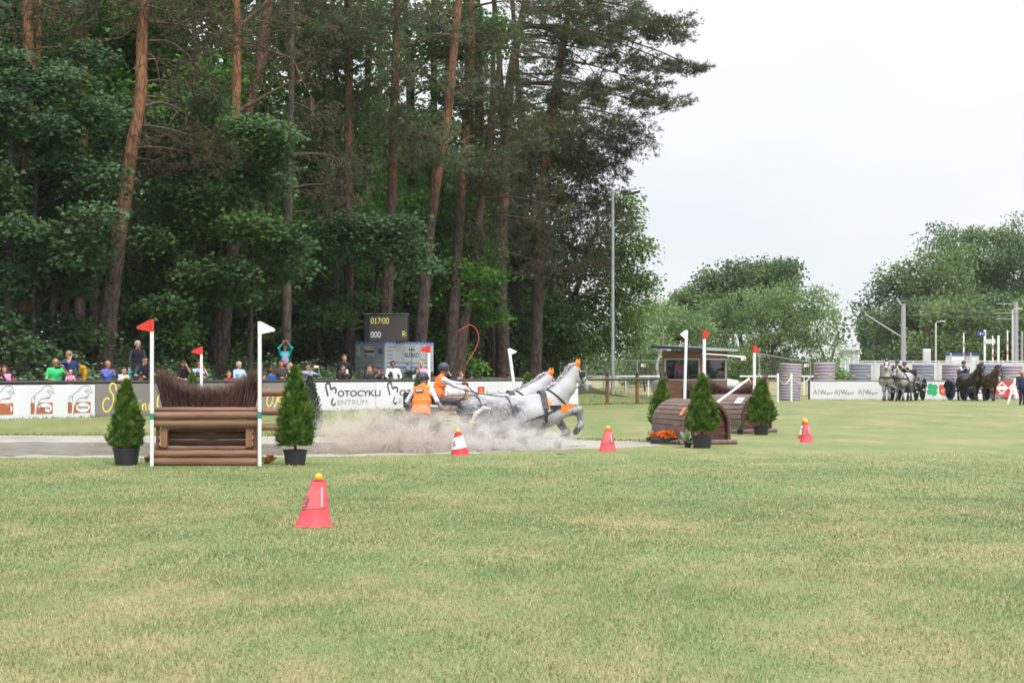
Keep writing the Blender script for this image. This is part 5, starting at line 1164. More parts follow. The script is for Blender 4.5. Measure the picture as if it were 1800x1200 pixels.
o, X = fban('white county banner behind the reins with two red coats of arms', 764.6, 903, M_BAN, 4.4)
for px in (766, 836): powiat(o, X, px)
o, X = fban('white county banner at the fence end behind the grey horses', 903.6, 1014, M_BAN, 5.1)
# ================================================================ MARKER POLES WITH FLAGS, CONES, POTTED CONIFERS, JUMPS
M_FRED = mat('flag_red', (.62, .045, .032), .5); M_TEAL = mat('teal_band', (.02, .26, .20), .5)
M_LOG = mat('varnished_log', (.150, .074, .046), .55, (.250, .135, .085), nscale=3.0, stretch=(.35, 3, 3), bump=.25, bscale=12)
M_LOGEND = mat('cut_log_end', (.42, .30, .20), .8, (.30, .20, .13), nscale=14)
M_LOGD = mat('dark_log', (.115, .055, .036), .6, (.17, .085, .055), nscale=3, stretch=(.35, 3, 3), bump=.25)
M_PLANK = mat('oiled_plank', (.30, .15, .075), .6, (.22, .105, .055), nscale=5, stretch=(3, 3, .4), bump=.15)
M_TWIG = mat('birch_twigs', (.060, .024, .024), .8, (.115, .052, .044), nscale=2.2, island=.45)
M_TWIGT = mat('pale_twig_tips', (.20, .14, .11), .8, (.13, .08, .065), nscale=3, island=.3)
def flag_pole(label, px, pb, Y, ptop, fcol, side, r=.03, band=None, tilt=0.0, fw=.19, fh=.17, pbz=None, ztop=None):
    x = xat(px, Y); z0 = gz(x, Y) if pbz is None else pbz
    zt = CH - (ptop - HZ) * Y / FPX - z0
    o = thing('marker_pole', label, 'pole', (x, Y, z0), 0, 'white marker poles with red or white flags', rot=(0, tilt, 0))
    MB().tube([(0, 0, -.12), (0, 0, zt - fh * .98)], r, 10).build('pole', M_WHITE2, o)
    MB().tube([(0, 0, zt - fh), (0, 0, zt)], r * 1.06, 10).build('sleeve', fcol, o)
    s_ = side; fl = [(s_ * r, zt - .004), (s_ * (fw - .03), zt - fh * .52), (s_ * fw, zt - fh * .64), (s_ * (fw - .02), zt - fh * .78), (s_ * r, zt - fh)] if fw > .15 else [(s_ * r, zt - .004), (s_ * fw, zt - fh * .5), (s_ * r, zt - fh)]
    if s_ < 0: fl = fl[::-1]
    MB().prism(fl, -.006, .006).build('flag', fcol, o, smooth=0)
    if band: MB().tube([(0, 0, band[0]), (0, 0, band[1])], r * 1.07, 10).build('teal_band', M_TEAL, o)
    return o
YJ = 29.6; kJ = YJ / FPX
jz = lambda py: CH - (py - HZ) * kJ
flag_pole('white marker pole with red flag pointing left at the log jump', 267, 818, YJ - .12, 561, M_FRED, -1, .034, (jz(737), jz(726)), 0, .27, .215)
flag_pole('white marker pole with white flag pointing right at the log jump', 456.5, 819, YJ - .12, 565, M_WHITE, 1, .034, (jz(735), jz(723)), 0, .27, .215)
flag_pole('shorter white pole with red flag pointing left behind the brush fence', 354, 740, 43.5, 609, M_FRED, -1, .034, fw=.26, fh=.20)
flag_pole('white pole with red flag pointing left in front of the trailer', 754, 735, 44.5, 607, M_FRED, -1, .04, fw=.25, fh=.19)
flag_pole('leaning white pole with white flag behind the grey horses necks', 914, 740, 46, 611, M_WHITE, 1, .045, tilt=R(-7.5), fw=.20, fh=.17)
flag_pole('white pole with white flag pointing left on the front barrel jump', 1203.5, 702, 39.5, 580, M_WHITE, -1, .036, fw=.15, fh=.20, pbz=1.0, tilt=R(1.5))
flag_pole('white pole with red flag behind the conifer at the front barrel jump', 1238, 720, 38.6, 580, M_FRED, 1, .038, fw=.13, fh=.20)
flag_pole('white pole with red flag beside the right conifer at the rear barrel', 1326, 700, 46.5, 607, M_FRED, 1, .042, fw=.16, fh=.20, pbz=.97)

# ---- log table jump with birch brush
x0, x1 = xat(270.5, YJ), xat(453, YJ); W = x1 - x0; xc = (x0 + x1) / 2
jump = thing('log_jump', 'wooden log table jump topped by a scooped birch brush fence', 'jump', (xc, YJ, 0))
def log_x(p_top, p_bot, y, m=M_LOG, dx=0.0, wx=W, sq=1.0):
    zt, zb = jz(p_top), jz(p_bot); r_ = (zt - zb) / 2; n = 14; q_ = random.Random(int(p_top * 7))
    pts = [(-wx / 2 + dx + wx * i / 8, y, (zt + zb) / 2 + q_.uniform(-.004, .004)) for i in range(9)]
    b = MB().tube(pts, [r_ * q_.uniform(.965, 1.0) for _ in range(9)], n); b.m[-1] = b.m[-2] = 1
    return b.build('log', [m, M_LOGEND], jump, smooth=50)
log_x(715, 725, .10); log_x(723, 737.5, 0); log_x(737, 751, .0)
log_x(784, 792, .12); log_x(790.5, 804.5, .02); log_x(804, 819, .0)
for i in range(3): log_x(752 + i * 11, 763.5 + i * 11, .52, M_LOGD, 0, W - .1)
for i in range(3): log_x(716, 727, .26 + .17 * i, M_LOG)
for px in (288.5, 436.5):
    xx = xat(px, YJ) - xc; MB().bbox((xx, .06, (jz(751) + jz(786)) / 2), (.098, .098, jz(751) - jz(786)), .006).build('post', M_PLANK, jump, smooth=0)
for k, sx in ((-1, -1), (1, 1)):
    for i in range(3):
        z = (jz(752 + 11 * i) + jz(763 + 11 * i)) / 2; b = MB().tube([(sx * (W / 2 - .13), .04, z), (sx * (W / 2 - .13), .60, z)], .054, 12); b.m[-1] = b.m[-2] = 1; b.build('log', [M_LOGD, M_LOGEND], jump, smooth=50)
    MB().bbox((sx * (W / 2 - .05), .1, .35), (.05, .12, .7), .005).build('post', M_LOGD, jump, smooth=0)
def brush(name, parent, xa, xb, y, depth, z0, top, n, seed, lean=.11, r0=.004, label=None):
    """birch twigs standing in a row; top(u) gives their height at u = -1..1"""
    r = np.random.default_rng(seed); u = r.uniform(-1, 1, n); yy = r.uniform(-depth / 2, depth / 2, n)
    xm, hw = (xa + xb) / 2, (xb - xa) / 2
    h = np.array([top(a) for a in u]) * r.uniform(.72, 1.0, n) + r.exponential(.02, n)
    b = np.stack([xm + u * hw * .93, y + yy, np.full(n, z0)], -1)
    tx = u * lean + r.normal(0, .035, n); ty = r.normal(0, .05, n)
    e = b + np.stack([tx, ty, h], -1); m_ = (b + e) / 2 + r.normal(0, .018, (n, 3)) * np.array([1, 1, 0]); a = r.uniform(0, 2 * np.pi, n)
    Vs, Fs, q0 = [], [], 0
    for (p, q, ra, rb) in ((b, m_, r0 * 1.3, r0), (m_, e, r0, r0 * .35)):
        for ring, rr in ((p, ra), (q, rb)):
            for k in range(3): Vs.append(ring + np.stack([np.cos(a + 2.094 * k) * rr, np.sin(a + 2.094 * k) * rr, 0 * a], -1))
        for k in range(3):
            i0, i1, i2, i3 = q0 + k, q0 + (k + 1) % 3, q0 + 3 + (k + 1) % 3, q0 + 3 + k
            Fs.append(np.stack([i0 * n + np.arange(n), i1 * n + np.arange(n), i2 * n + np.arange(n), i3 * n + np.arange(n)], -1))
        q0 += 6
    # side twiglets near the tips
    k2 = n * 2; ii = r.integers(0, n, k2); t = r.uniform(.45, .95, k2)[:, None]; p = m_[ii] * (1 - t) + e[ii] * t; d = np.stack([r.normal(0, .05, k2), r.normal(0, .05, k2), r.uniform(.05, .16, k2)], -1); s_ = np.stack([np.full(k2, .0018), r.uniform(-.001, .001, k2), 0 * r.uniform(0, 1, k2)], -1)
    V = np.concatenate(Vs); V2 = np.stack([p - s_, p + s_, p + d], 1).reshape(-1, 3)
    F = np.concatenate(Fs); nv = len(V)
    loops = np.concatenate([F.ravel(), nv + np.arange(3 * k2)]); starts = np.concatenate([np.arange(len(F)) * 4, len(F) * 4 + np.arange(k2) * 3]); tot = np.concatenate([np.full(len(F), 4), np.full(k2, 3)])
    midx = np.concatenate([np.zeros(len(F), dtype=int), np.ones(k2, dtype=int)])
    o = np_mesh(name, np.concatenate([V, V2]), loops, starts, tot, [M_TWIG, M_TWIGT], parent, midx); o['kind'] = 'stuff'; return o
zb_ = jz(716); ztop_e, ztop_m = jz(647) - zb_, jz(681) - zb_
brush('birch_brush', jump, -W / 2 + .06, W / 2 - .06, .30, .34, zb_ - .03, lambda u: ztop_m + (ztop_e - ztop_m) * min(1, (abs(u) / .82) ** 2.4), 1900, 5, lean=.13, r0=.0052)
# ---- hurdle of three logs at the back of the pit
YH = 46.0; kH = YH / FPX; hx0, hx1 = xat(430, YH), xat(507, YH)
hur = thing('log_hurdle', 'open hurdle of three horizontal logs on the bank behind the pit', 'hurdle', ((hx0 + hx1) / 2, YH, gz(hx0, YH)))
for pt, pb in ((683, 697), (716, 730), (744, 758)):
    za, zb2 = CH - (pt - HZ) * kH - hur.location.z, CH - (pb - HZ) * kH - hur.location.z; b = MB().tube([((i / 6 - .5) * (hx1 - hx0), 0, (za + zb2) / 2) for i in range(7)], [(za - zb2) / 2 * random.uniform(.95, 1) for _ in range(7)], 14); b.m[-1] = b.m[-2] = 1; b.build('log', [M_LOG, M_LOGEND], hur, smooth=50)
for sx in (-1, 1): MB().tube([(sx * .35 - .3, .12, 1.12), (sx * .35 + .05, .12, -.05)], .012, 6).build('rod', M_WHITE, hur)
for sx in (-1, 1): MB().bbox((sx * ((hx1 - hx0) / 2 - .1), .13, .58), (.09, .09, 1.25), .006).build('post', M_LOGD, hur, smooth=0)

# ---- log bank obstacle behind the carriage
YB = 46.5; kB = YB / FPX; bx0, bx1 = xat(770, YB), xat(900, YB)
bank = thing('log_barrier', 'broad weathered wooden barrier curving behind the carriage and horses', 'barrier', ((bx0 + bx1) / 2, YB, gz(bx0, YB)))
for i in range(4):
    zc = CH - (701 + i * 8.6 - HZ) * kB - bank.location.z; pts = [((u / 10 - .5) * (bx1 - bx0), .25 * math.sin(u / 10 * 3.14), zc + .03 * math.sin(u / 10 * 3.14)) for u in range(11)]
    b = MB().tube(pts, .068, 10); b.m[-1] = b.m[-2] = 1; b.build('log', [mat('weathered_log', (.24, .15, .11), .8, (.33, .22, .165), nscale=3, stretch=(.3, 3, 3), bump=.2), M_LOGEND], bank, smooth=50)
pl = MB().strip([((u / 10 - .5) * (bx1 - bx0), .12 + .25 * math.sin(u / 10 * 3.14), CH - (697 - HZ) * kB - bank.location.z + .03 * math.sin(u / 10 * 3.14)) for u in range(11)], .32, .05, side=(0, 1, 0)).build('top_plank', M_PLANK, bank, smooth=30)

# ---- potted conifers
M_POT = mat('black_pot', (.022, .024, .030), .45, (.034, .036, .044), nscale=4); M_SOIL = mat('potting_soil', (.03, .022, .016), .95)
L_THUJA = mat('thuja_green', (.050, .122, .018), .6, (.175, .260, .044), nscale=5.5, detail=4, lo=.40, hi=.64, transl=.25, island=.3, spec=.3)
def thuja(name, label, loc, h, rmax, pot_r, pot_h, seed, n=1500, lm=None, group='conifers in black pots', fan=.10, rz=0, stem=.08):
    r = np.random.default_rng(seed); o = thing(name, label, 'potted conifer' if pot_r else 'conifer', loc, rz, group)
    zb2 = 0
    if pot_r:
        p = MB().lathe([(pot_r * .80, 0), (pot_r * .82, .01), (pot_r * .96, pot_h - .035), (pot_r * 1.0, pot_h - .035), (pot_r * 1.02, pot_h - .03), (pot_r * 1.02, pot_h), (pot_r * .95, pot_h), (pot_r * .93, pot_h - .04), (0, pot_h - .045)], 26); p.build('pot', M_POT, o)
        MB().lathe([(pot_r * .92, pot_h - .05), (pot_r * .9, pot_h - .032), (0, pot_h - .02)], 18).build('soil', M_SOIL, o); zb2 = pot_h
    MB().tube([(0, 0, zb2 - .04), (.01, 0, zb2 + .25), (0, .01, h * .9)], [.026, .022, .006], 7).build('trunk', B_DARK, o)
    def fans(n, rin):
        t = r.uniform(0, 1, n) ** 1.15; a = r.uniform(0, 2 * np.pi, n)
        prof = (rmax * (1 - t ** 1.5) ** .9) * (1 - .30 * np.exp(-(t / .07) ** 2)) + .018
        bump = 1 + .14 * np.sin(a * 3 + t * 9 + seed) + .13 * np.sin(a * 6 - t * 25 + seed) + .08 * np.sin(a * 11 + t * 47)
        rr = prof * bump * rin
        z = zb2 + stem + t * (h - zb2 - stem - .05)
        wild = r.uniform(0, 1, n) < .05; rr = rr * np.where(wild, 1.12, 1)
        P = np.stack([np.cos(a) * rr, np.sin(a) * rr, z], -1)
        D = np.stack([np.cos(a) * .55, np.sin(a) * .55, np.full(n, .9)], -1) + r.normal(0, .28, (n, 3)); D /= np.linalg.norm(D, axis=1, keepdims=True)
        S = np.cross(D, r.normal(0, .45, (n, 3)) + np.stack([np.cos(a), np.sin(a), 0 * a], -1)); S /= np.linalg.norm(S, axis=1, keepdims=True)
        L_ = fan * r.uniform(.65, 1.25, n) * (1 - .35 * t) * np.where(wild, 1.6, 1)
        tri = []
        for ang, ln, bp in ((0, 1, 0), (.55, .72, .25), (-.55, .72, .25), (.95, .5, .1), (-.95, .5, .1)):
            d = D * math.cos(ang) + S * math.sin(ang); q = np.cross(np.cross(D, S), d); b0 = P + D * (L_ * bp)[:, None]; w = (.0085 + .03 * fan) 
            tri.append(np.stack([b0 - q * w, b0 + q * w, b0 + d * (L_ * ln)[:, None]], 1))
        return np.concatenate(tri).reshape(-1, 3)
    V = np.concatenate([fans(n, .95), fans(int(n * .7), .78), fans(int(n * .35), .5)]); nt = len(V) // 3
    np_poly('foliage', V, np.arange(nt * 3).reshape(nt, 3), lm or L_THUJA, o); return o
def ground_px(px, pb): Y = CH * FPX / (pb - HZ); return (xat(px, Y), Y, 0.0), Y
p, Y = ground_px(222, 817); thuja('potted_conifer', 'potted conifer left of the log jump', p, (817 - 664) * Y / FPX, .275, .235, .30, 3, 1500, stem=.0)
p, Y = ground_px(519, 817); thuja('potted_conifer', 'potted conifer right of the log jump by the orange flowers', p, (817 - 640) * Y / FPX, .30, .21, .27, 4, 1700, stem=.06)
p, Y = ground_px(1234, 787); thuja('potted_conifer', 'potted conifer in front of the front barrel jump', p, (787 - 655) * Y / FPX, .31, .225, .27, 5, 1600)
p, Y = ground_px(1338, 764); thuja('potted_conifer', 'potted conifer at the right end of the rear barrel jump', p, (764 - 664) * Y / FPX, .36, .21, .24, 6, 1400)
p, Y = ground_px(1163, 762); thuja('potted_conifer', 'dark conifer left behind the front barrel jump', p, (762 - 666) * Y / FPX, .33, .2, .22, 7, 1400, stem=.0)
x = xat(545, 45.2); thuja('conifer', 'spray speckled conifer behind the right potted one at the pit edge', (x, 45.2, gz(x, 45.2)), (770 - 668) * 45.2 / FPX, .30, 0, 0, 8, 1000, mat('dusty_thuja', (.05, .075, .045), .8, (.14, .16, .13), nscale=9, lo=.45, hi=.62, island=.3), group='small conifers without visible pots')
for px, pt, Y, lab in ((338, 651, 44.0, 'small conifer peeping over the scoop of the brush fence'), (927, 654, 46.5, 'small conifer behind the rear grey horse neck'), (736, 655, 45.0, 'small conifer tip behind the groom helmet')):
    x = xat(px, Y); thuja('conifer', lab, (x, Y, gz(x, Y)), CH - (pt - HZ) * Y / FPX - gz(x, Y), .27, 0, 0, px, 700, group='small conifers without visible pots')

# ---- marker cones with yellow balls
M_CONE = mat('cone_red', (.62, .065, .085), .45, (.66, .10, .12), nscale=5); M_CONE2 = mat('cone_dark_red', (.58, .035, .045), .45); M_CONE3 = mat('faded_cone_red', (.66, .13, .14), .45, (.60, .08, .09), nscale=4); M_TAPE = mat('pale_tape', (.72, .42, .48), .4); M_CONEW = mat('cone_white', (.74, .74, .78), .5); M_BALL = mat('yellow_ball', (.78, .43, .02), .5, (.80, .50, .05), nscale=6)
def cone(label, px, pb, pt, lean, num=None, nx=0, nfront=-.0, white=False, wpx=66, rz=0, ball=.043, Y=None, ty=0):
    if Y is None: (x, y, z), Y = ground_px(px, pb)
    else: x, y = xat(px, Y), Y; z = gz(x, Y)
    o = thing('marker_cone', label, 'cone', (x, y, z), rz, 'marker cones with a yellow ball on top')
    h = (pb - pt) * Y / FPX; rb = wpx / 2 * Y / FPX; rt = rb * .36; zs = .30
    n = 28
    def ring(z_, r_, fl=0): 
        t = z_ / h
        return [Vector((math.cos(2 * math.pi * k / n) * r_ + lean * rb * t, math.sin(2 * math.pi * k / n) * r_ * .92, z_)) for k in range(n)]
    def rr(z_): t = z_ / h; return rb * (.96 * (1 - t) + .36 * t) + rb * .05 * max(0, 1 - t * 7)
    def body(za, zb2, m, nm, skew=0.0, grow=0.0):
        rows = 7; v = []; f = []
        for i in range(rows):
            for k in range(n):
                a = 2 * math.pi * k / n; zz = za + (zb2 - za) * i / (rows - 1); zz += skew * math.cos(a) * (1 if 0 <= i else 0)
                zz = min(max(zz, 0), h); q_ = rr(zz) + grow; v.append(Vector((math.cos(a) * q_ + lean * rb * zz / h, math.sin(a) * q_ * .92, zz)))
        for i in range(rows - 1):
            for k in range(n): f.append((i * n + k, i * n + (k + 1) % n, (i + 1) * n + (k + 1) % n, (i + 1) * n + k))
        return MB().add(v, f).build(nm, m, o, smooth=60)
    body(0, h, M_CONE2 if white else M_CONE, 'body')
    MB().lathe([(0, -.002), (rt * 1.02, 0), (rt * 1.02, .004), (0, .006)], 20, (lean * rb, 0, h)).build('cap', M_CONE2, o)
    if white: body(h * .30, h * .84, M_CONEW, 'white_sleeve', h * .07, .004)
    else:
        body(h * .40, h * .92, M_CONE3, 'upper_sleeve', h * .02, .005); a_ = R(-58); mb = MB(); mb.strip([Vector((math.cos(a_) * (rr(z_) + .007) + lean * rb * z_ / h, math.sin(a_) * (rr(z_) + .007) * .92, z_)) for z_ in (h * .44, h * .62, h * .86)], .022, .002, side=(math.sin(-a_), math.cos(a_), 0)); mb.build('pale_tape', M_TAPE, o, smooth=0)
    MB().lathe([(rb * 1.0, .0), (rb * 1.08, .004), (rb * .98, .012)], n, (0, 0, 0)).build('base', M_CONE, o)
    MB().sphere((lean * rb, 0, h + ball * .85), ball, 16, 10).build('ball', M_BALL, o)
    if num:
        v, f = text_geo(num, h * .40, bold=.004); zc = h * .50; mb = MB(); w_ = max(q.x for q in v) - min(q.x for q in v)
        a0 = R(-90) + nx
        vv = []
        for q in v:
            zz = zc + q.z - h * .12; r_ = rr(zz) + .0065; a = a0 + (q.x - w_ / 2) / max(r_, .05); vv.append(Vector((math.cos(a) * r_ + lean * rb * zz / h, math.sin(a) * r_ * .92, zz)))
        mb.add(vv, f).build('number', INK, o, smooth=0)
    return o
cone('large coral cone numbered 3 alone on the near grass', 551, 924, 844, .28, '3', R(-52), wpx=66, ball=.041)
cone('red and white cone numbered 6 in front of the splash', 809, 799, 761, -.22, '6', R(-48), white=True, wpx=34, ball=.046)
cone('coral cone numbered 6 right of the horses hooves', 1068, 793, 755, .05, '6', R(28), wpx=32, ball=.046)
cone('front red cone numbered 5 of the pair on the right field', 1418, 777, 744, -.08, '5', R(-2), wpx=24, ball=.048)
cone('red cone half hidden behind the cone numbered 5', 1413.5, 771, 741, .05, '5', R(-40), white=True, wpx=22, ball=.048)
cone('pale pink cone on the far bank behind the carriage hoops', 691, 735, 713, .2, None, wpx=22, ball=.05, Y=45.4)

# ---- barrel jumps
M_SLAT = mat('barrel_slat', (.135, .088, .078), .7, (.20, .14, .125), nscale=4, stretch=(4, .5, 4), bump=.3); M_BOARD = mat('barrel_board', (.070, .026, .020), .5, (.105, .042, .032), nscale=4, stretch=(.5, 4, 4), bump=.15)
def barrel(label, px, pb, Y, w, h, L_, rz, closed):
    x = xat(px, Y); o = thing('barrel_jump', label, 'jump', (x, Y, gz(x, Y)), rz, 'slatted barrel jumps'); a = w / 2; zc = h - a
    n = 15
    # arch profile as points from lower left over the top to lower right
    prof = [(-a, .06), (-a, zc * .55)] + [(-a * math.cos(math.pi * i / n), zc + a * math.sin(math.pi * i / n)) for i in range(n + 1)] + [(a, zc * .55), (a, .06)]
    for i in range(len(prof) - 1):
        (xa, za), (xb, zb2) = prof[i], prof[i + 1]; c = Vector(((xa + xb) / 2, L_ / 2, (za + zb2) / 2)); d = Vector((xb - xa, 0, zb2 - za)); ln = d.length; ang = math.atan2(-d.z, d.x)
        MB().bbox(c, (ln - .012, L_ * random.uniform(.985, 1.0), .035), .006, rot=Matrix.Rotation(ang, 3, 'Y')).build('slat', M_SLAT, o, smooth=0)
    ring = [(-(a - .02), .06)] + [(-(a - .02) * math.cos(math.pi * i / 20), zc + (a - .02) * math.sin(math.pi * i / 20)) for i in range(21)] + [(a - .02, .06)]
    inn = [(x_ * (a - .075) / (a - .02), (z_ - zc) * (a - .075) / (a - .02) + zc if z_ > .06 else .06) for x_, z_ in ring]
    v = [Vector((x_, y_, z_)) for y_ in (-.02, .05) for x_, z_ in ring + inn]; m_ = len(ring); f = []
    for i in range(m_ - 1): f += [(i, i + 1, m_ + i + 1, m_ + i), (2 * m_ + i, 3 * m_ + i, 3 * m_ + i + 1, 2 * m_ + i + 1), (i, 2 * m_ + i, 2 * m_ + i + 1, i + 1), (m_ + i, m_ + i + 1, 3 * m_ + i + 1, 3 * m_ + i)]
    MB().add(v, f).build('rim', M_BOARD, o, smooth=50)
    for yy in ((.10, L_ - .05) if closed else (L_ * .62, L_ - .05)):
        nb = 6
        for i in range(nb):
            z0, z1 = .10 + (h - .14) * i / nb, .10 + (h - .14) * (i + 1) / nb; zm = z1 - .004
            hw = (a - .085) if zm <= zc else math.sqrt(max((a - .085) ** 2 - (min(zm, h - .09) - zc) ** 2, .0004)); hw0 = (a - .085) if z0 <= zc else math.sqrt(max((a - .085) ** 2 - (z0 - zc) ** 2, .0004))
            MB().prism([(-hw0, z0 + .008), (hw0, z0 + .008), (hw, min(zm, h - .085)), (-hw, min(zm, h - .085))], yy, yy + .03).build('end_board', M_BOARD, o, smooth=0)
    for yy in (-.02, L_ + .02):
        b = MB().tube([(-a - .12, yy, .05), (a + .14, yy, .05)], .062, 12); b.m[-1] = b.m[-2] = 1; b.build('base_log', [M_SLAT, M_BOARD], o, smooth=50)
    for sx in (-1, 1): MB().tube([(sx * (a + .02), .02, .05), (sx * (a + .02), L_ - .02, .05)], .05, 10).build('base_log', M_SLAT, o, smooth=50)
    return o
b1 = barrel('front brown slatted barrel jump with an orange number plate', 1243, 780, 38.4, 1.14, 1.0, 1.9, R(17), True)
b2 = barrel('rear brown slatted barrel jump with a white number plate reading 14', 1330, 762, 45.9, 1.28, 1.02, 1.7, R(42), True)
def plate(par, ang, yy, m, txt, w=.17, h=.2, a=.57, zc=.43):
    c = Vector((-math.cos(ang) * (a + .025), yy, zc + math.sin(ang) * (a + .025))); nrm = Vector((-math.cos(ang), 0, math.sin(ang))); up = Vector((math.sin(ang), 0, math.cos(ang))); sd = Vector((0, -1, 0))
    q = [c + sd * (sx * w / 2) + up * (sz * h / 2) + nrm * o_ for o_ in (0, .006) for sx, sz in ((-1, -1), (1, -1), (1, 1), (-1, 1))]
    MB().add(q, [(0, 3, 2, 1), (4, 5, 6, 7), (0, 1, 5, 4), (1, 2, 6, 5), (2, 3, 7, 6), (3, 0, 4, 7)]).build('number_plate', m, par, smooth=0)
    v, f = text_geo(txt, h * .75, bold=.003); wt = max(k.x for k in v); MB().add([c + sd * (k.x - wt / 2) + up * (k.z - h * .26) + nrm * .0085 for k in v], f).build('number', INK if m is M_WHITE else mat('orange_ink', (.62, .22, .09), .6), par, smooth=0)
plate(b1, R(32), .20, mat('orange_plate', (.80, .28, .10), .5), '14')
plate(b2, R(48), .22, M_WHITE, '14', .24, .22, .64, .38)
# brushes and the fallen white pole on the rear barrel
brx = thing('brush_fence', 'scooped birch brush standing on the rear barrel jump', 'brush fence', (xat(1291, 47.0), 47.0, .98))
brush('birch_brush', brx, -.93, .93, 0, .3, 0, lambda u: .19 + .48 * u * u, 1500, 9, lean=.05, r0=.005)
MB().bbox((0, 0, -.02), (1.9, .36, .06), .01).build('base_board', M_LOGD, brx, smooth=0)
brx = thing('brush_fence', 'small birch brush bundle behind the front barrel white flag', 'brush fence', (xat(1216, 41.3), 41.3, .80))
brush('birch_brush', brx, -.17, .22, 0, .3, 0, lambda u: .60 - .1 * u * u, 420, 10, lean=.06, r0=.005)
MB().bbox((.02, 0, -.02), (.46, .36, .06), .01).build('base_board', M_LOGD, brx, smooth=0)
o = thing('fallen_pole', 'white pole lying slanted across the two barrel jumps', 'pole', at(1258, 709, 40.0)); e = at(1316, 666, 45.6) - o.location
MB().tube([(0, 0, 0), e], .030, 10).build('pole', M_WHITE2, o)

# ---- flowers and leafy plants at the jumps
M_FLOWER = mat('orange_blossom', (.75, .16, .02), .6, (.82, .28, .04), nscale=18, island=.35, transl=.2); L_HERB = mat('herb_leaf', (.06, .13, .035), .6, (.10, .18, .05), nscale=8, island=.3, transl=.3)
L_HOSTA = mat('variegated_leaf', (.20, .30, .14), .5, (.42, .48, .34), nscale=14, lo=.42, hi=.6, island=.3, transl=.3)
def flowers(label, loc, spots, seed, box=None, rz=0):
    r = np.random.default_rng(seed); o = thing('flower_box' if box else 'flowers', label, 'flowers', loc, rz)
    if box: MB().bbox((0, 0, box[2] / 2), box, .015).build('trough', M_POT, o, smooth=0); MB().box((0, 0, box[2] / 2), (.012, box[1] + .012, box[2] * .9)).build('divider', M_POT, o, smooth=0)
    for (x, y, z, s) in spots:
        n = 26; d = r.normal(0, 1, (n, 3)); d[:, 2] = np.abs(d[:, 2]); d /= np.linalg.norm(d, axis=1, keepdims=True)
        V, n2, k = leaves_np(np.array([(x, y, z)]) + d * s * .35, d + r.normal(0, .4, (n, 3)), r.normal(0, .4, (n, 3)) + d, np.full(n, s * .75), OVAL * np.array([1.6, 1, 1])); leaf_object('blossom', V, n2, k, M_FLOWER, o)
    n = 70 if box else 40; xs_ = np.array([q[0] for q in spots]); P = np.stack([r.uniform(xs_.min() - .05, xs_.max() + .05, n), r.uniform(-.1, .1, n), r.uniform(.02, max(q[2] for q in spots) * .95, n)], -1)
    V, n2, k = leaves_np(P, r.normal(0, 1, (n, 3)) + np.array([0, 0, .4]), r.normal(0, .5, (n, 3)) + np.array([0, -.3, 1]), r.uniform(.05, .09, n), OVAL); leaf_object('foliage', V, n2, k, L_HERB, o); return o
q = random.Random(3)
p, Y = ground_px(1168, 780); flowers('black trough of bright orange flowers at the foot of the front barrel', p, [(-.26 + .52 * i / 10 + q.uniform(-.02, .02), q.uniform(-.09, .06), .17 + q.uniform(-.02, .08), .085) for i in range(11)] + [(q.uniform(-.2, .25), -.1, .15, .08) for _ in range(4)], 41, (.62, .2, .13), R(-12))
p, Y = ground_px(472, 815); flowers('orange flowers at the foot of the white flagged pole by the log jump', p, [(-.06, 0, .06, .055), (-.01, -.02, .10, .06), (.04, 0, .07, .075), (.02, -.04, .03, .06), (.05, .0, .12, .05)], 42)
p, Y = ground_px(261, 812); flowers('orange flower half hidden at the left end of the log jump', p, [(0, 0, .05, .06), (.03, .02, .08, .05)], 43)
p, Y = ground_px(534, 822); o = thing('fallen_petals', 'orange petals lying on the grass by the right potted conifer', 'petals', (p[0], p[1], .012)); r = np.random.default_rng(4); V, n2, k = leaves_np(r.normal(0, .03, (9, 3)) * np.array([1, 1, .15]), r.normal(0, 1, (9, 3)) * np.array([1, 1, .2]), np.array([[0, 0, 1.0]] * 9), np.full(9, .05), OVAL); leaf_object('petal', V, n2, k, M_FLOWER, o)
def hosta(label, px, pb, s, seed, m, nl=16, pot=True):
    r = np.random.default_rng(seed); p, Y = ground_px(px, pb); o = thing('leafy_plant', label, 'plant', p); 
    if pot: MB().lathe([(.06, 0), (.085, .11), (.09, .11), (.09, .125), (0, .115)], 14).build('pot', M_POT, o)
    for i in range(nl):
        a = i * 2.4 + r.uniform(-.3, .3); el = r.uniform(.2, 1.25); L_ = s * r.uniform(.6, 1.1); d = Vector((math.cos(a) * math.cos(el), math.sin(a) * math.cos(el), math.sin(el))); b = Vector((0, 0, .11 if pot else 0)); sd = d.cross(Vector((0, 0, 1))).normalized(); up = sd.cross(d); mb = MB(); v = []
        for j, (t, w) in enumerate(((0, .02), (.35, .09), (.6, .16), (.85, .1), (1, .01))):
            c = b + d * (t * L_) - Vector((0, 0, 1)) * (t * t * L_ * .25 * (1.3 - el)); v += [c - sd * (w * L_ * 1.1) + up * .01, c, c + sd * (w * L_ * 1.1) + up * .01]
        f = []
        for j in range(4): f += [(3 * j, 3 * j + 1, 3 * j + 4, 3 * j + 3), (3 * j + 1, 3 * j + 2, 3 * j + 5, 3 * j + 4)]
        mb.add(v, f).build('leaf', m, o, smooth=60)
    return o
hosta('variegated leafy plant left of the orange flower trough', 1147, 776, .30, 51, L_HOSTA)
hosta('variegated leafy plant between the flower trough and the potted conifer', 1209, 786, .36, 52, L_HOSTA, 20)
hosta('green leafy plant at the opening of the rear barrel', 1301, 763, .30, 53, L_HERB, 10)
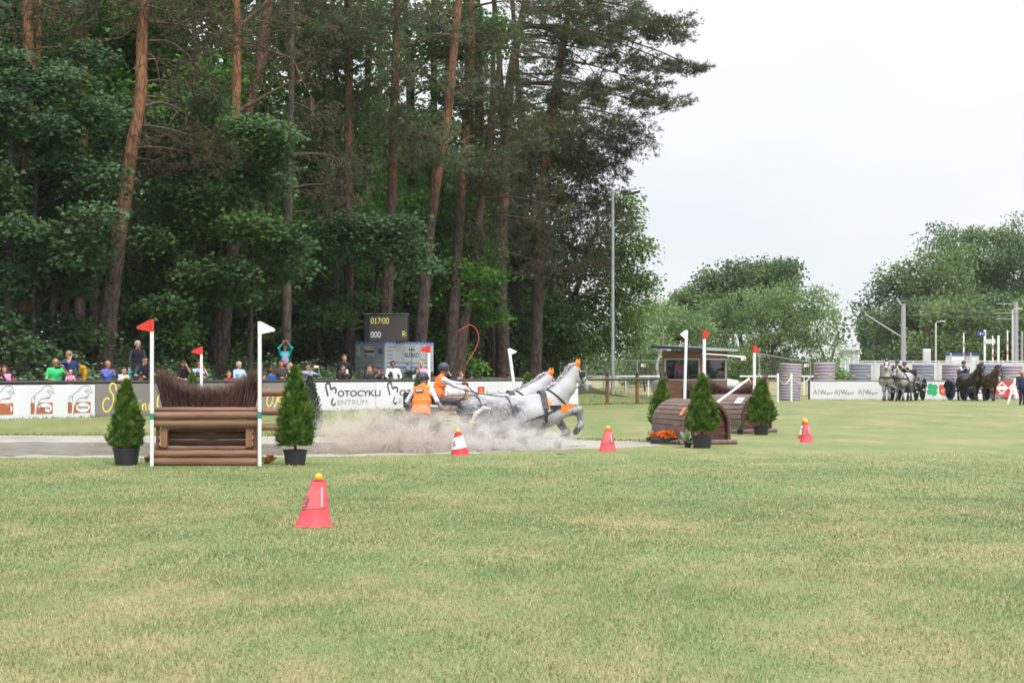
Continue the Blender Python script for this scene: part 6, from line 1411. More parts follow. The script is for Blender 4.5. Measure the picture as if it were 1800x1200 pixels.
tuft = thing('molehill', 'small clod of dug up turf right of the white and red cone', 'clod', (*ground_px(986, 799)[0][:2], -.01)); MB().sphere((0, 0, .01), (.09, .07, .05), 10, 6).build('clod', mat('dry_soil', (.13, .11, .075), .95, (.19, .17, .10), nscale=20, bump=.6), tuft)
# ================================================================ CONTINUOUS BODIES (smooth union of tapered limbs, meshed once)
class Body:
    """tapered capsules (a, b, ra, rb, tag[, flatten]) blended into one surface"""
    def __init__(s): s.p = []
    def cap(s, a, b, ra, rb, tg=0, k=1.0): s.p.append((np.array(a, float), np.array(b, float), ra, rb, tg, k)); return s
    def chain(s, pts, rad, tg=0):
        for i in range(len(pts) - 1): s.cap(pts[i], pts[i + 1], rad[i], rad[i + 1], tg)
        return s
    @staticmethod
    def d(P, pr):
        a, b, ra, rb = pr[:4]; ab = b - a; L2 = max(float(ab @ ab), 1e-9)
        t = np.clip(((P[0] - a[0]) * ab[0] + (P[1] - a[1]) * ab[1] + (P[2] - a[2]) * ab[2]) / L2, 0, 1)
        return np.sqrt((P[0] - a[0] - t * ab[0]) ** 2 + (P[1] - a[1] - t * ab[1]) ** 2 + (P[2] - a[2] - t * ab[2]) ** 2) - (ra + (rb - ra) * t)
    def field(s, P, k=.04):
        P = np.asarray(P, float).T; D = np.full(P.shape[1], 1.0)
        for pr in s.p:
            d = s.d(P, pr); h = np.clip(.5 + .5 * (D - d) / k, 0, 1); D = D * (1 - h) + d * h - k * h * (1 - h)
        return D
    def mesh(s, vox, k=.04):
        lo = np.min([np.minimum(p[0] - p[2], p[1] - p[3]) for p in s.p] + [np.minimum(p[0] - p[3], p[1] - p[2]) for p in s.p], axis=0) - 2.5 * vox - .02
        hi = np.max([np.maximum(p[0] + p[2], p[1] + p[3]) for p in s.p] + [np.maximum(p[0] + p[3], p[1] + p[2]) for p in s.p], axis=0) + 2.5 * vox + .02
        n = np.ceil((hi - lo) / vox).astype(int) + 1
        ax = [lo[i] + vox * np.arange(n[i]) for i in range(3)]
        D = np.full(n, .3, dtype=np.float32); DM = np.full(n, 9.0, dtype=np.float32); T = np.zeros(n, dtype=np.int16)
        for pr in s.p:
            r_ = max(pr[2], pr[3]) + .09
            a0 = np.minimum(pr[0], pr[1]) - r_; a1 = np.maximum(pr[0], pr[1]) + r_
            i0 = np.clip(((a0 - lo) / vox).astype(int), 0, n - 1); i1 = np.clip(((a1 - lo) / vox).astype(int) + 2, 1, n)
            sl = tuple(slice(i0[i], i1[i]) for i in range(3))
            P = (ax[0][sl[0]][:, None, None], ax[1][sl[1]][None, :, None], ax[2][sl[2]][None, None, :])
            d = s.d(P, pr).astype(np.float32); kk = k * pr[5]
            Ds = D[sl]; h = np.clip(.5 + .5 * (Ds - d) / kk, 0, 1); D[sl] = Ds * (1 - h) + d * h - kk * h * (1 - h)
            m = d < DM[sl]; T[sl][m] = pr[4]; DM[sl] = np.where(m, d, DM[sl])
        # surface nets
        S = D < 0; cs = tuple(x - 1 for x in D.shape); acc = np.zeros(cs + (3,), dtype=np.float32); cnt = np.zeros(cs, dtype=np.float32)
        edges = []
        for axis in range(3):
            A = [slice(None)] * 3; Bs = [slice(None)] * 3; A[axis] = slice(0, -1); Bs[axis] = slice(1, None)
            da, db = D[tuple(A)], D[tuple(Bs)]; cr = S[tuple(A)] != S[tuple(Bs)]; ijk = np.argwhere(cr)
            if not len(ijk): continue
            va, vb = da[cr], db[cr]; t = va / (va - vb); pos = ijk.astype(np.float32); pos[:, axis] += t
            o1, o2 = [(1, 2), (2, 0), (0, 1)][axis]; cells = []
            for e1, e2 in ((-1, -1), (0, -1), (0, 0), (-1, 0)):
                c = ijk.copy(); c[:, o1] += e1; c[:, o2] += e2; cells.append(c)
                ok = ((c >= 0) & (c < np.array(cs))).all(1); cc = c[ok]
                np.add.at(acc, tuple(cc.T), pos[ok]); np.add.at(cnt, tuple(cc.T), 1)
            edges.append((cells, S[tuple(A)][cr]))
        act = cnt > 0; vid = np.full(cs, -1); vid[act] = np.arange(int(act.sum()))
        gp = acc[act] / cnt[act][:, None]; V = lo + gp * vox
        tagv = T[tuple(np.clip(np.round(gp).astype(int), 0, n - 1).T)]
        F = []
        for cells, inside in edges:
            q = np.stack([vid[tuple(np.clip(c, 0, np.array(cs) - 1).T)] for c in cells], -1); ok = (q >= 0).all(1); q, ins = q[ok], inside[ok]; q[~ins] = q[~ins][:, ::-1]; F.append(q)
        F = np.concatenate(F)
        return V, F, tagv[F[:, 0]]

def join_parts(parts):
    """[(V, F list-of-arrays, tags)] -> one mesh"""
    Vs, loops, starts, tots, tg = [], [], [], [], []; b = 0; ls = 0
    for V, F, t in parts:
        V = np.asarray(V, dtype=float); Vs.append(V)
        if isinstance(F, np.ndarray): k = F.shape[1]; loops.append((F + b).ravel()); starts.append(ls + np.arange(len(F)) * k); tots.append(np.full(len(F), k)); ls += len(F) * k
        else:
            for f in F: loops.append(np.array(f) + b); starts.append(np.array([ls])); tots.append(np.array([len(f)])); ls += len(f)
        tg.append(np.asarray(t) if not isinstance(t, int) else np.full(len(F), t)); b += len(V)
    return np.concatenate(Vs), np.concatenate(loops), np.concatenate(starts), np.concatenate(tots), np.concatenate(tg)
def body_object(name, parts, mats, parent):
    V, l, s_, t, tg = join_parts(parts); return np_mesh(name, V, l, s_, t, mats, parent, tg, smooth=True)
# ================================================================ SPONSOR TRAILER AND SCOREBOARD
TY = 69.0; tk = TY / FPX; tx = xat(677, TY); tg_ = gz(tx, TY)
tr = thing('box_trailer', 'silver box trailer with blue top edge and sponsor print behind the fence', 'trailer', (tx, TY, tg_), R(-33))
M_TR = mat('silver_panel', (.46, .47, .50), .45, (.42, .43, .46), nscale=1.2, metal=.15); M_TR_SHADE = mat('shaded_silver_panel', (.33, .345, .37), .5, (.29, .30, .33), nscale=1.2, metal=.15); M_TBLUE = mat('trailer_blue', (.06, .15, .50), .5)  # second silver is darker: the rear face's shade is painted in
tz0, tzt = .62, CH - (603 - HZ) * tk - tg_; TA, TB = 1.55, 3.35      # rear width (along -x), side length (along +y)
MB().box((-TA / 2, TB / 2, (tz0 + tzt) / 2), (TA, TB, tzt - tz0)).build('body', M_TR, tr, smooth=0)
MB().box((-TA / 2, -.012, (tz0 + tzt) / 2), (TA - .06, .022, tzt - tz0 - .04)).build('rear_door', M_TR_SHADE, tr, smooth=0)
for z in (tz0 + .30, tz0 + .52): MB().box((-TA / 2, -.028, z), (TA - .2, .012, .05 if z < tz0 + .4 else .012)).build('blue_stripe' if z < tz0 + .4 else 'seam', M_TBLUE if z < tz0 + .4 else M_BLACK, tr, smooth=0)
for y0, y1 in ((.12, 1.45), (1.72, 3.2)): MB().box((.006, (y0 + y1) / 2, tz0 + .33), (.012, y1 - y0, .07)).build('blue_stripe', M_TBLUE, tr, smooth=0)
MB().box((.006, TB / 2, tz0 + .52), (.012, TB - .1, .012)).build('seam', M_BLACK, tr, smooth=0)
MB().box((-TA / 2, TB / 2, tzt + .035), (TA + .04, TB + .04, .07)).build('blue_edge', M_TBLUE, tr, smooth=0)
for i in range(7): MB().box((-.12 - i * .21, -.026, tzt + .03), (.05, .012, .04)).build('hook', M_LIGHTGREY, tr, smooth=0)
for i in range(14): MB().box((.026, .15 + i * .235, tzt + .03), (.012, .05, .04)).build('hook', M_LIGHTGREY, tr, smooth=0)
def rear_pic(x0, x1, z0, z1, m, nm): return MB().box(((x0 + x1) / 2, -.027, (z0 + z1) / 2), (x1 - x0, .008, z1 - z0)).build(nm, m, tr, smooth=0)
rear_pic(-1.47, -1.20, tzt - .52, tzt - .10, mat('photo_print_blue', (.10, .17, .24), .5, (.45, .55, .58), nscale=5, lo=.4, hi=.6), 'picture')
pc = rear_pic(-1.06, -.52, tzt - .52, tzt - .12, mat('photo_print_green', (.05, .10, .06), .5, (.55, .56, .55), nscale=4, stretch=(.4, 1, 3), lo=.42, hi=.55), 'picture')
MB().box((-.79, -.0345, tzt - .34), (.50, .004, .09)).build('dark_band', mat('dark_red_print', (.12, .05, .05), .6), pc, smooth=0)
pc = rear_pic(-.34, -.10, tzt - .46, tzt - .20, M_TBLUE, 'picture'); MB().sphere((-.22, -.032, tzt - .33), (.07, .004, .09), 10, 6).build('figure', INK, pc)
for z, a, b in ((tzt - .62, -1.1, -.2), (tzt - .72, -.85, -.45)): rear_pic(a, b, z - .012, z + .012, INK_GREY, 'caption_bar')
rear_pic(-1.47, -1.22, tzt - .66, tzt - .61, INK_GREY, 'caption_bar')
for x in (-1.35, -.2): MB().bbox((x, -.05, tz0 + .07), (.2, .05, .09), .012).build('tail_light', mat('tail_light_red', (.28, .015, .015), .25), tr)
MB().box((-.35, -.03, tz0 + .18), (.16, .012, .10)).build('number_plate', M_WHITE, tr, smooth=0)
MB().box((-.78, -.04, tz0 - .06), (TA - .1, .1, .1)).build('bumper', M_TR_SHADE, tr, smooth=0)
def side_text(body, y, z, h, m, w=None, bold=0):
    v, f = text_geo(body, h, bold=bold, width=w); return MB().add([Vector((.009, y + q.x, z + q.z)) for q in v], f).build('lettering', m, tr, smooth=0)
side_text('ALFAKO', 1.28, tzt - .55, .27, INK, 1.02, .006)
mb = MB(); mb.add([Vector((.0085, 1.79 + q[0], tzt - .48 + q[2])) for q in disc(0, 0, .64, .40, 36, .965)[0]], disc(0, 0, .64, .40, 36, .965)[1]); mb.build('oval_ring', INK_GREY, tr, smooth=0)
mb = MB()
for y in (-.13, .03, .17): mb.add([(.009, 1.78 + y - .1, tzt - .28), (.009, 1.78 + y + .1, tzt - .28), (.009, 1.78 + y, tzt - .16)], [(0, 1, 2)])
mb.build('mountain_emblem', INK, tr, smooth=0)
for i, (y, w) in enumerate(((.12, .72), (.12, .4), (.12, .44), (.12, .5), (.12, .78))):      # lines of small print, too small to read in the photograph
    for k in range(int(w / .13)): MB().box((.0075, y + k * .13 + .055, tzt - .14 - i * .16), (.003, .095, .05)).build('small_print', INK_GREY, tr, smooth=0)
for i, (y, w) in enumerate(((2.35, .8), (2.72, .4), (2.72, .42), (2.45, .7))):
    for k in range(int(w / .13)): MB().box((.0075, y + k * .13 + .055, tzt - .12 - i * .18), (.003, .095, .05)).build('small_print', INK_GREY, tr, smooth=0)
rotY = Matrix.Rotation(R(90), 3, 'Y')
wh = MB().lathe([(.16, -.1), (.34, -.1), (.36, -.06), (.36, .06), (.34, .1), (.16, .1)], 24, (.1, 1.6, .36), rot=rotY).build('wheel', M_TYRE, tr); MB().lathe([(0, -.06), (.19, -.09), (.19, .09), (0, .05)], 18, (.1, 1.6, .36), rot=rotY).build('rim', M_RIM, wh)
arc = [(0.0, 1.6 + .46 * math.cos(R(a)), .36 + .46 * math.sin(R(a))) for a in range(0, 181, 15)]; MB().strip([(.12, y, z) for _, y, z in arc], .26, .03, side=(1, 0, 0)).build('mudguard', M_BLACK, tr)
MB().tube([(-TA / 2, TB, .5), (-TA / 2, TB + 1.3, .5)], .05, 8).build('drawbar', M_GALV, tr); MB().box((.02, 2.9, tz0 + .12), (.03, .12, .06)).build('marker_light', mat('amber_lens', (.7, .28, .03), .3), tr, smooth=0)
MB().tube([(.015, 1.79, tzt - .1), (.015, 1.79, tz0)], .008, 5).build('aerial', M_BLACK, tr)
# scoreboard on the trailer roof
sbx0, sbx1 = xat(640, TY + .6), xat(717, TY + .6); sk_ = (TY + .6) / FPX; sz0, sz1 = CH - (601 - HZ) * sk_, CH - (552.5 - HZ) * sk_; sw, shh = sbx1 - sbx0, sz1 - sz0
sb = thing('scoreboard', 'dark LED scoreboard showing 017:00 standing on the silver trailer', 'scoreboard', (sbx0, TY + .6, sz0), R(-3))
MB().box((sw / 2, .16, shh / 2), (sw, .26, shh)).build('housing', M_BLACK, sb, smooth=0)
MB().box((.13, .0, shh / 2), (.2, .08, shh + .02)).build('side_panel', mat('board_edge', (.05, .055, .07), .5), sb, smooth=0)
MB().box((sw / 2 + .10, .01, shh / 2), (sw - .22, .06, shh - .08)).build('screen', mat('led_panel', (.165, .135, .13), .6, (.15, .12, .12), nscale=30), sb, smooth=0)
MB().box((sw / 2, .1, shh + .02), (sw + .03, .3, .03)).build('top_rail', M_GALV, sb, smooth=0)
FONT57 = {'0': '01110 10001 10001 10001 10001 10001 01110', '1': '00100 01100 00100 00100 00100 00100 01110', '7': '11111 00001 00010 00100 00100 01000 01000', ':': '0 0 1 0 1 0 0', 'R': '11110 10001 10001 11110 10100 10010 10001'}
LEDY = mat('led_yellow', (.80, .72, .18), .5, emit=.8); LEDW = mat('led_white', (.80, .80, .86), .5, emit=.8)
def led(text, x, z, p_, m, nm):
    mb = MB()
    for chh in text:
        rows = FONT57[chh].split()
        for r_, row in enumerate(rows):
            for c_, b_ in enumerate(row):
                if b_ == '1': mb.box((x + c_ * p_ * .82, -.024, z - r_ * p_ * 1.15), (p_ * .66, .008, p_ * .95))
        x += (len(rows[0]) + 1) * p_ * .82
    return mb.build(nm, m, sb, smooth=0)
led('017:00', .29, shh - .16, .029, LEDY, 'led_digits'); led('000', .29, shh - .72, .029, LEDW, 'led_digits'); led('R:', sw - .20, shh - .70, .029, LEDY, 'led_letters')
# ================================================================ PEOPLE
SKIN = mat('skin', (.50, .27, .185), .55, (.44, .22, .15), nscale=9); SKIN_T = mat('tanned_skin', (.40, .195, .12), .55, (.35, .165, .10), nscale=9); SKIN_P = mat('pale_skin', (.58, .34, .25), .55, (.52, .29, .21), nscale=9)
M_EYE = mat('eye', (.02, .015, .012), .3); M_LIP = mat('lips', (.34, .10, .085), .5); M_SHOE = mat('dark_shoe', (.03, .028, .028), .6); M_LENS = mat('sunglass_lens', (.012, .012, .014), .15)
def cloth(r, g, b): return mat('cloth_%d_%d_%d' % (r, g, b), srgb(r, g, b), .85, tuple(c * .78 for c in srgb(r, g, b)), nscale=7, detail=4, bump=.25, bscale=16, spec=.2)
def hairm(r, g, b): return mat('hair_%d_%d_%d' % (r, g, b), srgb(r, g, b), .55, tuple(c * .6 for c in srgb(r, g, b)), nscale=22, stretch=(3, 3, .6), spec=.35)
def ik(S, T, l1, l2, pole):
    S, T, pole = Vector(S), Vector(T), Vector(pole); d = T - S; L_ = d.length; mx = (l1 + l2) * .995
    if L_ > mx: T = S + d * (mx / L_); d = T - S; L_ = mx
    u = d.normalized(); a = (l1 * l1 - l2 * l2 + L_ * L_) / (2 * L_); h = math.sqrt(max(l1 * l1 - a * a, 0)); p = pole - u * pole.dot(u)
    if p.length < 1e-5: p = Vector((0, 0, -1)) - u * u.z * -1
    return S + u * a + p.normalized() * h, T
def hand_parts(w, d, palm, s, curl=.7, side=1):
    """five-fingered hand at wrist w, pointing along d, palm normal given; s = body scale"""
    d = Vector(d).normalized(); palm = Vector(palm); palm = (palm - d * palm.dot(d)); palm = palm.normalized() if palm.length > 1e-4 else frame_from(d)[0]; sd = d.cross(palm) * side; mb = MB(); w = Vector(w)
    mb.tube([w - d * .015 * s, w + d * .03 * s, w + d * .075 * s, w + d * .095 * s], [.026 * s, .036 * s, .040 * s, .030 * s], 8)
    for i, (o_, L_) in enumerate(((-.030, .068), (-.010, .078), (.010, .072), (.029, .056))):
        b = w + d * .085 * s + sd * o_ * s; c1 = curl * .8; p1 = b + (d * math.cos(c1) + palm * math.sin(c1)) * L_ * .45 * s; c2 = curl * 1.9; p2 = p1 + (d * math.cos(c2) + palm * math.sin(c2)) * L_ * .55 * s
        mb.tube([b - d * .01 * s, b, p1, p2], [.010 * s, .0105 * s, .0095 * s, .0075 * s], 6)
    tb = w + d * .028 * s - sd * .028 * s; t1 = tb + (d * .6 - sd * .75 + palm * .3).normalized() * .036 * s; t2 = t1 + (d * .85 - sd * .1 + palm * .5).normalized() * .032 * s
    mb.tube([tb, t1, t2], [.014 * s, .0125 * s, .009 * s], 6)
    return np.array([tuple(v) for v in mb.v]), mb.f
PERSONS = []
def person(label, px, Y, top, feet=None, H=None, yaw=0.0, lean=0.0, cols=('g', 'g'), skin=None, sleeves='long', hair=('short', (60, 40, 30)), hands=('rail', 'rail'), turn=0.0, nod=0.0, seat=None, vest=None, extra=(), girth=1.0, sh=1.0, x=None, group='spectators behind the banner fence', railz=1.06, child=False, vox=.031, side_lean=0.0, legs=None, helmet=None, longvest=False):
    """a clothed standing, leaning or seated person; local -y is where the chest faces"""
    if x is None: x = xat(px, Y)
    zt = CH - (top - HZ) * Y / FPX
    g = gz(x, Y) if feet is None else feet
    if H is None: H = zt - g
    s = H / 1.75; z0 = zt - H if feet is None else feet
    if seat is not None: z0 = seat
    o = thing('person', label, 'person', (x, Y, z0), yaw, group); sk = skin or SKIN
    hs = (1.22 if child else 1.0)
    top_m, bot_m = cols; mats = [sk, top_m, bot_m, M_SHOE, M_EYE, M_LIP, vest or top_m]
    ML = Matrix.Rotation(lean, 3, 'X') @ Matrix.Rotation(side_lean, 3, 'Y')
    pel = Vector((0, 0, .93 * s)) if legs is None else Vector(legs['pelvis']) * s
    tor = lambda a, b, c: pel + ML @ (Vector((a, b, c)) * s)
    b = Body(); G = girth; tt = 6 if vest else 1
    b.cap(tor(-.075, 0, .02), tor(.075, 0, .02), .115 * s * G, .115 * s * G, 2)
    b.cap(tor(-.06, -.01 * G, .17), tor(.06, -.01 * G, .17), .112 * s * G, .112 * s * G, tt); b.cap(tor(0, 0, .05), tor(0, -.005, .3), .12 * s * G, .125 * s * G, tt)
    b.cap(tor(-.085, -.012, .37), tor(.085, -.012, .37), .108 * s * (G * .5 + .5), .108 * s * (G * .5 + .5), tt)
    b.cap(tor(-.155 * sh, .008, .475), tor(.155 * sh, .008, .475), .062 * s, .062 * s, tt); b.cap(tor(-.10, .0, .44), tor(.10, .0, .44), .085 * s, .085 * s, tt)
    if vest: b.cap(tor(-.06, .03, .52), tor(.06, .03, .52), .05 * s, .05 * s, 6)
    if longvest: b.cap(tor(-.07, .01, -.02), tor(.07, .01, -.02), .135 * s * G, .135 * s * G, 6); b.cap(tor(-.08, 0, .2), tor(.08, 0, .2), .12 * s * G, .12 * s * G, 6)
    nb = tor(0, .01, .50); hd = Matrix.Rotation(lean * .25, 3, 'X') @ Matrix.Rotation(turn, 3, 'Z') @ Matrix.Rotation(nod, 3, 'X')
    hc = nb + ML @ Vector((0, -.012, .105)) * s + Vector((0, -.015, .075)) * s * hs
    b.cap(nb - ML @ Vector((0, 0, .04)) * s, nb + (hc - nb) * .6, .056 * s, .050 * s, 0)
    hp = lambda a, c, e: hc + hd @ (Vector((a, c, e)) * s * hs)
    # legs
    for sx in (-1, 1):
        hip = pel + Vector((sx * .085, 0, -.01)) * s
        if legs is None: ft = Vector((sx * .11, .02 + .05 * sx, .085)) * s; pole = (0, -1, 0); kn, an = ik(hip, ft, .43 * s, .43 * s, pole)
        else: kn, an = Vector(legs['knee'][0 if sx < 0 else 1]) * s, Vector(legs['ankle'][0 if sx < 0 else 1]) * s
        b.chain([hip, kn, an], [.088 * s * G, .060 * s, .044 * s], 2); tdir = Vector((0, -1, 0)); b.cap(an + Vector((0, .03, -.045)) * s, an + (tdir * .15 + Vector((0, 0, -.055))) * s, .036 * s, .032 * s, 3)
    # arms
    HW = {'rail': (.13, -.34, railz / s + .05), 'rail2': (.20, -.36, railz / s + .05), 'down': (.27, .0, .82), 'phone': (.055, -.34, 1.60), 'phone_low': (.07, -.36, 1.38), 'up': (.11, -.16, 1.90), 'chest': (.06, -.26, 1.22), 'face': (.04, -.22, 1.52), 'cross': (.0, -.25, 1.16), 'lap': (.1, -.38, .98)}
    wr = []; sleeve_f = 1 if sleeves == 'long' else 0
    for sx, hn in ((-1, hands[0]), (1, hands[1])):
        T = HW[hn] if isinstance(hn, str) else hn; T = Vector((sx * T[0] if isinstance(hn, str) else T[0], T[1], T[2])) * s
        if isinstance(hn, str) and hn not in ('rail', 'rail2', 'down'): T = T + (tor(0, 0, .47) - Vector((0, 0, 1.40 * s)))
        S = tor(sx * .185 * sh, .005, .465); el, W_ = ik(S, T, .285 * s, .25 * s, (sx * .55, .25, -.8) if hn != 'up' else (sx * 1.0, 0, .1))
        b.chain([S, el], [.056 * s, .043 * s], 1); b.chain([el, W_], [.041 * s, .029 * s], sleeve_f); wr.append((W_, (W_ - el).normalized(), sx))
    V, F, tg = b.mesh(vox * max(s, .75), .035 * s); parts = [(V, F, tg)]
    # head, finer
    hb = Body(); hb.cap(hp(0, .012, .035), hp(0, .018, .03), .088 * s * hs, .088 * s * hs, 0); hb.cap(hp(0, -.012, .0), hp(0, -.03, -.05), .072 * s * hs, .060 * s * hs, 0); hb.cap(hp(0, -.045, -.085), hp(0, -.05, -.088), .040 * s * hs, .038 * s * hs, 0)
    hb.cap(hp(0, -.088, .0), hp(0, -.105, -.032), .010 * s * hs, .015 * s * hs, 0, .4); hb.cap(hp(-.035, -.075, .022), hp(.035, -.075, .022), .018 * s * hs, .018 * s * hs, 0, .5)
    for sx in (-1, 1): hb.cap(hp(sx * .086, .015, .005), hp(sx * .088, .02, -.025), .014 * s * hs, .011 * s * hs, 0, .4)
    hb.cap(hp(0, .0, -.06), nb + (hc - nb) * .25, .050 * s, .052 * s, 0)
    parts.append(hb.mesh((.017 if vox > .02 else .0125) * s * hs, .02 * s))
    mb = MB()
    for sx in (-1, 1): mb.sphere(hp(sx * .033, -.083, -.002), .0115 * s * hs, 8, 5, 4); mb.tube([hp(sx * .016, -.096, .022), hp(sx * .052, -.082, .024)], .0055 * s * hs, 5, 4)
    mb.tube([hp(-.026, -.090, -.062), hp(0, -.098, -.060), hp(.026, -.090, -.062)], [.005 * s, .008 * s, .005 * s], 6, 5)
    parts.append((np.array([tuple(v) for v in mb.v]), mb.f, np.array(mb.m)))
    for (W_, dr, sx), hn in zip(wr, hands):
        palm = Vector((0, 0, -1)) if hn in ('rail', 'rail2') else (Vector((-sx, 0, 0)) if hn in ('down', 'phone', 'phone_low', 'up', 'face') else Vector((-sx * .6, 0, -.6)))
        hv, hf = hand_parts(W_ + dr * .01 * s, dr, palm, s * 1.05, .25 if hn in ('rail', 'rail2') else .6, sx); parts.append((hv, hf, 0))
    body_object('body', parts, mats, o)
    # hair or headgear
    st, hc_ = hair; hm = hairm(*hc_) if st not in () else None
    hr = Body(); r_ = s * hs
    if st in ('short', 'fringe', 'bob', 'long', 'bun', 'curly'):
        if st != 'fringe': hr.cap(hp(0, .022, .052), hp(0, .03, .03), .091 * r_, .092 * r_); hr.cap(hp(-.05, -.05, .088), hp(.05, -.05, .088), .026 * r_, .026 * r_)
        hr.cap(hp(-.06, .055, .0), hp(.06, .055, .0), .045 * r_, .045 * r_)
        for sx in (-1, 1): hr.cap(hp(sx * .078, .02, .045), hp(sx * .082, .03, .0), .026 * r_, .020 * r_)
        if st in ('bob', 'curly'):
            for sx in (-1, 1): hr.cap(hp(sx * .085, -.02, .03), hp(sx * .098, .0, -.09), .032 * r_, .034 * r_)
            hr.cap(hp(-.07, .07, -.02), hp(.07, .07, -.02), .055 * r_, .055 * r_); hr.cap(hp(-.06, .07, -.08), hp(.06, .07, -.08), .045 * r_, .045 * r_)
        if st in ('long', 'curly'):
            for sx in (-1, 1): hr.cap(hp(sx * .085, -.01, .03), hp(sx * .095, -.03, -.24), .030 * r_, .030 * r_)
            hr.cap(hp(-.06, .075, -.03), hp(.06, .075, -.03), .05 * r_, .05 * r_); hr.cap(hp(-.06, .08, -.22), hp(.06, .08, -.22), .038 * r_, .038 * r_); hr.cap(hp(0, .08, 0), hp(0, .085, -.22), .06 * r_, .05 * r_)
        if st == 'bun': hr.cap(hp(0, .12, .06), hp(0, .13, .05), .04 * r_, .04 * r_)
        if st == 'curly':
            q = random.Random(int(px))
            for _ in range(16): a = q.uniform(0, 6.28); z = q.uniform(-.2, .1); hr.cap(hp(math.cos(a) * .105, .02 + abs(math.sin(a)) * .08, z), hp(math.cos(a) * .11, .03 + abs(math.sin(a)) * .085, z - .02), .03 * r_, .028 * r_)
        V, F, tg = hr.mesh(.019 * r_, .02 * r_); np_poly('hair', V, F, hm, o, smooth=True)
    if st == 'cap':
        hr.cap(hp(0, .015, .05), hp(0, .02, .045), .096 * r_, .096 * r_); hr.cap(hp(-.05, -.10, .055), hp(.05, -.10, .055), .012 * r_, .012 * r_); hr.cap(hp(-.04, -.14, .045), hp(.04, -.14, .045), .010 * r_, .010 * r_); hr.cap(hp(0, -.08, .06), hp(0, -.14, .048), .02 * r_, .012 * r_)
        V, F, tg = hr.mesh(.0125 * r_, .02 * r_); keep = V[F].mean(1)[:, 2] > (hc.z + .012 * r_); np_poly('cap', V, F[keep], hm, o, smooth=True)
        h2 = Body(); h2.cap(hp(-.06, .05, .0), hp(.06, .05, .0), .042 * r_, .042 * r_); V, F, tg = h2.mesh(.016 * r_, .02 * r_); np_poly('hair', V, F, hairm(50, 38, 30), o, smooth=True)
    if helmet:
        hl = Body(); hl.cap(hp(0, .01, .052), hp(0, .02, .045), .118 * r_, .120 * r_); hl.cap(hp(-.05, -.09, .035), hp(.05, -.09, .035), .020 * r_, .020 * r_); hl.cap(hp(0, -.12, .03), hp(0, -.135, .026), .022 * r_, .016 * r_)
        V, F, tg = hl.mesh(.012 * r_, .02 * r_); fc = V[F].mean(1); rel = (fc - np.array(hc)) @ np.array(hd); keep = rel[:, 2] > -.012 * r_ - .02 * (rel[:, 1] > .05 * r_); np_poly('helmet', V, F[keep], helmet, o, smooth=True)
        st_ = MB()
        for sx in (-1, 1): st_.tube([hp(sx * .10, .0, .01), hp(sx * .085, -.02, -.05), hp(sx * .03, -.05, -.118), hp(0, -.055, -.125)], .006 * r_, 5)
        st_.build('chin_strap', M_BLACK, o)
    for e in extra:
        if e == 'sunglasses':
            mb = MB()
            for sx in (-1, 1): mb.sphere(hp(sx * .034, -.090, .0), (.027 * r_, .012 * r_, .018 * r_), 10, 6)
            mb.tube([hp(-.012, -.1, .006), hp(.012, -.1, .006)], .004 * r_, 4)
            for sx in (-1, 1): mb.tube([hp(sx * .055, -.085, .006), hp(sx * .09, .01, .008)], .004 * r_, 4)
            mb.build('sunglasses', M_LENS, o)
        if e == 'glasses':
            mb = MB()
            for sx in (-1, 1): mb.tube([hp(sx * .034 + .024 * math.cos(a * .785), -.098, .017 * math.sin(a * .785)) for a in range(9)], .003 * r_, 4, caps=False)
            mb.build('glasses', M_LENS, o)
        if e == 'raised_glasses':
            mb = MB()
            for sx in (-1, 1): mb.sphere(hp(sx * .034, -.075, .085), (.026 * r_, .02 * r_, .014 * r_), 8, 5)
            mb.build('sunglasses', M_LENS, o)
        if e == 'beard':
            h2 = Body(); h2.cap(hp(-.05, -.04, -.07), hp(.05, -.04, -.07), .035 * r_, .035 * r_); h2.cap(hp(0, -.06, -.10), hp(0, -.07, -.105), .038 * r_, .035 * r_); V, F, tg = h2.mesh(.014 * r_, .02 * r_); np_poly('beard', V, F, hairm(70, 60, 55), o, smooth=True)
        if e == 'quilt' and vest:
            pass
    MW = Matrix.Translation(Vector((x, Y, z0))) @ Matrix.Rotation(yaw, 4, 'Z')
    info = {'o': o, 'M': MW, 'hands': [MW @ (w_ + dr * .07 * s) for w_, dr, sx in wr], 'head': MW @ hc, 'tor': lambda a, c, e: MW @ tor(a, c, e), 'tl': tor, 'ML': ML, 's': s, 'yaw': yaw, 'hp': lambda a, c, e: MW @ hp(a, c, e)}
    PERSONS.append(info); return info
def held(name, label, cat, pos, size, m, yaw=0, tilt=0, screen=True, lens=False):
    o = thing(name, label, cat, pos, 0, rot=(tilt, 0, yaw)); MB().bbox((0, 0, 0), size, min(size) * .3).build('case', m, o)
    if screen: MB().box((0, size[1] / 2 + .001, 0), (size[0] * .86, .003, size[2] * .86)).build('screen', M_LENS, o, smooth=0)
    if lens: MB().tube([(0, -size[1] / 2, 0), (0, -size[1] / 2 - lens, 0)], [size[2] * .42, size[2] * .40], 12).build('lens', M_BLACK, o)
    return o
mid = lambda I: (I['hands'][0] + I['hands'][1]) / 2
def Yfence(px): k = (px - 900) / 3000; return 52.0 / (.761 - k)
def at_fence(px, t):   # depth of the line that runs t metres behind the fence at this pixel column
    k = (px - 900) / 3000; return (52.0 + t * (.7958 * .761 + .6055) ) / (.761 - k)
RT_ = R(38)            # most of them look along the pit to the right
W1 = cloth
p = person('woman with reddish brown bob and pink top leaning on the fence at far left', 8, at_fence(8, .38), 641, yaw=R(15), lean=R(12), cols=(W1(240, 160, 200), W1(60, 60, 80)), hair=('bob', (110, 62, 48)), hands=('cross', 'cross'), skin=SKIN_P, H=1.55, feet=None)
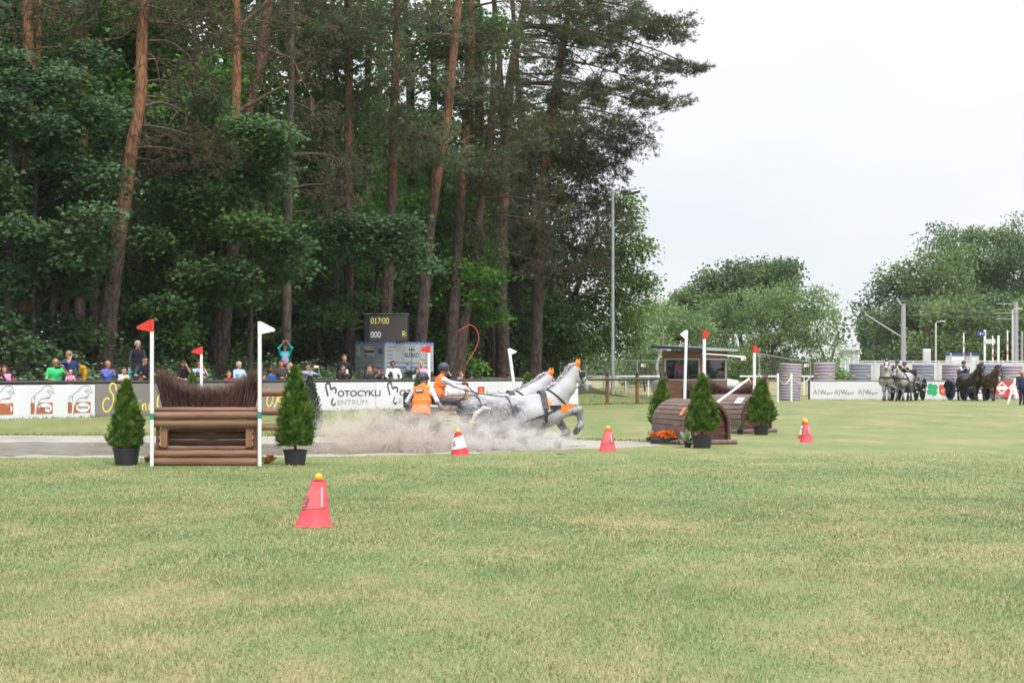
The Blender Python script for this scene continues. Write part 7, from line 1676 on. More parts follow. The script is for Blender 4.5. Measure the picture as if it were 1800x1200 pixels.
p = person('dark haired child in navy cut by the left picture edge', -4, at_fence(-4, .4), 642, yaw=R(20), cols=(W1(40, 40, 60), W1(50, 50, 60)), hair=('short', (45, 35, 35)), hands=('rail', 'rail'), skin=SKIN_P, H=1.5, child=True)
gman = person('balding man with glasses in bright green t-shirt holding a dark phone', 97, at_fence(97, .36), 628.5, yaw=R(22), lean=R(8), cols=(W1(70, 205, 125), W1(60, 70, 100)), hair=('fringe', (120, 105, 95)), hands=('rail', (.20, -.36, 1.44)), sleeves='short', skin=SKIN_T, girth=1.12, sh=1.08, extra=('glasses',))
held('smartphone', 'dark phone raised by the man in green', 'phone', gman['hands'][1] + Vector((-.13, -.06, -.03)), (.17, .012, .085), M_BLACK, R(22))
bman = person('man in blue t-shirt and sand cap filming behind the man in green', 121, at_fence(121, 1.0), 616, yaw=R(30), cols=(W1(60, 72, 120), W1(60, 60, 75)), hair=('cap', (160, 130, 95)), hands=((.02, -.25, 1.60), (.30, -.2, 1.16)), sleeves='short', skin=SKIN_P, sh=1.05, H=1.84)
held('camera', 'small black video camera held to the eye by the man in the sand cap', 'camera', bman['hands'][0] + Vector((.07, -.05, .03)), (.09, .12, .075), M_BLACK, R(75), lens=.05)
j = thing('jacket', 'mustard yellow jacket hung over the arm of the man in the sand cap', 'jacket', bman['hands'][1] + Vector((.04, -.05, .05))); jb = Body(); jb.chain([(-.05, 0, -.02), (0, -.02, .06), (.07, -.02, .04), (.10, -.02, -.12), (.08, -.02, -.33)], [.05, .055, .055, .055, .05]); jb.chain([(-.02, .02, .03), (-.05, .02, -.12), (-.03, .02, -.3)], [.045, .05, .04]); V, F, tg = jb.mesh(.02, .04); np_poly('cloth', V, F, W1(205, 150, 30), j, smooth=True)
person('toddler in pink sitting up at the rail beside the man in green', 124, at_fence(124, .34), 653.5, yaw=R(10), cols=(W1(240, 165, 195), W1(200, 150, 170)), hair=('fringe', (150, 120, 95)), hands=('rail', 'rail'), skin=SKIN_P, child=True, H=.98, feet=.72, railz=.62)
bs = person('man in blue shirt watching his camera screen left of the leaning pine foot', 187, at_fence(187, .5), 632.5, yaw=R(50), lean=R(6), cols=(W1(100, 112, 190), W1(60, 60, 75)), hair=('fringe', (95, 80, 75)), hands=('phone_low', 'phone_low'), skin=SKIN_T, girth=1.1, H=1.74)
held('camera', 'small dark camera held by the man in the blue shirt', 'camera', mid(bs) + Vector((.02, -.02, .05)), (.12, .06, .08), M_BLACK, R(50), lens=.03)
person('smiling dark haired woman in cream top leaning at the rail', 213, at_fence(213, .4), 643, yaw=R(48), lean=R(14), cols=(W1(225, 205, 200), W1(90, 80, 80)), hair=('bun', (80, 48, 42)), hands=('rail', 'cross'), skin=SKIN_P, H=1.58, girth=1.1)
gm = person('tall grey haired man in black quilted vest and checked shirt standing above the others', 242, at_fence(242, 1.8), 598, yaw=R(28), cols=(W1(72, 72, 78), W1(50, 50, 60)), hair=('short', (190, 188, 186)), hands=('down', 'down'), skin=SKIN, vest=W1(34, 35, 48), H=1.80)
held('bottle', 'light blue bottle in the hand of the grey haired man', 'bottle', gm['hands'][0] + Vector((0, -.02, -.08)), (.07, .07, .2), C(60, 170, 215), screen=False)
person('man with sunglasses, teal shirt and dark vest propped on the rail', 250, at_fence(250, .42), 624, yaw=R(38), lean=R(16), cols=(W1(50, 85, 92), W1(45, 45, 55)), hair=('short', (42, 36, 34)), hands=('rail2', (.30, -.42, 1.13)), sleeves='short', skin=SKIN, vest=W1(36, 38, 50), extra=('sunglasses',), H=1.78, sh=1.05)
bc = person('man in black cap and black t-shirt drinking behind the brush fence', 322, at_fence(322, .5), 632, yaw=R(35), cols=(W1(28, 28, 32), W1(60, 60, 70)), hair=('cap', (38, 38, 42)), hands=('rail', 'face'), sleeves='short', skin=SKIN, H=1.74, extra=('beard',))
rw = person('red haired woman with sunglasses in pale blue vest holding a red phone', 350, at_fence(350, .45), 633, yaw=R(30), cols=(W1(215, 220, 232), W1(70, 75, 95)), hair=('bob', (125, 60, 40)), hands=('cross', 'phone_low'), sleeves='short', skin=SKIN_P, vest=W1(165, 185, 215), extra=('sunglasses',), H=1.66)
held('smartphone', 'red phone lifted by the red haired woman', 'phone', rw['hands'][1] + Vector((-.02, -.05, .05)), (.08, .012, .15), M_RED, R(30))
person('small boy in red shirt resting on the rail behind the brush scoop', 402, at_fence(402, .36), 653, yaw=R(25), cols=(W1(190, 40, 50), W1(60, 60, 80)), hair=('short', (130, 85, 60)), hands=('rail', 'cross'), sleeves='short', skin=SKIN_P, child=True, H=1.32)
person('older blonde woman in light blue blouse behind the boy in red', 420, at_fence(420, .6), 635, yaw=R(38), cols=(W1(175, 195, 225), W1(90, 90, 110)), hair=('short', (220, 200, 165)), hands=('rail', 'rail'), skin=SKIN_P, H=1.64)
person('person in dark jacket hidden behind the right white flagged pole', 457, at_fence(457, .5), 637, yaw=R(40), cols=(W1(62, 58, 68), W1(50, 50, 60)), hair=('short', (120, 80, 66)), hands=('rail', 'chest'), skin=SKIN, H=1.66)
person('child in blue jacket turned away beside the man in the grey fleece', 476, at_fence(476, .5), 647, yaw=R(150), cols=(W1(55, 110, 190), W1(50, 50, 70)), hair=('short', (105, 60, 45)), hands=('down', 'down'), skin=SKIN_P, child=True, H=1.38)
person('man in dark grey fleece leaning over the rail beside the right potted conifer', 495, at_fence(495, .38), 631, yaw=R(22), lean=R(14), side_lean=R(-6), cols=(W1(80, 74, 78), W1(60, 60, 70)), hair=('short', (70, 50, 42)), hands=('rail', 'down'), skin=SKIN, H=1.76, sh=1.1, girth=1.08)
person('blonde curly haired woman in pale jacket half hidden by the right potted conifer', 510, at_fence(510, .45), 637, yaw=R(32), cols=(W1(215, 205, 200), W1(90, 80, 80)), hair=('curly', (205, 175, 130)), hands=('rail', 'cross'), skin=SKIN_P, H=1.60)
tw = person('woman in turquoise jacket raising a camera with both arms above the crowd', 500.5, at_fence(500, 2.6), 604, yaw=R(14), cols=(W1(40, 185, 195), W1(40, 38, 52)), hair=('bob', (55, 40, 42)), hands=((-.10, -.24, 1.76), (.10, -.24, 1.76)), skin=SKIN, H=1.66, vest=None)
held('camera', 'orange and silver camera held up by the woman in turquoise', 'camera', mid(tw) + Vector((0, -.03, .02)), (.22, .05, .08), C(190, 90, 60), R(14), lens=.02)
bl = MB().bbox((0, 0, 0), (.20, .05, .42), .03); ob = bl.build('blouse', W1(175, 165, 205), tw['o']); ob.location = tw['tl'](0, -.105, .22); MB().bbox((0, 0, 0), (.26, .24, .10), .03).build('belt_bag', W1(165, 55, 85), tw['o']).location = tw['tl'](0, -.02, .03)
gh = person('person in grey hoodie holding a white phone sideways', 540, at_fence(540, .5), 638, yaw=R(28), lean=R(4), cols=(W1(178, 180, 205), W1(70, 70, 85)), hair=('short', (48, 36, 38)), hands=((.06, -.40, 1.52), (.30, -.36, 1.50)), skin=SKIN, H=1.68)
held('smartphone', 'white phone held sideways by the person in the grey hoodie', 'phone', mid(gh) + Vector((0, -.03, .05)), (.17, .012, .085), C(225, 228, 232), R(28))
dk = person('young man in dark jacket standing tall left of the trailer', 605, at_fence(605, 1.0), 622, yaw=R(22), cols=(W1(42, 40, 46), W1(45, 45, 52)), hair=('short', (105, 72, 58)), hands=('down', 'down'), skin=SKIN_P, H=1.80)
bw = person('woman in black jacket with sunglasses holding a pale phone', 599, at_fence(599, .4), 640, yaw=R(32), lean=R(16), cols=(W1(52, 44, 50), W1(45, 45, 52)), hair=('bun', (95, 72, 62)), hands=('phone_low', 'phone_low'), skin=SKIN_P, extra=('sunglasses',), H=1.66)
held('smartphone', 'pale phone close to the chin of the woman in the black jacket', 'phone', mid(bw) + Vector((0, -.03, .06)), (.085, .012, .16), C(215, 220, 225), R(32))
person('young woman with long fair hair and navy top at the trailer corner', 649, at_fence(649, .45), 643.5, yaw=R(32), cols=(W1(45, 45, 58), W1(60, 60, 75)), hair=('long', (170, 130, 95)), hands=('rail', 'cross'), skin=SKIN_P, H=1.62)
bp = person('young man in black cap and navy shirt holding a red phone at the trailer corner', 658.5, at_fence(658, .7), 641, yaw=R(36), cols=(W1(48, 50, 68), W1(60, 60, 75)), hair=('cap', (52, 44, 44)), hands=('phone_low', 'phone_low'), sleeves='short', skin=SKIN, H=1.70)
held('smartphone', 'dark red phone held by the young man in the black cap', 'phone', mid(bp) + Vector((.03, -.03, .04)), (.085, .012, .15), C(130, 35, 40), R(36))
person('man with sunglasses in white printed jacket standing against the trailer', 691, at_fence(691, .55), 633.5, yaw=R(12), cols=(W1(225, 226, 240), W1(90, 90, 100)), hair=('short', (60, 46, 44)), hands=('rail2', 'rail2'), skin=SKIN_T, extra=('sunglasses',), H=1.78, sh=1.12, girth=1.1)
person('small child in grey top in front of the blonde woman in pink', 733, at_fence(733, .4), 648, yaw=R(20), cols=(W1(200, 205, 222), W1(60, 60, 80)), hair=('bob', (105, 75, 62)), hands=('rail', 'cross'), skin=SKIN_P, child=True, H=1.34)
person('blonde woman in pink jacket with sunglasses pushed up by the trailer wheel', 740, at_fence(740, .8), 634.5, yaw=R(14), cols=(W1(222, 165, 195), W1(80, 80, 100)), hair=('long', (220, 190, 150)), hands=('rail', 'rail'), skin=SKIN_P, extra=('raised_glasses',), H=1.68)
pg = person('girl in black t-shirt photographing with a phone behind the driver', 785, at_fence(785, .45), 643, yaw=R(10), cols=(W1(48, 42, 44), W1(60, 60, 75)), hair=('bob', (110, 78, 58)), hands=('cross', 'face'), sleeves='short', skin=SKIN_P, H=1.58)
held('smartphone', 'blue phone in front of the face of the girl in black', 'phone', pg['hands'][1] + Vector((0, -.04, .03)), (.08, .012, .15), C(90, 110, 160), R(10))
person('red haired boy in light blue shirt leaning on the rail near the whip', 805, at_fence(805, .42), 653, yaw=R(60), lean=R(14), cols=(W1(150, 175, 225), W1(60, 60, 80)), hair=('short', (150, 80, 50)), hands=('rail', 'cross'), sleeves='short', skin=SKIN_P, child=True, H=1.30)
# people at the hut
Mh = Matrix.Translation(hut.location) @ Matrix.Rotation(R(-30), 4, 'Z')
def in_hut(u, v): q = Mh @ Vector((u, v, 0)); return q.x, q.y
hx_, hy_ = in_hut(-1.30, .50); person('blonde woman in pink blazer standing inside the hut window', 0, hy_, 626, x=hx_, feet=hg + .03, H=CH - (626 - HZ) * hy_ / FPX - hg - .03, yaw=R(40), cols=(W1(225, 140, 160), W1(100, 130, 180)), hair=('long', (190, 150, 110)), hands=('down', 'down'), skin=SKIN, group='people at the timekeeper hut')
hx_, hy_ = in_hut(-.55, .62); person('seated dark haired person in dark top behind the hut window', 0, hy_, 647, x=hx_, feet=hg + .03 - .36, H=1.65, yaw=R(0), cols=(W1(42, 48, 50), W1(45, 45, 52)), hair=('short', (52, 40, 38)), hands=('lap', 'lap'), skin=SKIN, group='people at the timekeeper hut', legs=dict(pelvis=(0, 0, .86), knee=((-.12, -.40, .84), (.12, -.40, .84)), ankle=((-.12, -.40, .45), (.12, -.40, .45))), vox=.024)
hx_, hy_ = in_hut(-.22, .9); person('person in black suit standing inside the hut at its corner post', 0, hy_, 628, x=hx_, feet=hg + .03, H=CH - (628 - HZ) * hy_ / FPX - hg - .03, yaw=R(70), cols=(W1(34, 34, 42), W1(34, 34, 42)), hair=('short', (48, 38, 34)), hands=('down', 'down'), skin=SKIN, group='people at the timekeeper hut', vox=.024)
person('red haired person in dark clothes seated right of the hut', 1317, 86, 645, feet=gz(xat(1317, 86), 86) - .1, H=1.5, yaw=R(50), cols=(W1(58, 56, 66), W1(42, 42, 52)), hair=('bob', (190, 100, 55)), hands=('chest', 'face'), skin=SKIN_P, group='people at the timekeeper hut', legs=dict(pelvis=(0, 0, .58), knee=((-.12, -.42, .55), (.12, -.42, .55)), ankle=((-.12, -.40, .1), (.12, -.40, .1))), vox=.024)
ch = thing('folding_chair', 'black folding chair right of the hut holding the red haired person', 'chair', (xat(1315, 86.1), 86.1, gz(xat(1315, 86), 86)), R(50))
MB().bbox((0, -.05, .36), (.5, .5, .03), .01).build('seat', M_BLACK, ch); MB().bbox((0, .24, .68), (.5, .03, .42), .01).build('backrest', M_BLACK, ch)
for sx in (-1, 1):
    for sy in (-1, 1): MB().tube([(sx * .23, sy * .22 - .03, 0), (sx * .23, sy * .16, .36 if sy < 0 else .9)], .014, 6).build('leg', M_BLACK, ch)
wm = person('bearded man in navy jacket walking at the right picture edge', 1796, 77.0, 650, yaw=R(10), cols=(W1(48, 54, 82), W1(38, 40, 56)), hair=('fringe', (110, 80, 65)), hands=((-.26, -.12, .80), (.28, .1, .85)), skin=SKIN, extra=('beard',), group='people on the field', H=1.78, vox=.024, sh=1.1)
bg = thing('plastic_bag', 'white bag in the hand of the walking man', 'bag', wm['hands'][0] + Vector((-.05, -.02, -.05))); bb = Body(); bb.chain([(0, 0, 0), (-.03, 0, -.12), (-.02, 0, -.26)], [.03, .09, .11]); V, F, tg = bb.mesh(.03, .05); np_poly('bag', V, F, C(205, 210, 225), bg, smooth=True)
sp = thing('leaning_post', 'white post leaning in front of the walking man', 'post', (xat(1771, 78.5), 78.5, gz(xat(1771, 78.5), 78.5))); MB().tube([(0, 0, -.05), (.36, 0, 1.16)], .055, 10).build('pole', M_WHITE2, sp)
tag(MB().tube(bez(at(1785, 675, 78.5), at(1830, 684, 78), -.02, 6), .014, 5).build('rope', M_WHITE, None), 'pale rope running right from the leaning white post', 'rope')
# ================================================================ HORSES
def coat_grey(name, light, dark, spots=True):
    m = bpy.data.materials.new(name); m.use_nodes = True; N, L = m.node_tree.nodes, m.node_tree.links; p = N['Principled BSDF']; p.inputs['Roughness'].default_value = .6; p.inputs['Specular IOR Level'].default_value = .3
    tc = N.new('ShaderNodeTexCoord'); sp = N.new('ShaderNodeSeparateXYZ'); L.new(tc.outputs['Object'], sp.inputs[0])
    vo = N.new('ShaderNodeTexVoronoi'); vo.inputs['Scale'].default_value = 11; vo.feature = 'SMOOTH_F1'; vo.inputs['Smoothness'].default_value = .4
    nz = N.new('ShaderNodeTexNoise'); nz.inputs['Scale'].default_value = 3.2; nz.inputs['Detail'].default_value = 5; L.new(tc.outputs['Object'], nz.inputs['Vector']); L.new(tc.outputs['Object'], vo.inputs['Vector'])
    def mr(src, a, b, lo, hi):
        q = N.new('ShaderNodeMapRange'); q.inputs['From Min'].default_value = a; q.inputs['From Max'].default_value = b; q.inputs['To Min'].default_value = lo; q.inputs['To Max'].default_value = hi; L.new(src, q.inputs['Value']); return q.outputs[0]
    def mt(op, a, b):
        q = N.new('ShaderNodeMath'); q.operation = op
        for i, w in enumerate((a, b)):
            if isinstance(w, (int, float)): q.inputs[i].default_value = w
            else: L.new(w, q.inputs[i])
        q.use_clamp = True; return q.outputs[0]
    legs = mr(sp.outputs['Z'], 1.08, .75, 0, 1); rump = mr(sp.outputs['X'], -.10, -.50, 0, 1.0); low = mr(sp.outputs['Z'], 1.62, 1.2, 0, 1)
    fore = mr(sp.outputs['X'], .62, .85, 0, .7); lowf = mr(sp.outputs['Z'], 1.35, 1.15, 0, 1)
    mask = mt('MAXIMUM', legs, mt('MAXIMUM', mt('MULTIPLY', rump, low), mt('MULTIPLY', fore, lowf)))
    mask = mt('MULTIPLY', mask, mr(nz.outputs['Fac'], .3, .62, .55, 1.15))
    spot = mr(vo.outputs['Distance'], .22, .60, .25, 1.0)
    mask = mt('MULTIPLY', mask, spot) if spots else mask
    mask = mt('ADD', mask, mr(nz.outputs['Fac'], .42, .72, 0, .30))
    mx = N.new('ShaderNodeMix'); mx.data_type = 'RGBA'; mx.inputs[6].default_value = (*light, 1); mx.inputs[7].default_value = (*dark, 1); L.new(mask, mx.inputs[0]); L.new(mx.outputs[2], p.inputs['Base Color']); return m
COAT_W = coat_grey('dappled_white_coat', (.43, .425, .44), (.07, .07, .085)); COAT_G = coat_grey('steel_grey_coat', (.52, .52, .53), (.13, .13, .145)); COAT_B = mat('black_brown_coat', (.016, .013, .013), .4, (.034, .022, .018), nscale=3); COAT_BAY = mat('dark_bay_coat', (.040, .019, .012), .4, (.085, .038, .020), nscale=2.5)
M_HOOF = mat('hoof', (.035, .03, .028), .6); M_MUZ = mat('dark_muzzle', (.13, .12, .125), .6); M_MANE_W = mat('grey_mane', (.50, .49, .50), .7, (.34, .33, .34), nscale=18, stretch=(1, 1, 4)); M_MANE_B = mat('black_mane', (.012, .011, .011), .6)
M_LEATHER = mat('black_leather', (.018, .018, .022), .4, (.03, .03, .035), nscale=12); M_BROWNL = mat('brown_leather', (.075, .028, .016), .45); M_ORANGE = mat('orange_padding', (.82, .20, .025), .6); M_METAL = mat('harness_steel', (.6, .6, .62), .25, metal=.9)
STAND = dict(ff=[((.50, -.15, 1.05), .125), ((.52, -.14, .56), .062), ((.52, -.14, .21), .042), ((.55, -.14, .06), .055)], nf=[((.50, .15, 1.05), .125), ((.49, .14, .56), .062), ((.47, .14, .21), .042), ((.50, .14, .06), .055)],
             fh=[((-.60, -.15, 1.08), .20), ((-.50, -.17, .86), .13), ((-.74, -.14, .58), .062), ((-.72, -.14, .22), .043), ((-.68, -.14, .06), .056)], nh=[((-.60, .15, 1.08), .20), ((-.48, .17, .86), .13), ((-.68, .14, .58), .062), ((-.64, .14, .22), .043), ((-.60, .14, .06), .056)])
def horse(label, loc, yaw, coat, legs=STAND, neck=(((.46, 0, 1.28), .25), ((.74, 0, 1.52), .18), ((.93, 0, 1.84), .12)), muzzle=(1.28, 0, 1.52), pitch=0.0, mane=M_MANE_W, tail=None, leather=M_LEATHER, ears=None, pad=None, s=1.0, vox=.026, group=None, face=None, detail=True, tail_m=None):
    o = thing('horse', label, 'horse', loc, yaw, group); o.scale = (s, s, s); PM = Matrix.Translation((0, 0, 1.1)) @ Matrix.Rotation(-pitch, 4, 'Y') @ Matrix.Translation((0, 0, -1.1)); T = lambda a, b, c: PM @ Vector((a, b, c)); b = Body()
    for sy in (-1, 1):
        b.cap(T(-.60, sy * .09, 1.22), T(-.42, sy * .08, 1.27), .255, .245); b.cap(T(-.30, sy * .08, 1.10), T(.28, sy * .085, 1.06), .285, .295); b.cap(T(.45, sy * .08, 1.10), T(.58, sy * .06, 1.12), .235, .20); b.cap(T(.36, sy * .10, 1.26), T(.52, sy * .12, 1.05), .13, .13)
    b.cap(T(-.45, 0, 1.30), T(.10, 0, 1.26), .225, .235); b.cap(T(.10, 0, 1.26), T(.40, 0, 1.36), .235, .18); b.cap(T(-.72, 0, 1.25), T(-.6, 0, 1.28), .20, .22)
    nk = [np.array(p_) for p_, _ in neck]; nr = [r_ for _, r_ in neck]; b.chain(nk, nr); b.cap(T(.62, 0, 1.15), nk[1] * .55 + np.array(T(.5, 0, 1.2)) * .45, .19, .17)
    poll = Vector(neck[-1][0]); mz = Vector(muzzle); hd = (mz - poll); hl = hd.length; hu = hd.normalized(); sdv = Vector((0, 1, 0)); sdv = (sdv - hu * sdv.dot(hu)).normalized(); up = sdv.cross(hu)
    if up.z < 0 and up.x < 0: up = -up
    up = -up if up.dot(Vector((.6, 0, .8))) < 0 else up
    H = lambda t, u, w: poll + hu * (t * hl) + up * u + sdv * w
    hb = Body(); hb.cap(H(.02, -.01, 0), H(.30, .0, 0), .105, .098); hb.cap(H(.22, -.075, .035), H(.38, -.075, .035), .085, .062); hb.cap(H(.22, -.075, -.035), H(.38, -.075, -.035), .085, .062); hb.cap(H(.3, .01, 0), H(.88, .0, 0), .090, .062); hb.cap(H(.55, -.035, 0), H(.93, -.045, 0), .065, .050); hb.cap(H(.93, .0, .02), H(.93, .0, -.02), .06, .06, 1); hb.cap(H(.97, -.05, 0), H(.99, -.05, 0), .046, .042, 1)
    hb.cap(nk[-1] * .8 + nk[-2] * .2, H(.12, -.03, 0), nr[-1] * .96, .11)
    for sy in (-1, 1): hb.cap(H(.34, .045, sy * .075), H(.36, .045, sy * .078), .026, .026, 0, .5)
    for k in legs: 
        ch = legs[k]; pp = [np.array(q[0]) for q in ch]; rr = [q[1] for q in ch]
        b.chain(pp[:-1], rr[:-1]); b.cap(pp[-2], pp[-1] * .5 + pp[-2] * .5, rr[-2], rr[-2] * 1.0); b.cap(pp[-1] * .55 + pp[-2] * .45, pp[-1], rr[-2] * 1.05, rr[-1] * 1.1, 2)
        b.cap(pp[-3] + (pp[-2] - pp[-3]) * .02, pp[-3], rr[-3] * 1.12, rr[-3] * 1.12); b.cap(pp[-2], pp[-2], rr[-2] * 1.25, rr[-2] * 1.25)
    V, F, tg = b.mesh(vox, .075); parts = [(V, F, tg), hb.mesh(vox * .7, .045)]
    mb = MB()
    for sy in (-1, 1): mb.sphere(H(.35, .05, sy * .098), .020, 8, 6, 3); mb.sphere(H(.93, .02, sy * .052), (.014, .014, .012), 6, 4, 3)
    parts.append((np.array([tuple(q) for q in mb.v]), mb.f, np.array(mb.m)))
    body_object('body', parts, [coat, M_MUZ, M_HOOF, M_EYE], o)
    # ears
    for sy in (-1, 1):
        e0 = H(-.02, .085, sy * .05); e1 = e0 + (up * .8 - hu * .55 + sdv * sy * .18).normalized() * .19; eb = Body(); eb.cap(e0, e0 * .5 + e1 * .5, .036, .040); eb.cap(e0 * .5 + e1 * .5, e1, .040, .010); V, F, tg = eb.mesh(.012, .02); np_poly('ear', V, F, ears or coat, o, smooth=True)
    # mane: strands along the crest
    mm = MB(); q = random.Random(int(loc[0] * 100)); cr = [Vector(p_) + Vector((-.62, 0, .78)) * r_ * .96 for p_, r_ in neck]; cr, _ = smooth_path([cr[0] + Vector((.05, 0, .05))] + cr[1:] + [H(.0, .11, 0)], [0] * (len(cr) + 1), 12)
    for i, c in enumerate(cr):
        for k in range(3):
            a = Vector((q.uniform(-.6, -.1), q.uniform(-.7, .7), q.uniform(.2, .8))).normalized() * q.uniform(.05, .10); d = a + Vector((q.uniform(-.05, 0), -.05 if k else .03, -.05)); mm.tube([c - a * .3, c + a * .7, c + d], [.020, .014, .004], 5, caps=False)
    mm.build('mane', mane, o, smooth=60)
    tp = tail or [(-.90, 0, 1.28), (-1.03, 0, 1.18), (-1.06, 0, .95), (-1.04, 0, .60)]; tb = Body(); tpl = [np.array(PM @ Vector(p_)) if not tail else np.array(p_) for p_ in tp]; tb.chain(tpl, ([.04, .048, .045, .03, .018])[:len(tp)] if len(tp) > 4 else [.045, .06, .075, .035]); V, F, tg = tb.mesh(.022, .04); tl = np_poly('tail', V, F, tail_m or mane, o, smooth=True)
    if tail:
        for i in (1, 2, 3):
            MB().sphere(tpl[i] * .85 + tpl[i - 1] * .15, (.062, .062, .03), 10, 6).build('yellow_tie', M_BALL, tl)
    # harness
    def ring(c, u, v, a0, a1, n, off):
        c, u, v = Vector(c), Vector(u).normalized(), Vector(v).normalized(); out = []; rs = np.linspace(.03, .75, 90)
        for i in range(n + 1):
            a = R(a0 + (a1 - a0) * i / n); d = u * math.cos(a) + v * math.sin(a); P = np.array([tuple(c + d * r_) for r_ in rs]); f_ = b.field(P, .075); k = np.argmax(f_ > 0) if (f_ > 0).any() else len(rs) - 1; out.append(c + d * (rs[k] + off))
        return out
    gx = Vector((PM.to_3x3() @ Vector((.10, 0, 1))))
    gl = ring(T(.20, 0, 1.15), (0, 1, 0), gx, 0, 360, 30, .012); gn = Vector((0, 1, 0)).cross(gx).normalized()
    MB().strip(gl, .075, .014, side=gn).build('girth', leather, o, smooth=60)
    if detail:
        sad = ring(T(.20, 0, 1.15), (0, 1, 0), gx, 5, 175, 20, .028)
        if pad: MB().strip([p_ - gn * -.05 for p_ in ring(T(.20, 0, 1.15), (0, 1, 0), gx, 18, 162, 20, .016)], .20, .012, side=gn).build('saddle_pad', pad, o, smooth=60)
        MB().strip(sad, .12, .03, side=gn).build('saddle', leather, o, smooth=60)
    bc = ring(T(.40, 0, 1.20), (1, 0, .04), (0, 1, 0), -105, 105, 24, .016)
    if pad: MB().strip([p_ + Vector((0, 0, -.02)) for p_ in ring(T(.40, 0, 1.18), (1, 0, .04), (0, 1, 0), -62, 62, 18, .014)], .17, .014, side=(0, 0, 1)).build('breast_pad', pad, o, smooth=60)
    MB().strip(bc, .085, .024, side=(0, 0, 1)).build('breast_collar', leather, o, smooth=60)
    br = ring(T(-.55, 0, 1.12), (-1, 0, 0), (0, 1, 0), -100, 100, 20, .014); MB().strip(br, .05, .012, side=(0, 0, 1)).build('breeching', leather, o, smooth=60)
    cr2 = ring(T(-.50, 0, 1.15), (0, 1, 0), PM.to_3x3() @ Vector((-.15, 0, 1)), -8, 188, 20, .010); MB().strip(cr2, .03, .01, side=PM.to_3x3() @ Vector((1, 0, .15))).build('hip_strap', leather, o, smooth=60)
    nc = ring(nk[0] * .72 + nk[1] * .28, (0, 1, 0), (-.75, 0, .66), 0, 360, 22, .010); MB().strip(nc, .035, .012, side=(.66, 0, .75)).build('neck_strap', leather, o, smooth=60)
    for sy in (-1, 1):
        side = [T(.52, sy * .36, 1.19), T(.2, sy * .40, 1.07), T(-.2, sy * .41, .98), T(-.62, sy * .40, .90), T(-1.05, sy * .36, .80)]; MB().strip(side, .045, .012, side=(0, 0, 1)).build('trace', leather, o, smooth=60)
    bm_ = MB()
    for sy in (-1, 1): bm_.strip([H(.02, .10, sy * .04), H(.14, .04, sy * .108), H(.36, -.03, sy * .118), H(.62, -.055, sy * .080)], .024, .008, side=hu + Vector((.01, 0, 0))); bm_.strip([H(.05, .06, sy * .10), H(.06, -.06, sy * .11), H(.12, -.16, sy * .05)], .02, .008, side=hu)
    bm_.strip([H(.56, .088, 0) + sdv * 0, H(.57, .06, .07), H(.58, -.03, .085), H(.58, -.1, .0), H(.58, -.03, -.085), H(.57, .06, -.07), H(.56, .088, 0)], .026, .008, side=hu); bm_.strip([H(.12, .105, .0), H(.12, .09, .06), H(.12, .04, .108)], .026, .01, side=hu); bm_.strip([H(.12, .105, .0), H(.12, .09, -.06), H(.12, .04, -.108)], .026, .01, side=hu)
    bm_.build('bridle', leather, o, smooth=60)
    if detail:
        for sy in (-1, 1): MB().sphere(H(.30, .045, sy * .128), (.075, .012, .07), 14, 8, rot=Matrix((hu, sdv, up)).transposed()).build('blinker', leather, o); MB().lathe([(.030, -.006), (.042, -.006), (.042, .006), (.030, .006), (.030, -.006)], 12, H(.70, -.065, sy * .082), rot=Matrix((hu, up, sdv)).transposed()).build('bit_ring', M_METAL, o)
    if ears and ears is not coat: 
        hb2 = Body(); hb2.cap(H(.0, .07, -.04), H(.0, .07, .04), .055, .055); hb2.cap(H(.12, .085, 0), H(.20, .085, 0), .045, .02); V, F, tg = hb2.mesh(.014, .03); np_poly('ear_bonnet', V, F, ears, o, smooth=True)
    o.update_tag(); MW = Matrix.Translation(Vector(loc)) @ Matrix.Rotation(yaw, 4, 'Z') @ Matrix.Diagonal((s, s, s, 1))
    return dict(o=o, bit=[MW @ H(.70, -.07, sy * .1) for sy in (-1, 1)], ret=[MW @ T(.24, sy * .14, 1.50) for sy in (-1, 1)], trace=[MW @ T(-1.05, sy * .36, .80) for sy in (-1, 1)], breast=MW @ T(.75, 0, 1.15), M=MW)
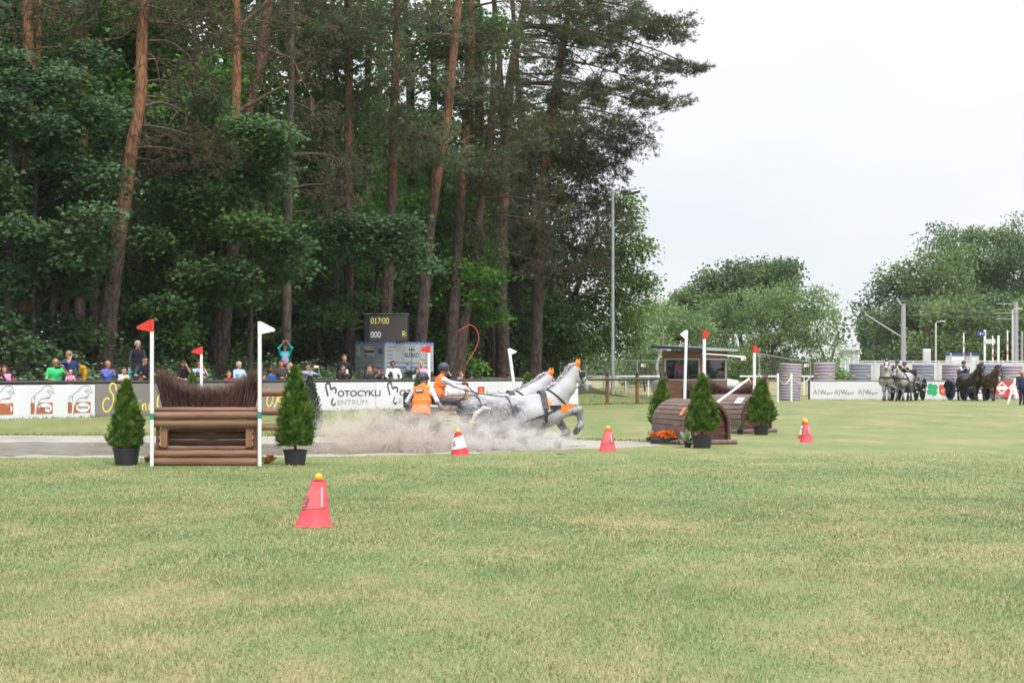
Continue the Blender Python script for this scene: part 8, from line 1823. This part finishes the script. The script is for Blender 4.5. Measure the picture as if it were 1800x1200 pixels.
# ---------------------------------------------------------------- carriage
M_FRAME = mat('carriage_frame', (.045, .045, .052), .4, (.06, .06, .068), nscale=8); M_TUBEW = mat('white_tube', (.66, .65, .62), .4, (.45, .43, .40), nscale=6, lo=.5, hi=.75); M_SEAT = mat('seat_leather', (.03, .03, .034), .5)
def carriage(label, loc, yaw, rr=.52, rf=.42, wb=1.45, tw=.64, frame=M_FRAME, wheel=None, tube=None, pole=1.9, guard=True, seat_h=1.12, spk=12, group=None):
    o = thing('carriage', label, 'carriage', loc, yaw, group); wheel = wheel or M_TYRE; tube = tube or M_TUBEW; rx = Matrix.Rotation(R(90), 3, 'X')
    for x, r_ in ((0, rr), (wb, rf)):
        for sy in (-1, 1):
            w = MB().lathe([(r_ - .055, -.022), (r_ - .01, -.026), (r_, -.012), (r_, .012), (r_ - .01, .026), (r_ - .055, .022), (r_ - .055, -.022)], 36, (x, sy * tw, r_), rot=rx).build('wheel', wheel, o)
            MB().lathe([(r_ - .085, -.016), (r_ - .056, -.018), (r_ - .056, .018), (r_ - .085, .016), (r_ - .085, -.016)], 32, (x, sy * tw, r_), rot=rx).build('rim', frame, w)
            sp = MB()
            for k in range(spk): a = 2 * math.pi * k / spk; sp.tube([(x + .05 * math.cos(a), sy * tw, r_ + .05 * math.sin(a)), (x + (r_ - .08) * math.cos(a), sy * tw, r_ + (r_ - .08) * math.sin(a))], [.016, .012], 6)
            sp.lathe([(0, -.1), (.05, -.09), (.06, 0), (.05, .09), (0, .1)], 12, (x, sy * tw, r_), rot=rx); sp.build('spokes', tube if wheel is M_TYRE else frame, w)
        MB().tube([(x, -tw + .08, r_), (x, tw - .08, r_)], .03, 8).build('axle', frame, o)
    for sy in (-1, 1): MB().tube([(-.35, sy * .28, .46), (.1, sy * .30, .50), (wb * .6, sy * .30, .52), (wb + .25, sy * .22, .62)], .032, 8).build('frame_rail', frame, o)
    MB().bbox((-.18, 0, .47), (.62, .95, .05), .015).build('groom_platform', frame, o); MB().bbox((wb * .75, 0, .62), (.85, .82, .05), .015).build('footboard', frame, o)
    MB().bbox((.42, 0, seat_h - .24), (.52, .66, .44), .05).build('seat_box', frame, o); MB().bbox((.45, 0, seat_h + .02), (.50, .74, .10), .03).build('seat', M_SEAT, o); MB().bbox((.18, 0, seat_h + .22), (.08, .72, .34), .03).build('seat_back', M_SEAT, o)
    if guard:
        for x, r_ in ((0, rr), (wb, rf)):
            for sy in (-1, 1): MB().strip([(x + (r_ + .07) * math.cos(R(a)), sy * tw, r_ + (r_ + .07) * math.sin(R(a))) for a in range(15, 171, 15)], .17, .02, side=(0, 1, 0)).build('mudguard', frame, o)
    for sy in (-1, 1):
        hp_ = [(-.42, sy * .32, .5), (-.46, sy * .32, .95), (-.42, sy * .32, 1.14), (-.34, sy * .32, 1.18), (-.24, sy * .32, 1.10), (-.17, sy * .32, .92), (-.14, sy * .32, .5)]; pp, _ = smooth_path([Vector(p_) for p_ in hp_], [0] * 7, 4); MB().tube(pp, .022, 7).build('hand_hoop', M_BLACK, o)
    dash = [(wb * .55, -.46, .62), (wb + .18, -.46, .66), (wb + .38, -.42, .80), (wb + .40, -.36, 1.02), (wb + .28, -.30, 1.12), (wb + .28, .30, 1.12), (wb + .40, .36, 1.02), (wb + .38, .42, .80), (wb + .18, .46, .66), (wb * .55, .46, .62)]; pp, _ = smooth_path([Vector(p_) for p_ in dash], [0] * len(dash), 4); MB().tube(pp, .022, 8).build('dash_rail', tube, o)
    d2 = [(wb + .1, -.2, .62), (wb + .35, -.2, .78), (wb + .42, -.12, .98), (wb + .42, .12, .98), (wb + .35, .2, .78), (wb + .1, .2, .62)]; pp, _ = smooth_path([Vector(p_) for p_ in d2], [0] * 6, 4); MB().tube(pp, .018, 8).build('dash_rail', tube, o)
    sr = [(-.5, -.70, .62), (-.3, -.72, .80), (.1, -.72, .86), (.9, -.72, .88), (wb + .1, -.70, .93), (wb + .35, -.5, .95)]
    for sy in (-1, 1): pp, _ = smooth_path([Vector((x, y * -sy * -1 if sy < 0 else -y, z)) for x, y, z in sr], [0] * 6, 4); MB().tube(pp, .016, 6).build('side_rail', tube, o)
    if pole: MB().tube([(wb + .1, 0, .60), (wb + pole * .5, 0, .62), (wb + pole + .6, 0, .80)], [.035, .032, .028], 8).build('draught_pole', tube, o); MB().tube([(wb + .25, -.75, .66), (wb + .25, .75, .66)], .025, 8).build('swingle_bar', tube, o)
    return o
# ---------------------------------------------------------------- the team in the water
TH = R(15); HB_ = Vector((xat(936, 36.4), 36.4, -.36)); Rz = Matrix.Rotation(TH, 3, 'Z')
def tl(a, b, c=0): return HB_ + Rz @ Vector((a, b, c))
GAL = dict(ff=[((.62, -.15, 1.14), .125), ((.98, -.16, 1.16), .070), ((1.03, -.16, .86), .046), ((.91, -.16, .70), .056)], nf=[((.54, .15, 1.08), .125), ((.80, .16, .70), .064), ((.60, .16, .44), .044), ((.62, .16, .30), .056)],
           fh=[((-.58, -.15, 1.06), .205), ((-.30, -.18, .90), .135), ((-.30, -.16, .58), .066), ((-.06, -.16, .34), .045), ((.04, -.16, .24), .057)], nh=[((-.62, .15, 1.04), .20), ((-.58, .17, .84), .13), ((-.98, .14, .62), .066), ((-1.12, .14, .34), .045), ((-1.12, .14, .22), .056)])
GAL2 = dict(ff=GAL['ff'][:1] + [((.88, -.15, .86), .068), ((.78, -.15, .55), .046), ((.66, -.15, .44), .056)], nf=[((.6, .15, 1.1), .125), ((.95, .15, 1.02), .066), ((1.0, .15, .7), .044), ((.9, .15, .56), .056)], fh=GAL['nh'] and [((-.60, -.15, 1.05), .20), ((-.5, -.17, .86), .13), ((-.82, -.14, .60), .066), ((-.80, -.14, .3), .045), ((-.74, -.14, .2), .056)], nh=[((-.6, .15, 1.05), .2), ((-.35, .17, .88), .13), ((-.42, .14, .56), .066), ((-.2, .14, .34), .045), ((-.1, .14, .24), .056)])
h1 = horse('near dappled grey horse galloping through the water with orange ear bonnet, foreleg raised', tl(0, 0), TH, COAT_W, GAL, neck=(((.42, 0, 1.36), .27), ((.74, 0, 1.66), .20), ((.93, 0, 2.02), .125)), muzzle=(1.30, 0, 1.63), pitch=R(6), tail=[(-.92, 0, 1.20), (-1.08, -.03, 1.22), (-1.26, -.05, 1.10), (-1.36, -.06, .90), (-1.36, -.06, .62)], ears=M_ORANGE, pad=M_ORANGE, vox=.024, group='grey team in the water', tail_m=M_MANE_W)
h2 = horse('far grey horse of the galloping team, lower head half behind its partner', tl(-.44, .95), TH + R(2), COAT_W, GAL2, neck=(((.42, 0, 1.34), .26), ((.78, 0, 1.56), .20), ((1.06, 0, 1.83), .125)), muzzle=(1.42, .05, 1.45), pitch=R(5), tail=[(-.92, 0, 1.22), (-1.10, .03, 1.2), (-1.24, .05, 1.05), (-1.30, .06, .85), (-1.30, .06, .6)], ears=M_ORANGE, pad=M_ORANGE, vox=.026, group='grey team in the water')
CT = R(33); cl = Vector((xat(712, 36.7), 36.7, -.36)); Rc = Matrix.Rotation(CT, 3, 'Z'); car_ = carriage('muddy marathon carriage ploughing through the water behind the grey team', cl, CT, guard=True, seat_h=1.16, pole=1.9)
def ctl(a, b, c): return cl + Rc @ Vector((a, b, c))
def vest_mat(name, c):
    m = mat(name, c, .6, tuple(k * .88 for k in c), nscale=5); N, L = m.node_tree.nodes, m.node_tree.links; tc = N.new('ShaderNodeTexCoord'); wv = N.new('ShaderNodeTexWave'); wv.bands_direction = 'Z'; wv.inputs['Scale'].default_value = 5.2; wv.inputs['Distortion'].default_value = .6; L.new(tc.outputs['Object'], wv.inputs['Vector']); bp = N.new('ShaderNodeBump'); bp.inputs['Strength'].default_value = .4; bp.inputs['Distance'].default_value = .02; L.new(wv.outputs['Fac'], bp.inputs['Height']); L.new(bp.outputs[0], N['Principled BSDF'].inputs['Normal']); return m
M_VEST = vest_mat('orange_quilted_vest', (.88, .22, .035)); M_HELM = mat('navy_helmet', (.030, .032, .045), .35, (.045, .047, .06), nscale=6); LILAC = W1(222, 216, 232); TROU = mat('splashed_trousers', (.055, .055, .065), .8, (.16, .15, .15), nscale=26, lo=.55, hi=.7)
gp = ctl(.19, -.45, .50)
groom = person('groom in orange quilted vest and navy helmet bending at the back of the carriage', 0, gp.y, 652.5, x=gp.x, feet=gp.z - .16, H=1.76, yaw=R(155), lean=R(16), side_lean=R(3), longvest=True, cols=(LILAC, TROU), vest=M_VEST, hair=((), (40, 40, 40)), helmet=M_HELM, hands=((-.30, -.22, .92), (.32, -.18, .88)), skin=SKIN, group='carriage crew in orange vests', vox=.018, sh=1.12, girth=1.14, turn=R(-35), legs=dict(pelvis=(0, .10, .82), knee=((-.14, -.22, .52), (.14, -.20, .52)), ankle=((-.14, .06, .12), (.14, .08, .12))))
lp = groom['tl'](0, .148, .40); b_ = MB().bbox((0, 0, 0), (.20, .012, .065), .004); b_.bbox((0, .008, .0), (.15, .006, .022), .002, 1); pt = b_.build('back_patch', [mat('navy_patch', (.03, .03, .07), .5), INK_WHITE], groom['o'], smooth=0); pt.location = lp; pt.rotation_euler = (R(22), R(4), 0)
dp = ctl(.55, -.33, 1.28)
driver = person('driver in orange vest and white sleeves seated on the carriage holding the reins', 0, dp.y, 635, x=dp.x, feet=dp.z - .95, H=1.74, yaw=R(112), lean=R(18), cols=(LILAC, TROU), vest=M_VEST, hair=((), (40, 40, 40)), helmet=M_HELM, hands=((-.10, -.66, 1.28), (.12, -.70, 1.42)), skin=SKIN_T, group='carriage crew in orange vests', vox=.018, sh=1.06, turn=R(8), nod=R(6), legs=dict(pelvis=(0, 0, 1.06), knee=((-.15, -.46, 1.04), (.15, -.46, 1.04)), ankle=((-.13, -.70, .64), (.13, -.70, .64))))
rn = MB()
hL, hR_ = driver['hands']
def rein(name, label, pts, r_=.009): return tag(MB().tube(pts, r_, 5).build(name, M_LEATHER, None), label, 'reins', 'reins of the grey team')
def sagp(a, b, s_, n=8): return bez(a, b, -s_ * 2, n)
rein('reins', 'black rein running from the driver hands along the near horse back to its bit', sagp(hL, h1['ret'][0], .10) + sagp(h1['ret'][0], h1['bit'][0], .02)[1:], .012)
rein('reins', 'black rein running from the driver hands to the far horse', sagp(hR_, h2['ret'][1], .22) + sagp(h2['ret'][1], h2['bit'][1], .02)[1:], .011)
rein('reins', 'black coupling rein from the near saddle to the inner bit ring', sagp(h1['ret'][1], h2['bit'][0], .03), .010)
rein('reins', 'slack black rein end hanging from the driver left hand', [hL, hL + Vector((-.02, 0, -.12)), hL + Vector((-.14, .02, -.26)), hL + Vector((-.18, .02, -.36))], .011)
for h_, lab in ((h1, 'near'), (h2, 'far')):
    for k, sy in enumerate((-1, 1)): tag(MB().tube([h_['trace'][k], ctl(1.70, (-.62 if lab == 'near' else .42) + .3 * k * (1 if lab == 'near' else .6) - (0 if lab == 'near' else 0), .66)], .014, 5).build('trace', M_LEATHER, None), 'black trace from the %s horse %s flank to the carriage bar' % (lab, ('right', 'left')[k]), 'trace', 'traces of the grey team')
wp, _ = smooth_path([hR_ + Vector((-.02, 0, -.05)), at(818, 645, 35.6), at(832, 620, 35.6), at(841, 600, 35.6), at(840, 585, 35.6), at(832, 573, 35.6), at(822, 572, 35.6), at(806, 582, 35.6)], [.014, .011, .009, .007, .006, .005, .004, .003], 5)
tag(MB().tube(wp, .0085, 6).build('whip', mat('red_whip', (.45, .07, .05), .5), None), 'red driving whip arching up from the driver hands', 'whip')

# ---------------------------------------------------------------- waiting teams far right
def standing(dx=0.0, ph=0): 
    S_ = {k: [((p_[0] + (dx if k in ('ff', 'nh') else -dx) * (1 if i else 0) * min(1, i / 2), p_[1], p_[2]), r_) for i, (p_, r_) in enumerate(STAND[k])] for k in STAND}; return S_
yg = 86.2; g_ = lambda px, Y: Vector((xat(px, Y), Y, gz(xat(px, Y), Y)))
GB = mat('brown_bonnet', (.085, .035, .025), .7)
horse('waiting steel grey horse with raised head and brown ear bonnet facing the camera', g_(1559, 86.6), R(-104), COAT_G, standing(.06), neck=(((.42, 0, 1.32), .26), ((.66, 0, 1.66), .19), ((.78, .02, 2.02), .125)), muzzle=(1.10, -.02, 1.66), leather=M_BROWNL, ears=GB, vox=.034, group='waiting grey team', s=.98)
horse('waiting pale grey horse turned half left with lowered head', g_(1589, 86.6), R(-128), COAT_W, standing(.08), neck=(((.44, 0, 1.28), .25), ((.78, 0, 1.50), .185), ((1.02, 0, 1.74), .125)), muzzle=(1.26, .03, 1.34), leather=M_BROWNL, ears=GB, vox=.034, group='waiting grey team', s=.94)
M_BLACKW = mat('black_spoke_paint', (.03, .03, .034), .4)
cp = g_(1601, 88.9); carriage('light spoked carriage of the waiting grey team', cp, R(-118), rr=.54, rf=.44, tw=.62, wb=1.3, spk=12, pole=1.7, seat_h=1.2, tube=M_TUBEW)
MX = W1(30, 30, 38)
def seated(label, px, Y, top, yaw, cols, **kw):
    x = xat(px, Y); zt = CH - (top - HZ) * Y / FPX; return person(label, px, Y, top, feet=zt - 1.36, H=1.70, yaw=yaw, cols=cols, hair=((), (30, 30, 30)), helmet=M_HELM, hands=((-.1, -.40, 1.02), (.1, -.42, 1.02)), group='drivers of the waiting teams', vox=.026, legs=dict(pelvis=(0, 0, .58), knee=((-.14, -.42, .60), (.14, -.42, .60)), ankle=((-.14, -.46, .16), (.14, -.46, .16))), **kw)
seated('helmeted groom in black behind the pale grey horse on the waiting carriage', 1577, 88.9, 633, R(-20), (MX, W1(60, 62, 72)), skin=SKIN)
seated('helmeted driver in black t-shirt and grey trousers on the waiting grey carriage', 1590, 88.0, 636, R(-18), (W1(28, 28, 36), W1(80, 84, 96)), sleeves='short', skin=SKIN)
horse('waiting black brown horse with navy ear bonnet in front of the dark carriage', g_(1705, 86.9), R(-64), COAT_B, standing(.08), neck=(((.44, 0, 1.30), .26), ((.70, 0, 1.62), .20), ((.88, 0, 1.93), .125)), muzzle=(1.14, .03, 1.50), mane=M_MANE_B, ears=mat('navy_bonnet', (.03, .035, .10), .7), vox=.034, group='waiting dark team', s=.92)
horse('waiting dark bay horse with navy ear bonnet at the right of the pair', g_(1736, 86.2), R(-68), COAT_BAY, standing(.1), neck=(((.44, 0, 1.30), .26), ((.72, 0, 1.58), .20), ((.92, 0, 1.86), .125)), muzzle=(1.17, -.03, 1.42), mane=M_MANE_B, ears=MATS['navy_bonnet'], vox=.034, group='waiting dark team', s=.90)
cp = g_(1690, 89.3); carriage('dark carriage with blue wheels of the waiting black team', cp, R(-74), rr=.5, rf=.4, tw=.66, wb=1.35, wheel=mat('blue_wheel', (.03, .07, .20), .5), frame=mat('navy_frame', (.022, .026, .05), .4), tube=M_GALV, pole=1.6, seat_h=1.2)
seated('helmeted driver in navy vest and pale shirt behind the dark horses', 1694, 88.0, 634, R(12), (W1(190, 208, 235), W1(50, 52, 70)), vest=W1(36, 38, 58), skin=SKIN)
# ================================================================ SPRAY
def droplets(name, label, clouds, m, seed):
    r = np.random.default_rng(seed); P, S = [], []
    for px, py, Y, sx, sy, n, s0, s1, dirx, diry in clouds:
        k = Y / FPX; a = r.normal(0, 1, n); b = r.normal(0, 1, n)
        x = xat(px, Y) + (a * sx + dirx * np.abs(b)) * k; z = CH - (py + b * sy + diry * np.abs(a) - HZ) * k; y = Y + r.normal(0, .45, n)
        P.append(np.stack([x, y, z], -1)); S.append(s0 + (s1 - s0) * r.uniform(0, 1, n) ** 3)
    P = np.concatenate(P); S = np.concatenate(S); ok = P[:, 2] > WATER_Z - .02; P, S = P[ok], S[ok]; n = len(P)
    V = (P[:, None, :] + r.normal(0, .75, (n, 4, 3)) * S[:, None, None]).reshape(-1, 3); q = np.arange(n)[:, None] * 4
    return tag(np_poly(name, V, np.concatenate([q + np.array([[0, 1, 2]]), q + np.array([[0, 2, 3]])]), m), label, 'spray', kind='stuff')
M_DROP = mat('muddy_spray', (.56, .50, .43), .35, (.68, .64, .58), nscale=1.5, island=.4, transl=.35); M_DROPW = mat('white_spray', (.68, .65, .63), .3, (.56, .52, .48), nscale=1.5, island=.25, transl=.4); M_MUD = mat('mud_clod', (.10, .085, .065), .8, (.20, .17, .13), nscale=2, island=.4)
droplets('water_spray', 'brown sandy water thrown up round the carriage wheels', [
    (655, 728, 36.4, 22, 12, 900, .004, .012, 0, 0), (600, 745, 36.6, 40, 14, 1200, .004, .012, 0, 0), (700, 725, 36.0, 60, 12, 900, .004, .010, 0, 0), (640, 775, 36.6, 60, 16, 9000, .0035, .010, 0, 0), (690, 765, 36.2, 50, 20, 9000, .0035, .010, 0, 0), (760, 770, 35.8, 60, 18, 9000, .0035, .009, 0, 0), (620, 755, 36.8, 34, 16, 3600, .003, .010, 0, 0), (590, 785, 36.4, 40, 9, 3500, .0035, .010, 0, 0), (655, 740, 36.6, 34, 14, 2600, .003, .009, 0, 0),
    (720, 745, 35.9, 60, 16, 4200, .003, .008, 0, 0), (690, 750, 35.4, 70, 16, 6000, .003, .009, 0, 0), (770, 755, 35.2, 50, 14, 5000, .003, .008, 0, 0), (560, 770, 37.0, 40, 22, 1300, .003, .009, 0, 0), (820, 765, 35.6, 40, 18, 5000, .003, .008, 0, 0)], M_DROP, 301)
droplets('water_spray', 'whitish water foaming round the legs of the grey horses', [
    (860, 775, 35.6, 50, 14, 7000, .003, .009, 0, 0), (920, 775, 35.6, 40, 16, 6500, .003, .009, 0, 0), (970, 778, 35.8, 30, 10, 4500, .003, .009, 0, 0), (900, 745, 35.6, 50, 18, 4200, .0028, .008, 0, 0), (1030, 735, 36.3, 10, 16, 700, .0028, .007, 0, 0), (1015, 765, 36.2, 16, 12, 800, .0028, .008, 0, 0), (880, 735, 35.3, 10, 26, 1500, .004, .014, 0, 0), (905, 760, 35.2, 30, 20, 1600, .004, .015, 0, 0), (850, 750, 35.2, 34, 20, 1200, .004, .014, 0, 0), (985, 765, 35.5, 24, 14, 900, .004, .013, 0, 0), (720, 750, 35.2, 60, 20, 1100, .004, .013, 0, 0), (560, 715, 37.0, 60, 28, 700, .0028, .007, 0, 0),
    (700, 715, 36.2, 90, 26, 1200, .0028, .007, 0, 0), (960, 715, 36.2, 70, 24, 700, .0026, .006, 0, 0), (545, 760, 37.2, 26, 30, 900, .0028, .008, 0, 0)], M_DROPW, 302)
droplets('mud_splash', 'dark mud clods flying behind the rear wheels', [(640, 765, 36.4, 34, 12, 160, .007, .018, 0, 0), (610, 780, 36.6, 40, 9, 100, .006, .016, 0, 0), (700, 735, 36.2, 50, 14, 70, .005, .011, 0, 0)], M_MUD, 303)
def mist(label, px, py, Y, rx, ry, rd, dens, col, seed):
    k = Y / FPX; m = bpy.data.materials.new('spray_mist_%d' % seed); m.use_nodes = True; N, L = m.node_tree.nodes, m.node_tree.links; N.remove(N['Principled BSDF'])
    pv = N.new('ShaderNodeVolumePrincipled'); pv.inputs['Color'].default_value = (*col, 1); pv.inputs['Anisotropy'].default_value = .2
    tc = N.new('ShaderNodeTexCoord'); ln = N.new('ShaderNodeVectorMath'); ln.operation = 'LENGTH'; L.new(tc.outputs['Object'], ln.inputs[0])
    mr = N.new('ShaderNodeMapRange'); mr.interpolation_type = 'SMOOTHSTEP'; mr.inputs['From Min'].default_value = 1.0; mr.inputs['From Max'].default_value = .25; L.new(ln.outputs['Value'], mr.inputs['Value'])
    nz = N.new('ShaderNodeTexNoise'); nz.inputs['Scale'].default_value = 3.4; nz.inputs['Detail'].default_value = 5; mp = N.new('ShaderNodeMapping'); mp.inputs['Scale'].default_value = (rx / ry * .7, .7, 1); mp.inputs['Location'].default_value = (seed, 0, 0); L.new(tc.outputs['Object'], mp.inputs[0]); L.new(mp.outputs[0], nz.inputs['Vector'])
    r2 = N.new('ShaderNodeMapRange'); r2.inputs['From Min'].default_value = .40; r2.inputs['From Max'].default_value = .62; L.new(nz.outputs['Fac'], r2.inputs['Value'])
    a = N.new('ShaderNodeMath'); a.operation = 'MULTIPLY'; L.new(mr.outputs[0], a.inputs[0]); L.new(r2.outputs[0], a.inputs[1]); b = N.new('ShaderNodeMath'); b.operation = 'MULTIPLY'; b.inputs[1].default_value = dens; L.new(a.outputs[0], b.inputs[0]); L.new(b.outputs[0], pv.inputs['Density']); L.new(pv.outputs[0], N['Material Output'].inputs['Volume'])
    c = at(px, py, Y); o = MB().sphere((0, 0, 0), 1.0, 20, 12).build('spray_mist', m, None); o.location = c; o.scale = (rx * k, rd, ry * k); tag(o, label, 'mist', kind='stuff')
mist('brown mist of churned sandy water behind the carriage', 640, 762, 35.8, 130, 66, .9, 3.2, (.82, .76, .69), 1)
mist('brown mist of churned sandy water beside the carriage wheels', 750, 764, 35.2, 125, 62, .7, 3.4, (.84, .78, .72), 4)
mist('pale mist of water round the horses hind legs', 862, 770, 35.3, 120, 60, .8, 2.8, (.93, .90, .90), 2)
mist('pale mist of water under the horses forelegs', 960, 778, 35.6, 76, 36, .7, 2.8, (.94, .92, .93), 3)
# ================================================================ AIR
hz_m = bpy.data.materials.new('air'); hz_m.use_nodes = True; hn = hz_m.node_tree.nodes; hn.remove(hn['Principled BSDF'])
hv = hn.new('ShaderNodeVolumePrincipled'); hv.inputs['Color'].default_value = (.93, .95, .98, 1); hv.inputs['Density'].default_value = .00012; hv.inputs['Anisotropy'].default_value = .1
hz_m.node_tree.links.new(hv.outputs[0], hn['Material Output'].inputs['Volume'])
tag(MB().box((0, 370, 16.4), (1300, 900, 35.0)).build('haze', hz_m, None, smooth=0), kind='stuff')
